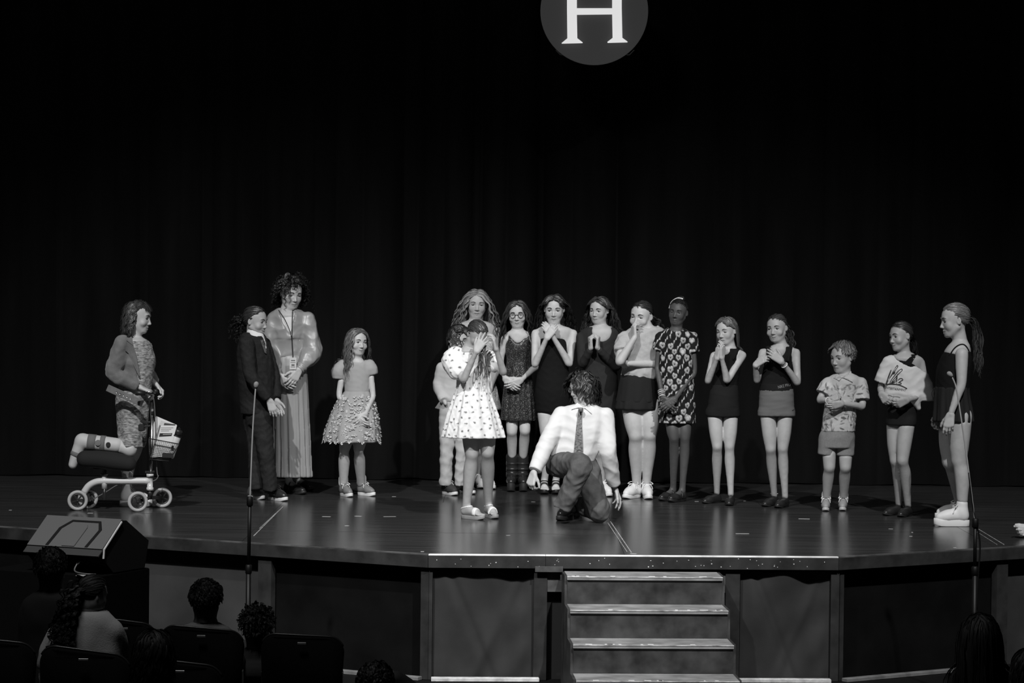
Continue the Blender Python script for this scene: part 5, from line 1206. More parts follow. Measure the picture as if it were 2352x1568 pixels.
def long_sleeve_girl():
    p = Person((1300, 660, 2.851), [(230, 1366)], 'girl in dark long-sleeved dress holding her hands together at her chest', skin=.48, scale=1.0)
    q1, _ = p.shoe((292, 1373), 20, 'sneaker', um=S_WHT, sm=SO_WHT); q2, _ = p.shoe((150, 1368), 0, 'sneaker', um=S_WHT, sm=SO_WHT)
    T = p.head((215, 150), 168, -28, 6, 2, neck=(228, 262), lid=.55, nr=(.043, .048), gaze=-8)
    p.torso([(248, 185, 275, .9), (268, 125, 330, .58), (305, 100, 355, .54), (400, 105, 340, .58), (520, 120, 325, .6), (700, 105, 330, .64)])
    a, b, c, _ = p.arm((98, 325, 0), (108, 505, -.06), (163, 398, -.17)); p.hand((163, 398, -.17), (158, 330, -.175), (.7, .2, 0), 1, (1.0, 1.0, .6), .02, fore=b, L=.16)
    a2, b2, c2, _ = p.arm((352, 325, 0), (330, 525, -.06), (205, 395, -.18)); p.hand((205, 395, -.18), (212, 325, -.18), (-.7, .2, 0), -1, (1.0, 1.0, .6), .02, fore=b2, L=.16)
    m = mat('dress_charcoal', .026, .85, bump=.2, bscale=300, attr='tone', spec=.2)
    p.garment('dress', [loft(p.rows([(250, 190, 275, .8), (270, 118, 335, .62), (310, 94, 360, .58), (400, 100, 346, .62), (520, 110, 335, .64), (640, 98, 340, .68), (760, 98, 335, .68), (852, 104, 330, .66)]), .02), p.sleeve(a, b, c, 1.92, (.040, .038, .036, .034, .026)), p.sleeve(a2, b2, c2, 1.92, (.040, .038, .036, .034, .026))], m, .0065, (.0022, 28, 6), cuts=[ell(p.J(236, 280, -.09), (.080, .12, .088)).cut(.006)])
    p.leg((165, 830), (180, 1080), q2); p.leg((270, 830, 0), (235, 1080, -.02), q1)
    p.sock(q1, 0, .09, .13); p.sock(q2, 0, .09, .13)
    p.finish()
    p.hair(mat('hair_mid', .05, .4, **HK), 'down', ears=True, n=400, length=.31, lenv=.05, wave=.012, wl=.075, part=.05, lift=.03, thick=.08, flare=.36, K=20, rad=.006, flow=(.7, -.9, .2))
    for cc, n_ in ((p.J(140, 350, -.19), 0),): bracelet(p, p.J(152, 352, -.195), (0, .3, 1), .008, .002, mat('eyelet_metal', .6, .3, metal=1), 'ring')
    return p

def kneeling_kid():
    p = Person((1130, 650, 2.8), [(455, 1528), (690, 1528)], 'kneeling teenager with shaggy curls in white shirt, patterned tie and jeans', skin=.50, scale=1.0)
    toe, _ = p.shoe((425, 1532), -28, 'loafer', L=.25, um=mat('shoe_gloss', .02, .2), sm=mat('sole_brown', .035, .6))
    T = p.head((572, 675), 185, -58, 10, -3, neck=(592, 790), lid=.6, nr=(.046, .052), browon=True)
    p.torso([(772, 545, 650, .9), (795, 480, 695, .62), (850, 440, 725, .55), (950, 425, 730, .58), (1050, 405, 690, .6), (1140, 380, 660, .64)])
    a, b, c, _ = p.arm((445, 850, 0), (340, 1055, -.1), (268, 1218, -.2)); p.hand((268, 1218, -.2), (248, 1290, -.22), (.5, .6, .2), 1, (.9, .8, .5), .02, fore=b, L=.17)
    a2, b2, c2, _ = p.arm((728, 855, 0), (748, 1090, -.04), (788, 1312, .10)); p.hand((788, 1312, .10), (818, 1400, .12), (-.6, -.2, -.4), -1, ((.3, .3, .2), (.25, .2, .2), (.35, .3, .2), (.5, .5, .3)), .12, fore=b2, L=.175)
    m = mat('shirt_white', .74, .75, bump=.12, bscale=250, attr='tone')
    p.garment('dress_shirt', [loft(p.rows([(775, 540, 655, .85), (798, 470, 705, .66), (850, 428, 738, .6), (950, 412, 742, .64), (1050, 392, 700, .68), (1150, 362, 655, .7)]), .02), p.sleeve(a, b, c, 1.92, (.064, .064, .060, .056, .046)), p.sleeve(a2, b2, c2, 1.92, (.064, .062, .060, .056, .046))], m, .0065, (.0055, 18, 17), cuts=[ell(p.J(592, 772, -.03), (.05, .08, .03)).cut()])
    p.patch('collar', [(548, 768), (510, 812), (556, 800), (592, 803)], m); p.patch('collar', [(634, 768), (642, 840), (598, 803), (592, 803)], m)
    allg = [x for g in p.garm for x in g if not x.sub]
    lf = [(1130 + x / 2.8, 650 + y / 2.8) for x, y in [(556, 805), (548, 880), (535, 1000), (524, 1122)]]; rt = [(1130 + x / 2.8, 650 + y / 2.8) for x, y in [(588, 805), (578, 880), (582, 1000), (586, 1122)]]
    lf = crom(lf, 14); rt = crom(rt, 14); A, D, _ = trace(lf, allg, p.Y); B, D2, _ = trace(rt, allg, p.Y); mid = (A + B) / 2 - D * .020; A = A - D * .013; B = B - D2 * .013
    V = np.vstack([A, mid, B]); Fs = [(k * 14 + i, k * 14 + i + 1, (k + 1) * 14 + i + 1, (k + 1) * 14 + i) for k in (0, 1) for i in range(13)]
    tie = mk('necktie', V, Fs, mat('tie_weave', .17, .6, var=.75, vscale=70, stretch=(1, 1, 1.4)), p.root)
    k_ = MB(); k_.lathe(p.J(571, 800, -.145), [(.014, .0), (.018, .012), (.012, .03)][::-1], (0, 0, -1), 10); k_.build('knot', mat('tie_weave', .2), tie, smooth=True)
    dn = mat('denim', .085, .85, bump=.35, bscale=250, var=.35, vscale=16, attr='tone')
    hipL, kneeU, ankU = p.J(430, 1165, .0), p.J(575, 1178, -.36), p.J(452, 1440, -.33)
    hipR, kneeD = p.J(600, 1180, .02), p.J(690, 1470, -.14); kneeD[2] = .075; back = kneeD + np.array([-.12, .42, .01])
    p.garment('jeans', [loft(p.rows([(1120, 360, 655, .7), (1170, 350, 665, .75), (1220, 370, 660, .75)]), .03), chain([hipL, hipL * .5 + kneeU * .5, kneeU, kneeU * .55 + ankU * .45, p.J(452, 1452, -.33)], (.095, .09, .078, .072, .066), .02, flat=True), chain([hipR, hipR * .5 + kneeD * .5, kneeD], (.095, .088, .075), .02), chain([kneeD, kneeD * .5 + back * .5, back], (.072, .066, .058), .02)], dn, .007, (.009, 24, 8))
    bt = MB(); bt.lathe(p.J(505, 1138, 0), [(.15, -.015), (.158, -.012), (.158, .012), (.15, .015)], (0, 0, 1), 30); bt.V[-1][:, 1] = p.Y + (bt.V[-1][:, 1] - p.Y) * .72; bt.build('belt', mat('belt_leather', .03, .4), p.root, smooth=True)
    p.shoe((0, 0), 165, 'loafer', L=.25, um=mat('shoe_gloss', .02, .2), sm=mat('sole_brown', .035, .6), world=np.array([back[0] - .02, back[1] + .16, 0]))
    p.finish()
    p.hair(mat('hair_shag', .035, .42, **HK), 'curly', n=460, length=.125, lenv=.025, wave=.010, curl=.006, wl=.075, grav=.30, lift=.04, thick=.07, facez=.15, facew=.31, facey=.08, kids=10, width=.0042)
    spectacles(p, T, .085, .40, -.0, mat('spectacle_metal', .3, .3, metal=.8), dark=True)
    return p
def tee_girl():
    p = Person((1300, 660, 2.851), [(480, 1385)], 'smiling girl in grey tee and layered black shorts with hand at her mouth', skin=.55, scale=1.0)
    q1, _ = p.shoe((378, 1386), -33, 'sneaker', L=.245, um=S_WHT, sm=S_WHT); q2, _ = p.shoe((545, 1390), 4, 'sneaker', L=.245, um=S_WHT, sm=S_WHT)
    T = p.head((492, 188), 192, -30, 8, 4, neck=(540, 285), lid=.5, smile=1, nr=(.05, .056), wide=1.06, gaze=-12)
    p.torso([(258, 490, 590, .9), (275, 425, 635, .62), (310, 385, 645, .58), (400, 378, 630, .64), (500, 375, 610, .68), (620, 360, 595, .72), (760, 350, 600, .72)])
    ar = (.046, .043, .036, .034, .022)
    a, b, c, _ = p.arm((385, 335, 0), (352, 485, -.19), (452, 325, -.20), r=ar); p.hand((452, 325, -.18), (440, 245, -.165), (.75, .3, .1), 1, (.7, .9, .5), .04, fore=b, L=.165)
    a2, b2, c2, _ = p.arm((632, 335, 0), (632, 500, -.04), (405, 498, -.15), r=ar); p.hand((405, 498, -.15), (345, 505, -.05), (.1, .9, .3), -1, (.3, .3, .2), fore=b2, L=.165)
    m = mat('tee_heather', .46, .85, bump=.15, bscale=300, var=.06, vscale=150, attr='tone')
    p.garment('tee_shirt', [loft(p.rows([(250, 478, 600, .85), (270, 415, 645, .66), (310, 378, 655, .64), (400, 368, 638, .7), (500, 364, 615, .72), (598, 362, 604, .72)]), .02), p.sleeve(a, b, c, .62, (.06, .066, .066)), p.sleeve(a2, b2, c2, .62, (.06, .066, .066))], m, .0065, (.007, 24, 12), cuts=[ell(p.J(540, 250, -.01), (.066, .09, .032)).cut()])
    p.leg((430, 770), (455, 970, -.03), q1, r=(.080, .075, .057, .057, .040, .032)); p.leg((552, 770), (548, 965, -.03), q2, r=(.080, .075, .057, .057, .040, .032))
    sk = mat('skort_black', .017, .85, bump=.2, bscale=300, attr='tone', spec=.2)
    g = p.garment('shorts', [loft(p.rows([(572, 358, 590, .74), (620, 348, 594, .78), (700, 335, 600, .8), (752, 325, 602, .8)]), .02, rip=(8, .004, .001, 9))], sk, .007)
    p.garment('ruffle', [loft(p.rows([(690, 338, 598, .76), (750, 326, 603, .8), (798, 318, 606, .8)]), .02, rip=(9, .006, .002, 19))], sk, .007, parent=g)
    p.sock(q1, 0, .08, .135, r=.036); p.sock(q2, 0, .08, .135, r=.036)
    p.finish()
    p.hair(H_DARK, 'pony', n=420, tie=(0, -.42, -.12), K=12, lift=.022, thick=.03, rad=.0055, tail=dict(n=50, len=.24, r=.02, dir=(-.5, -.8, -.1), wave=.012, wl=.06, grav=.22))
    return p

def heart_girl():
    p = Person((1300, 660, 2.851), [(655, 1398), (735, 1402)], 'girl in black dress printed with pale hearts and lightning bolts', skin=.085, scale=.98)
    q1, _ = p.shoe((612, 1400), -38, 'maryjane', L=.235, um=S_BLK, sm=SO_BLK); q2, _ = p.shoe((672, 1408), -38, 'maryjane', L=.235, um=S_BLK, sm=SO_BLK)
    T = p.head((733, 162), 168, -20, 2, 6, neck=(722, 285), nr=(.041, .046), lid=.6, lips=1.25, brow=.012)
    p.torso([(265, 685, 752, .9), (282, 650, 785, .66), (305, 625, 815, .58), (400, 635, 805, .6), (520, 645, 800, .62), (640, 640, 805, .64), (780, 640, 815, .66)])
    ar = (.030, .027, .025, .024, .0165)
    a, b, c, _ = p.arm((618, 325), (598, 525, .0), (632, 722, -.13), r=ar); p.hand((632, 722, -.13), (690, 800, -.165), (.45, .85, .2), 1, (.3, .4, .3), .04, fore=b, L=.165)
    a2, b2, c2, _ = p.arm((828, 325), (838, 555, .0), (715, 730, -.14), r=ar); p.hand((715, 730, -.14), (645, 785, -.18), (-.2, .9, -.2), -1, (.3, .4, .3), .04, fore=b2, L=.165)
    p.leg((695, 880), (708, 985, -.02), q1, r=(.054, .052, .043, .039, .028, .025), fwd=(-.3, -1, 0)); p.leg((778, 880), (780, 985, -.02), q2, r=(.054, .052, .043, .039, .028, .025), fwd=(-.3, -1, 0))
    p.garment('dress', [loft(p.rows([(262, 670, 765, .8), (280, 635, 800, .68), (305, 608, 828, .62), (345, 605, 832, .62), (450, 612, 826, .64), (600, 612, 835, .66), (760, 605, 845, .66), (888, 608, 848, .66)]), .02, rip=(7, .008, 0, 3)), p.sleeve(a, b, c, .42, (.042, .05, .052)), p.sleeve(a2, b2, c2, .42, (.042, .05, .052))],
              mat('heart_dress', .95, .85, attr='tone', spec=.2), .0040, (.003, 25, 1), tone=heart_tone, cuts=[ell(p.J(720, 262, -.02), (.058, .10, .034)).cut()])
    for i, z in enumerate((0, .012, .024, .035)): bracelet(p, c + (b - c) * (.05 + z * 5), nrm(c - b), .023 + .001 * i, .0048, mat('bracelet_%s' % 'ab'[i % 2], (.7, .4)[i % 2], .35))
    p.finish()
    p.hair(H_BLACK, 'pony', n=420, tie=(0, -.40, .42), K=10, lift=.02, thick=.02, rad=.0045)
    rg = np.random.RandomState(1); bc = T(.05, -.42, .46); t = np.linspace(0, 6.28, 12); pa = []
    for i in range(50):
        ax = nrm(rg.randn(3)); u = nrm(np.cross(ax, (0, .3, 1))); v = np.cross(ax, u); r = rg.uniform(.012, .03); pa.append(bc + np.outer(np.cos(t), u) * r + np.outer(np.sin(t), v) * r)
    V, Fq = tubes(np.array(pa), np.full((len(pa), 12), .004), 5, cap=False); mk('bun', V, Fq, H_BLACK, p.root, attrs={'tone': np.ones(len(V))})
    h = MB(); h.tube(crom([T(.36, -.05, .10), T(.30, -.10, .36), T(.10, -.10, .53), (T(-.12, -.08, .53))], 16), .007, 6); h.build('hairband', mat('hairband_white', .7, .4), p.root, smooth=True)
    return p

def sleeveless(p, rows, cuts, m, extra=(), name='leotard', h=.0062):
    return p.garment(name, [loft(p.rows(rows), .01)] + list(extra), m, h, (.0015, 30, 3), cuts=cuts)

def leotard_girl():
    p = Person((1590, 690, 3.136), [(200, 1468)], 'girl in all-black leotard and shorts pressing both hands to her lips', skin=.48, scale=.94)
    q1, _ = p.shoe((75, 1464), -42, 'flat', L=.235, um=S_BLK, sm=SO_BLK); q2, _ = p.shoe((262, 1480), -10, 'flat', L=.235, um=S_BLK, sm=SO_BLK)
    T = p.head((243, 222), 192, -36, 6, -4, neck=(272, 340), lid=.5, nr=(.042, .047), gaze=-6, brow=.09)
    p.torso([(338, 215, 310, .85), (355, 180, 350, .6), (385, 160, 372, .55), (480, 170, 345, .6), (600, 150, 325, .64), (700, 130, 332, .68), (800, 125, 328, .68)])
    a, b, c, _ = p.arm((158, 398), (112, 580, -.06), (178, 420, -.17)); p.hand((178, 420, -.17), (195, 318, -.165), (.6, .35, -.1), 1, (.35, .5, .3), .03, fore=b, L=.165)
    a2, b2, c2, _ = p.arm((362, 395), (252, 575, -.10), (212, 415, -.18)); p.hand((212, 415, -.18), (222, 312, -.17), (-.5, .35, -.1), -1, (.3, .5, .3), .03, fore=b2, L=.165)
    R_ = (.060, .056, .044, .042, .029, .025)
    A = p.leg((160, 810), (180, 1050, -.02), q1, r=R_); B = p.leg((278, 810), (268, 1050, -.02), q2, r=R_)
    sleeveless(p, [(345, 195, 335, .74), (385, 172, 352, .64), (480, 165, 350, .64), (600, 144, 330, .67), (690, 126, 334, .7)], [ell(p.J(235, 340, -.10), (.052, .10, .060)).cut(.005), ell(p.J(148, 400, 0), (.030, .12, .06)).cut(.005), ell(p.J(375, 410, 0), (.036, .12, .065)).cut(.005)], M_BLACK, extra=[p.strap([(296, 420, -.066), (318, 375, -.05), (330, 350, -.01), (332, 365, .04)], .010), p.strap([(185, 420, -.066), (190, 375, -.05), (198, 350, -.01), (202, 365, .04)], .010)])
    p.garment('shorts', [loft(p.rows([(606, 142, 330, .7), (680, 122, 336, .72), (760, 112, 340, .72), (838, 108, 341, .68)]), .02), chain([A[0], A[0] + (A[1] - A[0]) * .10], (.070, .068)), chain([B[0], B[0] + (B[1] - B[0]) * .10], (.070, .068))], M_BLACK2, .0065, (.0018, 34, 4, (.4, .4, 1.6)), cuts=[rbox(p.J(225, 900), (.4, .4, (900 - 836) * p.u), None, .001).cut(.002)])
    p.finish()
    p.hair(mat('hair_honey', .12, .4, **HK), 'down', n=380, length=.21, lenv=.02, wave=.002, wl=.2, part=-.05, lift=.02, thick=.03, K=16, flow=(.55, -1.2, .2), ears=True)
    return p

def grey_shorts_girl():
    p = Person((1590, 690, 3.136), [(600, 1488)], 'girl in black tank top and grey sports shorts with fingers at her neckline', skin=.42, scale=.95)
    q1, _ = p.shoe((510, 1486), -34, 'flat', L=.235, um=S_BLK, sm=SO_BLK); q2, _ = p.shoe((604, 1496), -28, 'flat', L=.235, um=S_BLK, sm=SO_BLK)
    T = p.head((608, 200), 198, -28, 4, -4, neck=(640, 325), lid=.7, smile=1, nr=(.044, .049), gaze=-10)
    p.torso([(318, 590, 690, .85), (338, 535, 730, .58), (370, 515, 748, .54), (480, 508, 715, .6), (600, 500, 708, .64), (700, 490, 725, .68), (800, 488, 725, .68)])
    a, b, c, _ = p.arm((508, 375), (468, 572, -.04), (452, 468, -.15)); p.hand((452, 468, -.15), (550, 392, -.165), (.3, .6, -.4), 1, (.5, .5, .3), .03, fore=b, L=.16)
    a2, b2, c2, _ = p.arm((748, 375), (758, 590, -.05), (645, 440, -.17)); p.hand((645, 440, -.17), (560, 372, -.17), (-.3, .9, .1), -1, (.3, .4, .3), .06, fore=b2, L=.165)
    R_ = (.061, .057, .044, .042, .029, .025)
    A = p.leg((542, 810), (565, 1070, -.02), q1, r=R_); B = p.leg((670, 810), (652, 1065, -.02), q2, r=R_)
    tank = [(330, 530, 735, .62), (370, 520, 738, .62), (480, 502, 720, .64), (600, 494, 713, .67), (655, 488, 722, .69)]
    sleeveless(p, tank, [ell(p.J(622, 325, -.08), (.062, .10, .092)).cut(.005), ell(p.J(498, 380, 0), (.036, .12, .068)).cut(.005), ell(p.J(752, 385, 0), (.044, .12, .085)).cut(.005)], mat('tank_black', .010, .85, spec=.15, bump=.2, bscale=300, attr='tone'), name='tank_top', extra=[p.strap([(690, 430, -.07), (702, 375, -.055), (706, 336, -.01), (705, 365, .04)], .013), p.strap([(542, 430, -.07), (538, 375, -.055), (548, 336, -.01), (548, 365, .04)], .011)])
    sg = mat('shorts_grey', .13, .85, bump=.2, bscale=300, attr='tone')
    sh = [loft(p.rows([(632, 486, 728, .71), (700, 481, 733, .73), (836, 479, 736, .66)]), .02), chain([A[0], A[0] + (A[1] - A[0]) * .12], (.075, .074)), chain([B[0], B[0] + (B[1] - B[0]) * .12], (.075, .074))]
    wb = p.garment('waistband', [loft(p.rows([(596, 490, 716, .70), (630, 485, 724, .72), (652, 482, 730, .735)]), .01)], mat('waistband_black', .008, .8, attr='tone', spec=.2), .006, cuts=[])
    g = p.garment('sports_shorts', sh, sg, .0065, (.002, 34, 5, (.4, .4, 1.5)), cuts=[rbox(p.J(605, 900), (.4, .4, (900 - 832) * p.u), None, .001).cut(.002)])
    c_ = lambda x, y: (1740 + x / 7.125, 780 + y / 7.125)
    lettering(p, 'lettering', 'NIKE PRO', c_(338, 800), c_(545, 752), 7.0, p.garm[-2], mat('print_grey', .2, .6), wb)
    strokes(p, 'tick_mark', [[c_(566, 1150), c_(574, 1158), c_(598, 1138)]], p.garm[-1], mat('print_dark', .02, .6), .0022, .001, g)
    p.finish()
    p.hair(mat('hair_darkish', .06, .4, **HK), 'pony', n=420, tie=(0, -.44, .02), K=12, lift=.022, thick=.03, rad=.0053, tail=dict(n=60, len=.22, r=.02, dir=(-.5, -.8, 0), wave=.012, wl=.07, grav=.25))
    bracelet(p, c2 + (b2 - c2) * .06, nrm(c2 - b2), .021, .0022, mat('bracelet_dark', .03, .5)); bracelet(p, c2 + (b2 - c2) * .17, nrm(c2 - b2), .023, .0045)
    bracelet(p, q1 + np.array([0, 0, .03]), (0, 0, 1), .028, .003, name='anklet')
    return p

def small_boy():
    p = Person((1840, 670, 2.851), [(220, 1436)], 'small boy in leaf-print short-sleeved shirt and grey shorts', skin=.40, scale=.82)
    su = mat('trainer_grey', .30, .6); qs = []
    for x, y, ya in ((160, 1438, -8), (270, 1436, -10)):
        q, d = p.shoe((x, y), ya, 'sneaker', L=.235, um=su, sm=mat('sole_pale', .5, .6)); qs.append(q)
    T = p.head((268, 428), 200, -48, 8, 0, neck=(288, 540), lid=.7, nr=(.05, .054), wide=1.02, brow=.12)
    p.torso([(532, 245, 330, .9), (555, 200, 372, .66), (590, 185, 385, .6), (700, 175, 358, .68), (800, 165, 352, .72), (920, 158, 345, .74)])
    ar = (.036, .033, .032, .031, .021)
    a, b, c, _ = p.arm((175, 600), (122, 705, -.03), (185, 712, -.15), r=ar); p.hand((185, 712, -.15), (250, 680, -.17), (.2, .6, -.5), 1, (.9, .9, .5), .02, fore=b, L=.16)
    a2, b2, c2, _ = p.arm((392, 600), (402, 748, -.04), (270, 732, -.16), r=ar); p.hand((270, 732, -.16), (185, 748, -.19), (-.1, .9, .2), -1, (.25, .35, .3), .05, fore=b2, L=.165)
    p.garment('leaf_shirt', [loft(p.rows([(532, 238, 338, .85), (555, 192, 378, .7), (595, 172, 396, .68), (700, 160, 368, .74), (800, 145, 362, .78), (912, 133, 353, .8)]), .02), p.sleeve(a, b, c, .62, (.058, .066, .066)), p.sleeve(a2, b2, c2, .72, (.058, .066, .070))], mat('leaf_shirt', .46, .85, attr='tone'), .0045, (.003, 24, 5), tone=leaf_tone, cuts=[ell(p.J(280, 530, -.03), (.042, .07, .03)).cut()])
    lc = mat('leaf_collar', .4, .8, var=.4, vscale=60, attr='tone'); p.patch('collar', [(232, 538), (212, 562), (250, 582), (268, 560)], lc); p.patch('collar', [(328, 520), (338, 592), (300, 572), (268, 560)], lc)
    R_ = (.068, .062, .054, .052, .04, .036)
    A = p.leg((180, 960), (185, 1150, -.02), qs[0], r=R_); B = p.leg((292, 960), (290, 1150, -.02), qs[1], r=R_)
    p.garment('shorts', [loft(p.rows([(890, 140, 348, .78), (950, 126, 350, .78), (1020, 118, 350, .72)]), .02), chain([p.J(178, 950), p.J(167, 1068)], np.array([.070, .068]), .004, flat=True), chain([p.J(292, 950), p.J(288, 1072)], np.array([.070, .068]), .004, flat=True)], mat('shorts_marl', .20, .85, bump=.2, bscale=250, var=.1, vscale=80, attr='tone'), .0065, (.003, 26, 7), cuts=[rbox(p.J(230, 1180), (.4, .4, (1180 - 1072) * p.u), None, .001).cut(.002)])
    for q in qs: p.sock(q, 0, .07, .115, r=.043)
    bracelet(p, c + (b - c) * .1, nrm(c - b), .024, .004)
    p.finish()
    p.hair(mat('hair_boy', .15, .5, **HK), 'short', n=560, length=.036, lenv=.008, lift=.02, thick=.03, flow=(-.2, .25, -.1), grav=.10, wave=.001, wl=.05, width=.0042, facez=.27, lenfn=lambda N: np.where(N[:, 2] < .3, .6, 1.0 + .15 * (N[:, 1] > .3)))
    return p

def off_shoulder_girl():
    p = Person((2000, 670, 2.656), [(160, 1372)], 'girl in slipped-off white slogan tee over black leotard and shorts', skin=.40, scale=.96)
    q1, _ = p.shoe((76, 1366), -47, 'flat', L=.235, um=S_BLK, sm=SO_BLK); q2, _ = p.shoe((174, 1376), -29, 'flat', L=.235, um=S_BLK, sm=SO_BLK)
    T = p.head((182, 272), 176, -62, 4, -4, neck=(205, 380), lid=.6, smile=1, nr=(.041, .046))
    p.torso([(372, 170, 255, .85), (392, 125, 300, .62), (420, 112, 320, .6), (520, 115, 290, .64), (640, 105, 280, .66), (760, 100, 275, .7)])
    a, b, c, _ = p.arm((108, 430), (62, 585, .02), (70, 648, -.10)); p.hand((62, 620, -.08), (100, 672, -.14), (.2, .8, .3), 1, (.9, .8, .5), .02, fore=b, L=.16)
    a2, b2, c2, _ = p.arm((305, 435), (345, 620, -.0), (225, 660, -.16)); p.hand((225, 660, -.16), (160, 685, -.19), (.1, .8, .3), -1, (.8, .8, .5), .02, fore=b2, L=.165)
    R_ = (.063, .057, .045, .043, .030, .026)
    A = p.leg((145, 790, .04), (152, 1030, .03), q1, r=R_, fwd=(-.8, -.6, 0)); B = p.leg((222, 790, -.02), (195, 1030, -.05), q2, r=R_, fwd=(-.7, -.7, 0))
    sleeveless(p, [(380, 150, 280, .7), (420, 118, 305, .64), (520, 112, 294, .67), (640, 102, 284, .7), (720, 98, 280, .72)], [ell(p.J(205, 372, -.06), (.05, .10, .05)).cut(.005), ell(p.J(315, 420, 0), (.058, .12, .07)).cut(.005)], M_BLACK)
    p.garment('shorts', [loft(p.rows([(650, 100, 284, .72), (740, 98, 280, .74), (815, 98, 276, .68)]), .02), chain([A[0], A[0] + (A[1] - A[0]) * .10], (.066, .066)), chain([B[0], B[0] + (B[1] - B[0]) * .10], (.066, .066))], M_BLACK2, .0065, cuts=[rbox(p.J(190, 890), (.4, .4, (890 - 812) * p.u), None, .001).cut(.002)])
    m = mat('tee_white', .60, .8, bump=.15, bscale=300, attr='tone')
    tee = [loft(p.rows([(388, 112, 215, .75), (430, 102, 290, .66), (455, 98, 332, .62), (500, 92, 352, .60), (560, 84, 380, .54), (620, 80, 388, .5), (664, 84, 384, .46)]), .02), p.sleeve(a, b, c, .8, (.05, .06, .066)), rcone(p.J(268, 640, -.06), p.J(292, 708, -.05), .05, .018)]
    g = p.garment('tee_shirt', tee, m, .0062, (.0045, 22, 23), cuts=[rcone(p.J(160, 372, -.05), p.J(240, 428, -.05), .035, .045).cut(.008), rcone(p.J(240, 428, -.02), p.J(350, 420, 0), .055, .10).cut(.008)])
    p.patch('leotard_strap', [(196, 440), (235, 402), (264, 383), (274, 396), (255, 425), (243, 452)], M_BLACK, prims=p.body, lift=.004, th=.003)
    c_ = lambda pts: [(2010 + x / 6.533, 720 + y / 6.533) for x, y in pts]
    pr = p.garm[-1]; ink = mat('print_ink', .035, .7)
    strokes(p, 'slogan_script', [c_(l) for l in (
        [(160, 1062), (185, 980), (230, 865), (240, 850), (222, 905), (190, 1000), (168, 1055)], [(168, 1055), (240, 930), (320, 790), (342, 785), (330, 815), (280, 880), (225, 960), (188, 1020), (172, 1060)],
        [(272, 905), (290, 872), (298, 880), (285, 905)], [(222, 1045), (250, 985), (340, 870), (392, 832), (408, 842), (395, 865), (335, 920), (280, 985), (245, 1035)], [(245, 1035), (300, 1000), (330, 945), (318, 1010), (290, 1030), (240, 1040)],
        [(345, 1000), (370, 975), (405, 975), (415, 995), (385, 1010), (350, 1035), (385, 1035), (390, 1055), (340, 1060)], [(335, 905), (328, 1000), (325, 1065)])], pr, ink, .0028, .0015, g)
    strokes(p, 'slogan_underline', [c_([(170, 1065), (240, 1052), (330, 1065), (400, 1085), (478, 1125)])], pr, ink, .0045, .001, g)
    lettering(p, 'slogan_lettering', 'ENTERTAINMENT', c_([(146, 1125)])[0], c_([(462, 1168)])[0], 5.4, pr, ink, g)
    p.finish()
    p.hair(H_DARK, 'pony', n=420, tie=(0, -.42, -.12), K=12, lift=.02, thick=.025, rad=.005, tail=dict(n=60, len=.17, r=.016, dir=(-.2, -1, 0), wave=.006, wl=.09, grav=.36, fan=.14))
    return p

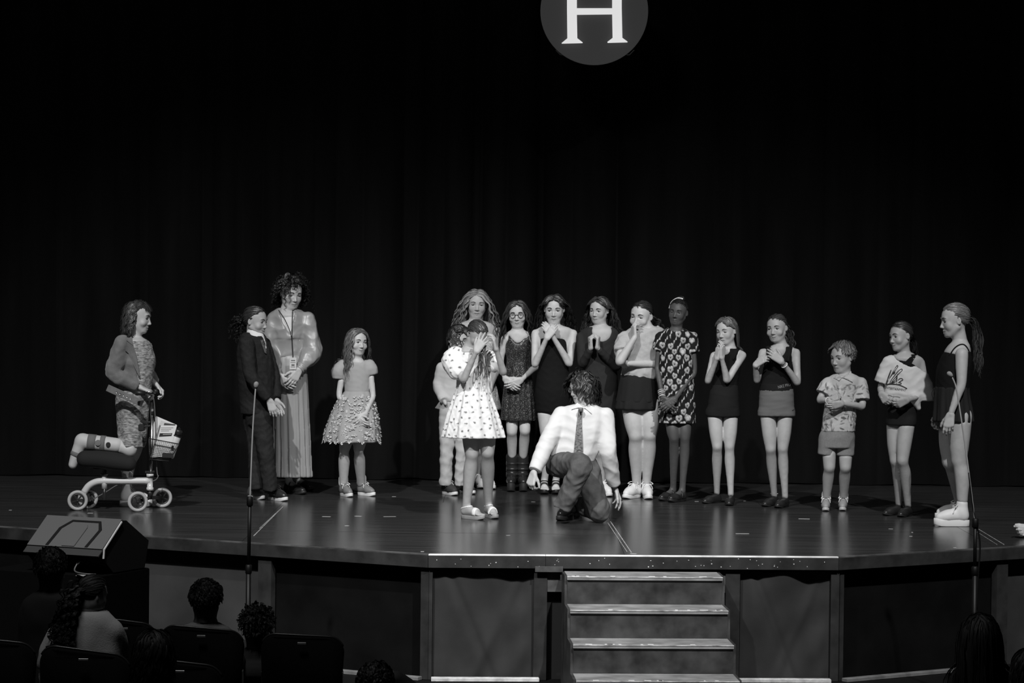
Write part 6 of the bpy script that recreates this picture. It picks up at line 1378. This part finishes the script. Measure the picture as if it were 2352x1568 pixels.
def ponytail_girl():
    p = Person((2000, 670, 2.656), [(500, 1426)], 'girl in profile with long wavy ponytail, black leotard and white high-tops', skin=.46, scale=1.0)
    q1, _ = p.shoe((383, 1428), -88, 'plat', L=.255, um=S_WHT, sm=S_WHT); q2, _ = p.shoe((390, 1395), -80, 'plat', L=.24, um=S_WHT, sm=S_WHT)
    T = p.head((508, 175), 205, -84, 6, 0, neck=(545, 310), lid=.55, nr=(.046, .052), brow=.1, gaze=0)
    p.torso([(300, 505, 585, 1.1), (325, 475, 605, 1.2), (365, 448, 612, 1.18), (420, 425, 614, 1.1), (490, 405, 605, 1.1), (580, 402, 590, 1.15), (680, 398, 605, 1.15), (780, 405, 605, 1.1)])
    a, b, c, _ = p.arm((555, 380, -.15), (552, 565, -.18), (488, 745, -.20), r=(.046, .042, .034, .032, .021)); p.hand((488, 745, -.20), (470, 850, -.21), (.3, .9, 0), -1, ((.2, .3, .2), (.3, .4, .3), (.35, .4, .3), (.45, .5, .3)), .05, fore=b, L=.17)
    a2, b2, c2, _ = p.arm((500, 380, .15), (480, 565, .17), (430, 745, .12)); p.hand((430, 745, .12), (400, 800, .10), (.3, -.9, 0), 1, (.5, .5, .3), fore=b2, L=.165)
    A = p.leg((548, 760, -.05), (540, 1030, -.05), q1, r=(.082, .074, .056, .054, .04, .034), fwd=(-1, 0, 0)); B = p.leg((482, 770, .09), (482, 1040, .09), q2, r=(.078, .07, .053, .052, .038, .033), fwd=(-1, 0, 0))
    sleeveless(p, [(330, 480, 605, 1.15), (380, 440, 612, 1.18), (420, 420, 617, 1.14), (490, 400, 610, 1.14), (600, 396, 598, 1.16)], [ell(p.J(515, 320, 0), (.085, .22, .075)).cut(.006), ell(p.J(560, 385, -.16), (.05, .055, .085)).cut(.006)], M_BLACK)
    p.garment('flared_shorts', [loft(p.rows([(578, 394, 600, 1.15), (640, 388, 606, 1.1), (720, 384, 620, 1.05), (792, 380, 628, 1.0)]), .02, rip=(12, .010, .003, 13))], mat('shorts_charcoal', .018, .85, bump=.2, attr='tone', spec=.2), .007)
    X_ = lambda q: [(2000 + x / 2.656, 670 + y / 2.656) for x, y in q]; strokes(p, 'shoulder_strap', [X_([(478, 392), (510, 345), (545, 322), (575, 326), (600, 365), (612, 425)])], p.body, M_BLACK, .005, .002)
    b_ = MB(); b_.tube(crom([p.J(388, 585, -.10), p.J(372, 620, -.12), p.J(385, 660, -.12)], 8), .003, 5); b_.tube(crom([p.J(388, 585, -.10), p.J(395, 630, -.13), p.J(380, 672, -.13)], 8), .003, 5); b_.build('drawstring', M_BLACK2, p.root, smooth=True)
    p.finish()
    p.hair(mat('hair_fair', .14, .42, **HK), 'pony', n=460, tie=(0, -.47, .0), K=12, lift=.022, thick=.03, rad=.0054, tail=dict(n=170, len=.34, r=.020, dir=(0, -1, .05), wave=.009, wl=.14, curl=.006, grav=.42, fan=.14))
    return p

def edge_person():
    """someone crouching just past the right edge of the frame; only one hand shows"""
    p = Person((2230, 1170, 17.426), [(2150, 1130)], 'closed hand at the right edge of the stage, its owner out of frame', skin=.6, scale=1.0)
    w = p.J(2470, 830, .0); k = lambda dx, dy, dz: w + np.array([dx, dy, dz])
    p.hand(w, w + np.array([-.1, -.015, -.004]), (0, -1, .05), 1, ((.25, .55, .3), (.75, 1.0, .5), (.8, 1.05, .5), (.85, 1.05, .5)), .06, world=True, fore=k(.22, .05, .16), L=.175, thumb=(.8, .35, -.3))
    el, sh = k(.22, .06, .17), k(.40, .16, .42); p.body.append(chain([sh, el, w], (.042, .036, .0185)))
    hip, kn, an = k(.72, .32, .16), k(.42, .22, .30), k(.62, .18, .02)
    p.body.append(chain([hip, (hip + sh) / 2 + np.array([.02, .03, .05]), sh + np.array([.03, .06, 0])], (.14, .13, .11), .03)); p.body.append(chain([hip, kn, an], (.085, .06, .035)))
    p.body.append(chain([an, an + np.array([-.14, -.03, -.0])], (.035, .028)))
    p.garment('black_clothes', [chain([hip, (hip + sh) / 2 + np.array([.02, .03, .05]), sh + np.array([.03, .06, 0])], (.155, .145, .125), .03), chain([sh, el, el * .35 + w * .65], (.058, .05, .04)), chain([hip, kn, an], (.10, .075, .05))], M_BLACK, .01)
    p.oc = sh + np.array([-.02, .06, .26]); C0 = p.oc
    pj = p.J; p.J = lambda x, y, dy=0: np.array(C0) if x == -1 else pj(x, y, dy)
    p.head((-1, 0), .215 / p.u, -70, 15); p.J = pj
    p.headp.append(rcone(sh + np.array([.02, .06, .05]), C0 + np.array([.02, .02, -.06]), .055, .05, .03))
    p.finish(); p.hair(H_DARK, 'down', n=200, length=.2, K=12)
    return p

CAST = [scooter_woman, suit_kid, curly_woman, flower_girl, blond_girl, shirt_kid, covering_girl, glasses_girl, strapless_girl, long_sleeve_girl, tee_girl, kneeling_kid, heart_girl, leotard_girl, grey_shorts_girl, small_boy, off_shoulder_girl, ponytail_girl, edge_person]
for fn_ in CAST: fn_()
# ------------------------------------------------------------------ knee scooter with basket
def knee_scooter():
    ox, oy, sc = 140, 940, 6.273
    G = lambda x, y: P(ox + x / sc, oy + y / sc, 0)
    rn, fn_, ff = G(240, 1458), G(1105, 1476), G(1458, 1416)
    ax = nrm(ff - fn_); Ym = (fn_[1] + ff[1]) / 2; rfar = G(285, 1425)
    Yr = (rn[1] + rfar[1]) / 2
    J = lambda x, y, Y=None: Q(ox + x / sc, oy + y / sc, Ym if Y is None else Y)
    root = empty('knee_scooter', (J(700, 1400)[0], Ym, 0), 'white four-wheeled knee scooter under the kneeling woman', 'scooter')
    tyre = mat('tyre_grey', .42, .6); hub = mat('hub_black', .02, .4); wht = mat('scooter_enamel', .62, .3, coat=.3); chrome = mat('scooter_chrome', .55, .2, metal=1); blk = mat('scooter_black', .018, .45)
    R = 148 / sc / F * rn[1]
    def wheel(g, axis, m):
        c = g + np.array([0, 0, R]); axis = nrm(axis)
        w = MB(); w.torus(c, R * .83, (R * .17, R * .17), axis, 36, 12); wo = w.build('wheel', tyre, root, smooth=True)
        b = MB(); b.torus(c, R * .60, (R * .07, R * .10), axis, 30, 8); b.lathe(c - axis * .012, [(R * .12, 0), (R * .16, .004), (R * .16, .020), (R * .12, .024)], axis, 16)
        u = nrm(np.cross(axis, (0, 0, 1))); v = np.cross(axis, u)
        for k in range(5):
            a = 2 * math.pi * k / 5 + .3; e = u * math.cos(a) + v * math.sin(a); b.obox(c + e * R * .12, c + e * R * .60, R * .13, .014, axis, .001)
        b.build('hub', hub, wo, smooth=False)
        b = MB(); b.lathe(c - axis * .018, [(R * .07, 0), (R * .07, .036)], axis, 10); b.build('axle_nut', chrome, wo)
        return c
    side = np.array([.12, -1, 0])
    cr = wheel(rn, side, 0); cr2 = wheel(rn + np.array([.045, .18, 0]), side, 0)
    cf = wheel(fn_, np.array([.30, -1, 0]), 0); cf2 = wheel(ff, np.array([.30, -1, 0]), 0)
    b = MB(); b.tube([cr, cr2], .010, 8); b.build('rear_axle', chrome, root)
    b = MB(); b.tube([cf, (cf + cf2) / 2 + [0, 0, .015], cf2], .013, 8); b.build('front_axle', blk, root, smooth=True)
    mid = lambda x, y: J(x, y, (fn_[1] + ff[1]) / 2 - .02)
    fr = MB(); fr.tube(crom([mid(330, 1195), mid(400, 1100), mid(500, 1045), mid(620, 1030), mid(900, 1030), mid(1290, 1028)], 26), .0245, 12); fr.build('frame_tube', wht, root, smooth=True)
    b = MB(); b.tube([mid(345, 1180), (cr + cr2) / 2], .016, 8); b.build('rear_fork', wht, root, smooth=True)
    b = MB(); b.lathe(mid(1282, 1165), [(.026, 0), (.026, .02), (.021, .022), (.021, .098), (.026, .1), (.026, .12)], (0, 0, 1), 18); b.build('head_tube', wht, root, smooth=True)
    b = MB(); b.tube([mid(1280, 1170), (cf + cf2) / 2 + [0, 0, .01]], .018, 8); b.build('steering_stem', blk, root, smooth=True)
    b = MB(); b.lathe(mid(625, 1140), [(.021, 0), (.021, .09)], (0, 0, 1), 16); b.build('seat_tube', wht, root, smooth=True)
    b = MB(); b.tube([mid(625, 1300), mid(628, 860)], .0135, 10); b.build('seat_post', chrome, root, smooth=True)
    b = MB(); b.lathe(mid(628, 960), [(.018, 0), (.024, .004), (.024, .016), (.018, .02)], (0, 0, 1), 16); b.obox(mid(575, 935), mid(680, 935), .014, .014, (0, 0, 1), .002); b.build('seat_clamp', chrome, root)
    b = MB(); b.tube([mid(1290, 1000), mid(1298, 780), mid(1318, -100)], .0125, 10); po = b.build('steering_post', chrome, root, smooth=True)
    b = MB(); b.lathe(mid(1290, 985), [(.022, 0), (.026, .004), (.026, .014), (.020, .018), (.020, .026), (.024, .03), (.024, .04)], (0, 0, 1), 16); b.obox(mid(1215, 900), mid(1350, 895), .022, .014, (0, 0, 1), .002); b.build('post_clamp', blk, root)
    b = MB(); b.tube([mid(1310, 30), mid(1340, 30)], .03, 10); b.obox(mid(1120, 260), mid(1200, 260), .05, .05, (0, 0, 1), .006); b.obox(mid(1150, 160), mid(1250, 200), .03, .022, (0, 0, 1), .004); b.tube([mid(1160, 250), mid(1305, 235)], .008, 6); b.tube([mid(1200, 190), mid(1305, 180)], .007, 6); b.build('height_lever', blk, root)
    # handlebar with two grips and a brake lever
    c1 = lambda x, y, dy: Q(130 + x / 2.903, 660 + y / 2.903, Ym + dy)
    hb0, hb1 = c1(525, 702, -.18), c1(672, 692, .10)
    b = MB(); b.tube([hb0 + (hb1 - hb0) * .2, c1(630, 712, -.04), hb1 - (hb1 - hb0) * .1], .011, 8); b.build('handlebar', chrome, root, smooth=True)
    for a, c in ((hb0, c1(590, 706, -.16)), (c1(655, 694, .05), hb1)):
        b = MB(); b.tube([a, c], .018, 10); b.build('grip', blk, root, smooth=True)
    b = MB(); b.tube(crom([c1(600, 700, -.13), c1(640, 690, -.12), c1(660, 705, -.10)], 8), .006, 6); b.build('brake_lever', chrome, root, smooth=True)
    b = MB(); b.tube(crom([c1(640, 700, -.1), c1(655, 820, -.08), mid(1380, 850), mid(1400, 960), mid(1330, 1030), mid(1100, 1045), mid(960, 1045), mid(800, 1095), mid(640, 1195), mid(430, 1310)], 50), .0042, 6); b.build('brake_cable', mat('cable_grey', .12, .5), root, smooth=True)
    b = MB(); b.obox(mid(375, 1230), mid(400, 1330), .03, .02, (0, 1, 0), .002); b.obox(mid(430, 1250), mid(465, 1310), .02, .015, (0, 1, 0), .002); b.build('brake_caliper', chrome, root)
    # padded knee rest
    Yp = Ym - .02; Pq = lambda x, y: J(x, y, Yp)
    prs = []
    for dy in (-.075, 0, .075): prs.append(chain([J(345, 712, Yp + dy), J(560, 722, Yp + dy), J(800, 752, Yp + dy), J(975, 782, Yp + dy)], (.058, .061, .062, .054), .05))
    V, Fq = sdf_mesh(prs, .008); mk('knee_pad', V, Fq, mat('knee_pad_fabric', .012, .9, bump=.3, bscale=150), root)
    b = MB(); b.obox(J(480, 850, Yp), J(800, 850, Yp), .10, .012, (0, 0, 1), .002); b.build('pad_plate', blk, root)
    # wire basket
    ba = empty  # basket is part of the scooter
    def ring(y, x0, x1, w, dx=0): return [J(x0, y, Ym - w), J(x1, y + dx, Ym - w), J(x1, y + dx, Ym + w), J(x0, y, Ym + w)]
    top = [J(1268, 418, Ym - .11), J(1700, 500, Ym - .11), J(1700, 500, Ym + .11), J(1268, 418, Ym + .11)]; bot = [J(1272, 715, Ym - .085), J(1560, 745, Ym - .085), J(1560, 745, Ym + .085), J(1272, 715, Ym + .085)]
    b = MB()
    for rg_, r in ((top, .0045), (bot, .0045)): b.tube(np.array(rg_ + rg_[:1]), r, 6)
    for q in range(4): b.tube([top[q], bot[q]], .0035, 6)
    bo = b.build('basket', blk, root, smooth=True)
    b = MB()
    for q in range(4):
        t0, t1, b0, b1 = np.array(top[q]), np.array(top[(q + 1) % 4]), np.array(bot[q]), np.array(bot[(q + 1) % 4]); n = 16
        for i in range(1, n): b.tube([t0 + (t1 - t0) * i / n, b0 + (b1 - b0) * i / n], .0011, 4)
        for i in range(1, 12): f = i / 12; b.tube([t0 + (b0 - t0) * f, t1 + (b1 - t1) * f], .0011, 4)
    mo = b.build('mesh_side', blk, bo, smooth=True); tag(mo, kind='stuff')
    b = MB(); b.add(np.array(bot), [(0, 1, 2, 3)]); b.V[-1] = b.V[-1]; b.add(np.array(bot) - [0, 0, .006], [(3, 2, 1, 0)]); b.build('basket_base', blk, bo)
    b = MB(); b.obox(J(1460, 660, Ym - .105), J(1620, 665, Ym - .105), .006, .034, (0, 0, 1), .001); b.build('basket_label', blk, bo)
    # booklet and bottle ride in the basket
    def slab(name, pts, th, m, parent=None, dvec=(0, 1, 0)):
        V = [J(x, y, Y) for x, y, Y in pts]; n = len(V); V = V + [v + np.array(dvec) * th for v in V]
        return mk(name, V, [tuple(range(n)), tuple(range(n, 2 * n))[::-1]] + [(i, n + i, n + (i + 1) % n, (i + 1) % n) for i in range(n)], m, parent, smooth=False, origin=None)
    bk = empty('booklet', J(1400, 700, Ym), 'white folded programme standing in the scooter basket', 'booklet')
    pap = mat('paper_white', .75, .7); Yb = Ym - .06
    slab('back_page', [(1372, 95, Yb + .05), (1668, 222, Yb + .05), (1560, 690, Yb + .05), (1290, 690, Yb + .05), (1275, 420, Yb + .05)], .003, pap, bk)
    slab('inner_page', [(1440, 160, Yb + .02), (1672, 230, Yb + .02), (1560, 690, Yb + .02), (1330, 690, Yb + .02), (1330, 440, Yb + .02)], .003, mat('paper_cream', .6, .7), bk)
    cv = slab('cover', [(1425, 228, Yb), (1672, 232, Yb), (1540, 680, Yb), (1290, 690, Yb)], .003, pap, bk)
    slab('spine', [(1418, 228, Yb - .002), (1440, 228, Yb - .002), (1312, 690, Yb - .002), (1288, 690, Yb - .002)], .002, mat('spine_grey', .18, .6), cv)
    slab('banner', [(1425, 342, Yb - .002), (1605, 342, Yb - .002), (1592, 382, Yb - .002), (1412, 392, Yb - .002)], .002, mat('banner_black', .02, .6), cv)
    for k in range(3): slab('text_line', [(1440, 262 + k * 22, Yb - .002), (1620 - k * 30, 260 + k * 22, Yb - .002), (1618 - k * 30, 266 + k * 22, Yb - .002), (1438, 268 + k * 22, Yb - .002)], .002, mat('print_text', .28, .6), cv)
    slab('text_line', [(1470, 355, Yb - .004), (1590, 352, Yb - .004), (1588, 362, Yb - .004), (1468, 365, Yb - .004)], .002, mat('print_pale', .45, .6), cv)
    slab('picture', [(1490, 195, Yb + .018), (1650, 215, Yb + .018), (1645, 228, Yb + .018), (1480, 232, Yb + .018)], .002, mat('print_dark2', .05, .6), bk)
    bt = empty('water_bottle', J(1560, 700, Ym - .03), 'pale water bottle with black screw cap leaning in the scooter basket', 'bottle')
    b0, b1 = J(1560, 690, Ym - .03), J(1690, 320, Ym - .03); d = nrm(b1 - b0); L = np.linalg.norm(b1 - b0); r = 66 / sc / F * Ym
    b = MB(); b.lathe(b0, [(r * .9, 0), (r, .01), (r, L * .80), (r * .8, L * .86)], d, 24); b.build('flask', mat('bottle_pale', .6, .35), bt, smooth=True)
    b = MB(); b.lathe(b0 + d * L * .84, [(r * .92, 0), (r * .92, L * .20), (r * .75, L * .24), (r * .2, L * .25)], d, 24); cp = b.build('cap', mat('bottle_cap', .02, .35), bt, smooth=True)
    b = MB(); b.torus(b0 + d * L * 1.10, .008, .002, (0, 1, 0), 14, 5); b.build('carry_loop', blk, cp, smooth=True)
    b = MB(); b.torus(b0 + d * L * .84, r * 1.0, .004, d, 24, 6); b.build('neck_ring', blk, bt, smooth=True)
    b = MB(); b.obox(J(1612, 520, Ym - .03 - r - .002), J(1602, 590, Ym - .03 - r - .002), .016, .003, (0, 1, 0)); b.build('label', blk, bt)
knee_scooter()

# ------------------------------------------------------------------ floor monitor on its box
def wedge():
    Yw = 15.2; th = math.radians(25); a = np.array([math.cos(th), -math.sin(th), 0]); b = np.array([math.sin(th), math.cos(th), 0]); o = Q(234, 1288, Yw); o = np.array([o[0], Yw, 0])
    Lw = .52; blk = mat('speaker_black', .004, .7, spec=.2); gry = mat('speaker_grey', .085, .5, bump=.15, bscale=250)
    X = lambda t, v, z: o + a * t + b * v + np.array([0, 0, z])
    root = empty('floor_monitor', X(-Lw / 2, .2, -.035), 'grey-backed wedge stage monitor on a black box by the stage', 'loudspeaker')
    def prism(name, prof, t0, t1, m, par):
        n = len(prof); V = [X(t0, *q) for q in prof] + [X(t1, *q) for q in prof]
        return mk(name, V, [tuple(range(n)), tuple(range(n, 2 * n))[::-1]] + [(i, n + i, n + (i + 1) % n, (i + 1) % n) for i in range(n)], m, par, smooth=False)
    prof = [(.012, .055), (.008, .108), (.205, .262), (.25, .262), (.49, .125), (.45, -.03), (.12, -.03)]
    prism('cabinet', prof, -Lw, 0, blk, root)
    fl = np.array([.205 - .008, .262 - .108]); nl = np.array([-fl[1], fl[0]]) / np.linalg.norm(fl); f0 = np.array([.008, .108])
    def plate(name, uv, lift, m, par):
        V = []
        for l in (-.004, lift):
            for u, v in uv:
                q = f0 + fl * v + nl * l; V.append(X(-Lw + u * Lw, q[0], q[1]))
        n = len(uv); return mk(name, V, [tuple(range(n))[::-1], tuple(range(n, 2 * n))] + [(i, (i + 1) % n, n + (i + 1) % n, n + i) for i in range(n)], m, par, smooth=False)
    bp = plate('back_plate', [(0, 0), (1, 0), (1, 1.02), (0, 1.02)], .010, gry, root)
    plate('recess_frame', [(.24, .02), (.27, .62), (.38, .90), (.76, .90), (.84, .62), (.80, .02), (.76, .02), (.80, .60), (.74, .84), (.40, .84), (.31, .60), (.28, .02)], .0125, blk, bp)
    plate('moulding', [(.46, .02), (.475, .66), (.50, .74), (.62, .74), (.64, .66), (.625, .02)], .016, gry, bp)
    plate('lower_lip', [(0, -.22), (1, -.22), (1, -.01), (0, -.01)], .004, mat('speaker_lip', .03, .5), root)
    V = MB().tube([X(.004, .01, .06), X(.004, .015, .112), X(.004, .195, .258)], .006, 6); V.build('edge_trim', mat('trim_pale', .4, .5), root)
    bx = MB(); q = [X(-Lw - .25, -.02, 0)[:2], X(.0, -.02, 0)[:2], X(.0, .5, 0)[:2], X(-Lw - .25, .5, 0)[:2]]; bx.prism(q, HALL, -.0365, .006)
    bo = tag(bx.build('speaker_box', mat('box_black', .002, .9, spec=.05)), 'low black box carrying the floor monitor', 'box')
    MB().obox(X(-.16, -.022, -.04), X(.0, -.022, -.04), .01, .008, (0, 0, 1)).build('edge_strip', mat('trim_pale', .4), bo)
    cb = MB(); cb.tube(crom([X(-.16, .03, .045), X(-.17, -.0, .02), X(-.165, -.03, -.015), X(-.10, -.045, -.026), X(-.02, -.03, -.028)], 20), .005, 6)
    co = tag(cb.build('audio_cable', mat('cable_dark', .06, .5), smooth=True), 'cable plugged into the underside of the floor monitor', 'cable')
    cb = MB(); cb.tube([X(-.16, .035, .05), X(-.17, .0, .022)], .009, 10); cb.build('plug', mat('plug_metal', .6, .25, metal=1), co, smooth=True)
wedge()

# ------------------------------------------------------------------ microphone stands
def mic_stand(name, label, Y, pole, boom, cap, extra):
    J = lambda x, y: Q(x, y, Y); base = J(*pole[-1]); base[2] = HALL
    root = empty('microphone_stand', base, label, 'microphone stand'); m = mat('stand_black', .004, .5, spec=.25); g = mat('gooseneck', .30, .4)
    b = MB(); b.lathe(base, [(.13, 0), (.13, .012), (.11, .02), (.02, .03)], (0, 0, 1), 28); b.build('base', m, root, smooth=True)
    b = MB(); b.tube([base, J(*pole[1])], .015, 10); b.build('lower_tube', m, root, smooth=True)
    b = MB(); b.tube([J(*pole[1]), J(*pole[0])], .0105, 10); b.build('upper_tube', m, root, smooth=True)
    for q in pole[:2]: b = MB(); b.lathe(J(*q) - np.array([0, 0, .03]), [(.014, 0), (.019, .006), (.019, .05), (.013, .056)], (0, 0, 1), 14); b.build('clutch', m, root, smooth=True)
    b = MB(); b.tube(crom([J(*q) for q in boom], 24), .0046, 8); b.build('gooseneck', g, root, smooth=True)
    c0, c1 = J(*boom[-1]), J(*cap); d = nrm(c1 - c0); b = MB(); b.lathe(c0 - d * .005, [(.006, 0), (.012, .008), (.015, .018), (.0145, .03), (.009, .038), (.002, .041)], d, 16); b.build('microphone', mat('mic_foam', .20, .9, bump=.4, bscale=200), root, smooth=True)
    if extra: b = MB(); b.tube(crom([J(*q) for q in extra], 30), .005, 6); b.build('cable', m, root, smooth=True)
mic_stand('l', 'slim microphone stand with gooseneck in front of the suited child', 15.4, [(574, 1150), (571, 1306), (570, 1410)], [(574, 1155), (580, 1000), (586, 905), (588, 890)], (589, 878), None)
mic_stand('r', 'slim microphone stand with bent gooseneck by the ponytail girl', 15.4, [(2240, 1200), (2239, 1310), (2239, 1400)], [(2240, 1205), (2222, 1060), (2206, 950), (2196, 890), (2186, 864)], (2174, 852), [(2225, 1085), (2237, 1180), (2248, 1225), (2251, 1262), (2246, 1330), (2243, 1400)])
# ------------------------------------------------------------------ seats and audience
def chair(px_l, px_r, py_l, py_r, Y, label, hgt=.46):
    a, b = Q(px_l, py_l, Y), Q(px_r, py_r, Y); c = (a + b) / 2; d = nrm([b[0] - a[0], 0, 0]); w = np.linalg.norm((b - a)[:2]); zt = c[2]
    sl = (b[2] - a[2]) / w; th = .0
    root = empty('auditorium_chair', (c[0], Y - .25, HALL), label, 'chair', 'auditorium seats in front of the stage')
    up = mat('seat_fabric', .004, .9, bump=.2, bscale=120, spec=.1); fr = mat('seat_frame', .012, .45)
    n = 8; r = .07; prof = []
    for (cx, cz, a0) in ((w / 2 - r, -r, 0), (-w / 2 + r, -r, 90)):
        for k in range(n + 1): t = math.radians(a0 + 90 * k / n); prof.append((cx + r * math.cos(t), cz + r * math.sin(t)))
    prof += [(-w / 2 + .02, -hgt), (w / 2 - .02, -hgt)]
    V = []
    for y_, k in ((-.03, .96), (-.02, 1.0), (.02, 1.0), (.035, .95)):
        for x, z in prof: V.append(np.array([c[0] + x * k, Y + y_ + .22 * z * .6 + .10 * (x / w) ** 2, zt + z + sl * x - (1 - k) * .1]))
    m = len(prof); Fs = [tuple(range(m)), tuple(range(3 * m, 4 * m))[::-1]] + [(k * m + i, (k + 1) * m + i, (k + 1) * m + (i + 1) % m, k * m + (i + 1) % m) for k in range(3) for i in range(m)]
    mk('backrest', V, Fs, up, root, smooth=True)
    b_ = MB(); pts = [np.array([c[0] + x, Y - .005 + .22 * z * .6 + .10 * (x / w) ** 2, zt + z + sl * x + .004]) for x, z in prof[2:-4]]; b_.tube(pts, .006, 6); b_.build('back_trim', mat('seat_trim', .02, .35), root, smooth=True)
    b_ = MB(); b_.box((c[0] - w / 2 + .02, Y - .02, HALL + .38), (c[0] + w / 2 - .02, Y + .40, HALL + .45), .02); b_.build('seat', up, root)
    for sx in (-1, 1):
        b_ = MB(); x = c[0] + sx * (w / 2 - .015); b_.box((x - .015, Y - .03, HALL), (x + .015, Y + .30, HALL + .04), .004); b_.box((x - .012, Y - .02, HALL + .03), (x + .012, Y + .04, HALL + .60), .003); b_.build('leg', fr, root)
    b_ = MB(); b_.box((c[0] - .02, Y - .052, zt - .032), (c[0] + .02, Y - .040, zt - .022), .001); b_.build('number_plate', mat('plate_metal', .25, .4, metal=.6), root)
for i, (l, r, yl, yr, Y, lb) in enumerate(((215, 360, 1418, 1437, 12.5, 'black theatre seat behind which the sweatered girl leans, front row'), (370, 560, 1436, 1453, 12.5, 'black theatre seat of the short-haired boy in the front row'), (600, 790, 1456, 1466, 12.5, 'empty black theatre seat at the right end of the front row'), (92, 300, 1482, 1510, 11.0, 'black theatre seat of the girl in the pale sweater'), (320, 512, 1512, 1534, 10.9, 'black theatre seat low behind the front row, beside the dark head'), (-110, 82, 1462, 1482, 11.2, 'black theatre seat at the far left bottom corner'))):
    chair(l, r, yl, yr, Y, lb)

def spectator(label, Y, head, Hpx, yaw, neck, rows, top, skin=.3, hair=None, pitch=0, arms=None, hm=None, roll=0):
    p = Person((0, 0, 1.0), [(head[0], head[1])], label, skin=skin, Y=Y, ground=HALL)
    p.root.location = (float(p.base[0]), float(p.base[1]), HALL)
    p.head(head, Hpx, yaw, pitch, roll, neck=neck, nr=(.05, .056), eyes=False, browon=False)
    p.torso(rows)
    cl = [loft(p.rows([(y, a - 4, b + 4, r * 1.06) for y, a, b, r in rows]), .02)]
    for sh, el, wr in (arms or []):
        a, b, c, _ = p.arm(sh, el, wr, r=(.045, .042, .038, .036, .024)); cl.append(p.sleeve(a, b, c, 1.9, (.06, .058, .052, .046, .038)))
        p.hand(wr, (wr[0], wr[1] + 30, wr[2] + .08), (0, 0, -1), 1, fore=b)
    # lap and legs on the seat
    lo = p.rows(rows)[0]; hipz = HALL + .52; z0 = min(r[0] for r in p.rows(rows)); c = p.J((rows[-1][1] + rows[-1][2]) / 2, rows[-1][0]); 
    cl.append(loft([(hipz - .05, c[0], c[1], .17, .13), (max(z0 + .02, hipz + .02), c[0], c[1], (rows[-1][2] - rows[-1][1]) / 2 * p.u, .11)], .03))
    legs = []
    for sx in (-.085, .085): h_ = np.array([c[0] + sx, c[1], hipz]); k_ = h_ + np.array([sx * .3, .38, 0]); a_ = k_ + np.array([0, .05, -.42]); legs.append(chain([h_, k_, a_, a_ + np.array([0, .12, -.04])], (.075, .06, .045, .035)))
    p.garment('top', cl, top, .016, (.004, 14, 3)); p.garment('trousers', legs, mat('spectator_trousers', .02, .8), .018)
    p.finish(h=.016, hh=.0075, hhand=.0075)
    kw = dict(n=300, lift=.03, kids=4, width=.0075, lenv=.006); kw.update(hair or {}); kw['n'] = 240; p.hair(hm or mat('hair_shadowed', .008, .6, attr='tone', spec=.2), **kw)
    return p
C1 = lambda x, y: (x / 3.36, 1160 + y / 3.36)
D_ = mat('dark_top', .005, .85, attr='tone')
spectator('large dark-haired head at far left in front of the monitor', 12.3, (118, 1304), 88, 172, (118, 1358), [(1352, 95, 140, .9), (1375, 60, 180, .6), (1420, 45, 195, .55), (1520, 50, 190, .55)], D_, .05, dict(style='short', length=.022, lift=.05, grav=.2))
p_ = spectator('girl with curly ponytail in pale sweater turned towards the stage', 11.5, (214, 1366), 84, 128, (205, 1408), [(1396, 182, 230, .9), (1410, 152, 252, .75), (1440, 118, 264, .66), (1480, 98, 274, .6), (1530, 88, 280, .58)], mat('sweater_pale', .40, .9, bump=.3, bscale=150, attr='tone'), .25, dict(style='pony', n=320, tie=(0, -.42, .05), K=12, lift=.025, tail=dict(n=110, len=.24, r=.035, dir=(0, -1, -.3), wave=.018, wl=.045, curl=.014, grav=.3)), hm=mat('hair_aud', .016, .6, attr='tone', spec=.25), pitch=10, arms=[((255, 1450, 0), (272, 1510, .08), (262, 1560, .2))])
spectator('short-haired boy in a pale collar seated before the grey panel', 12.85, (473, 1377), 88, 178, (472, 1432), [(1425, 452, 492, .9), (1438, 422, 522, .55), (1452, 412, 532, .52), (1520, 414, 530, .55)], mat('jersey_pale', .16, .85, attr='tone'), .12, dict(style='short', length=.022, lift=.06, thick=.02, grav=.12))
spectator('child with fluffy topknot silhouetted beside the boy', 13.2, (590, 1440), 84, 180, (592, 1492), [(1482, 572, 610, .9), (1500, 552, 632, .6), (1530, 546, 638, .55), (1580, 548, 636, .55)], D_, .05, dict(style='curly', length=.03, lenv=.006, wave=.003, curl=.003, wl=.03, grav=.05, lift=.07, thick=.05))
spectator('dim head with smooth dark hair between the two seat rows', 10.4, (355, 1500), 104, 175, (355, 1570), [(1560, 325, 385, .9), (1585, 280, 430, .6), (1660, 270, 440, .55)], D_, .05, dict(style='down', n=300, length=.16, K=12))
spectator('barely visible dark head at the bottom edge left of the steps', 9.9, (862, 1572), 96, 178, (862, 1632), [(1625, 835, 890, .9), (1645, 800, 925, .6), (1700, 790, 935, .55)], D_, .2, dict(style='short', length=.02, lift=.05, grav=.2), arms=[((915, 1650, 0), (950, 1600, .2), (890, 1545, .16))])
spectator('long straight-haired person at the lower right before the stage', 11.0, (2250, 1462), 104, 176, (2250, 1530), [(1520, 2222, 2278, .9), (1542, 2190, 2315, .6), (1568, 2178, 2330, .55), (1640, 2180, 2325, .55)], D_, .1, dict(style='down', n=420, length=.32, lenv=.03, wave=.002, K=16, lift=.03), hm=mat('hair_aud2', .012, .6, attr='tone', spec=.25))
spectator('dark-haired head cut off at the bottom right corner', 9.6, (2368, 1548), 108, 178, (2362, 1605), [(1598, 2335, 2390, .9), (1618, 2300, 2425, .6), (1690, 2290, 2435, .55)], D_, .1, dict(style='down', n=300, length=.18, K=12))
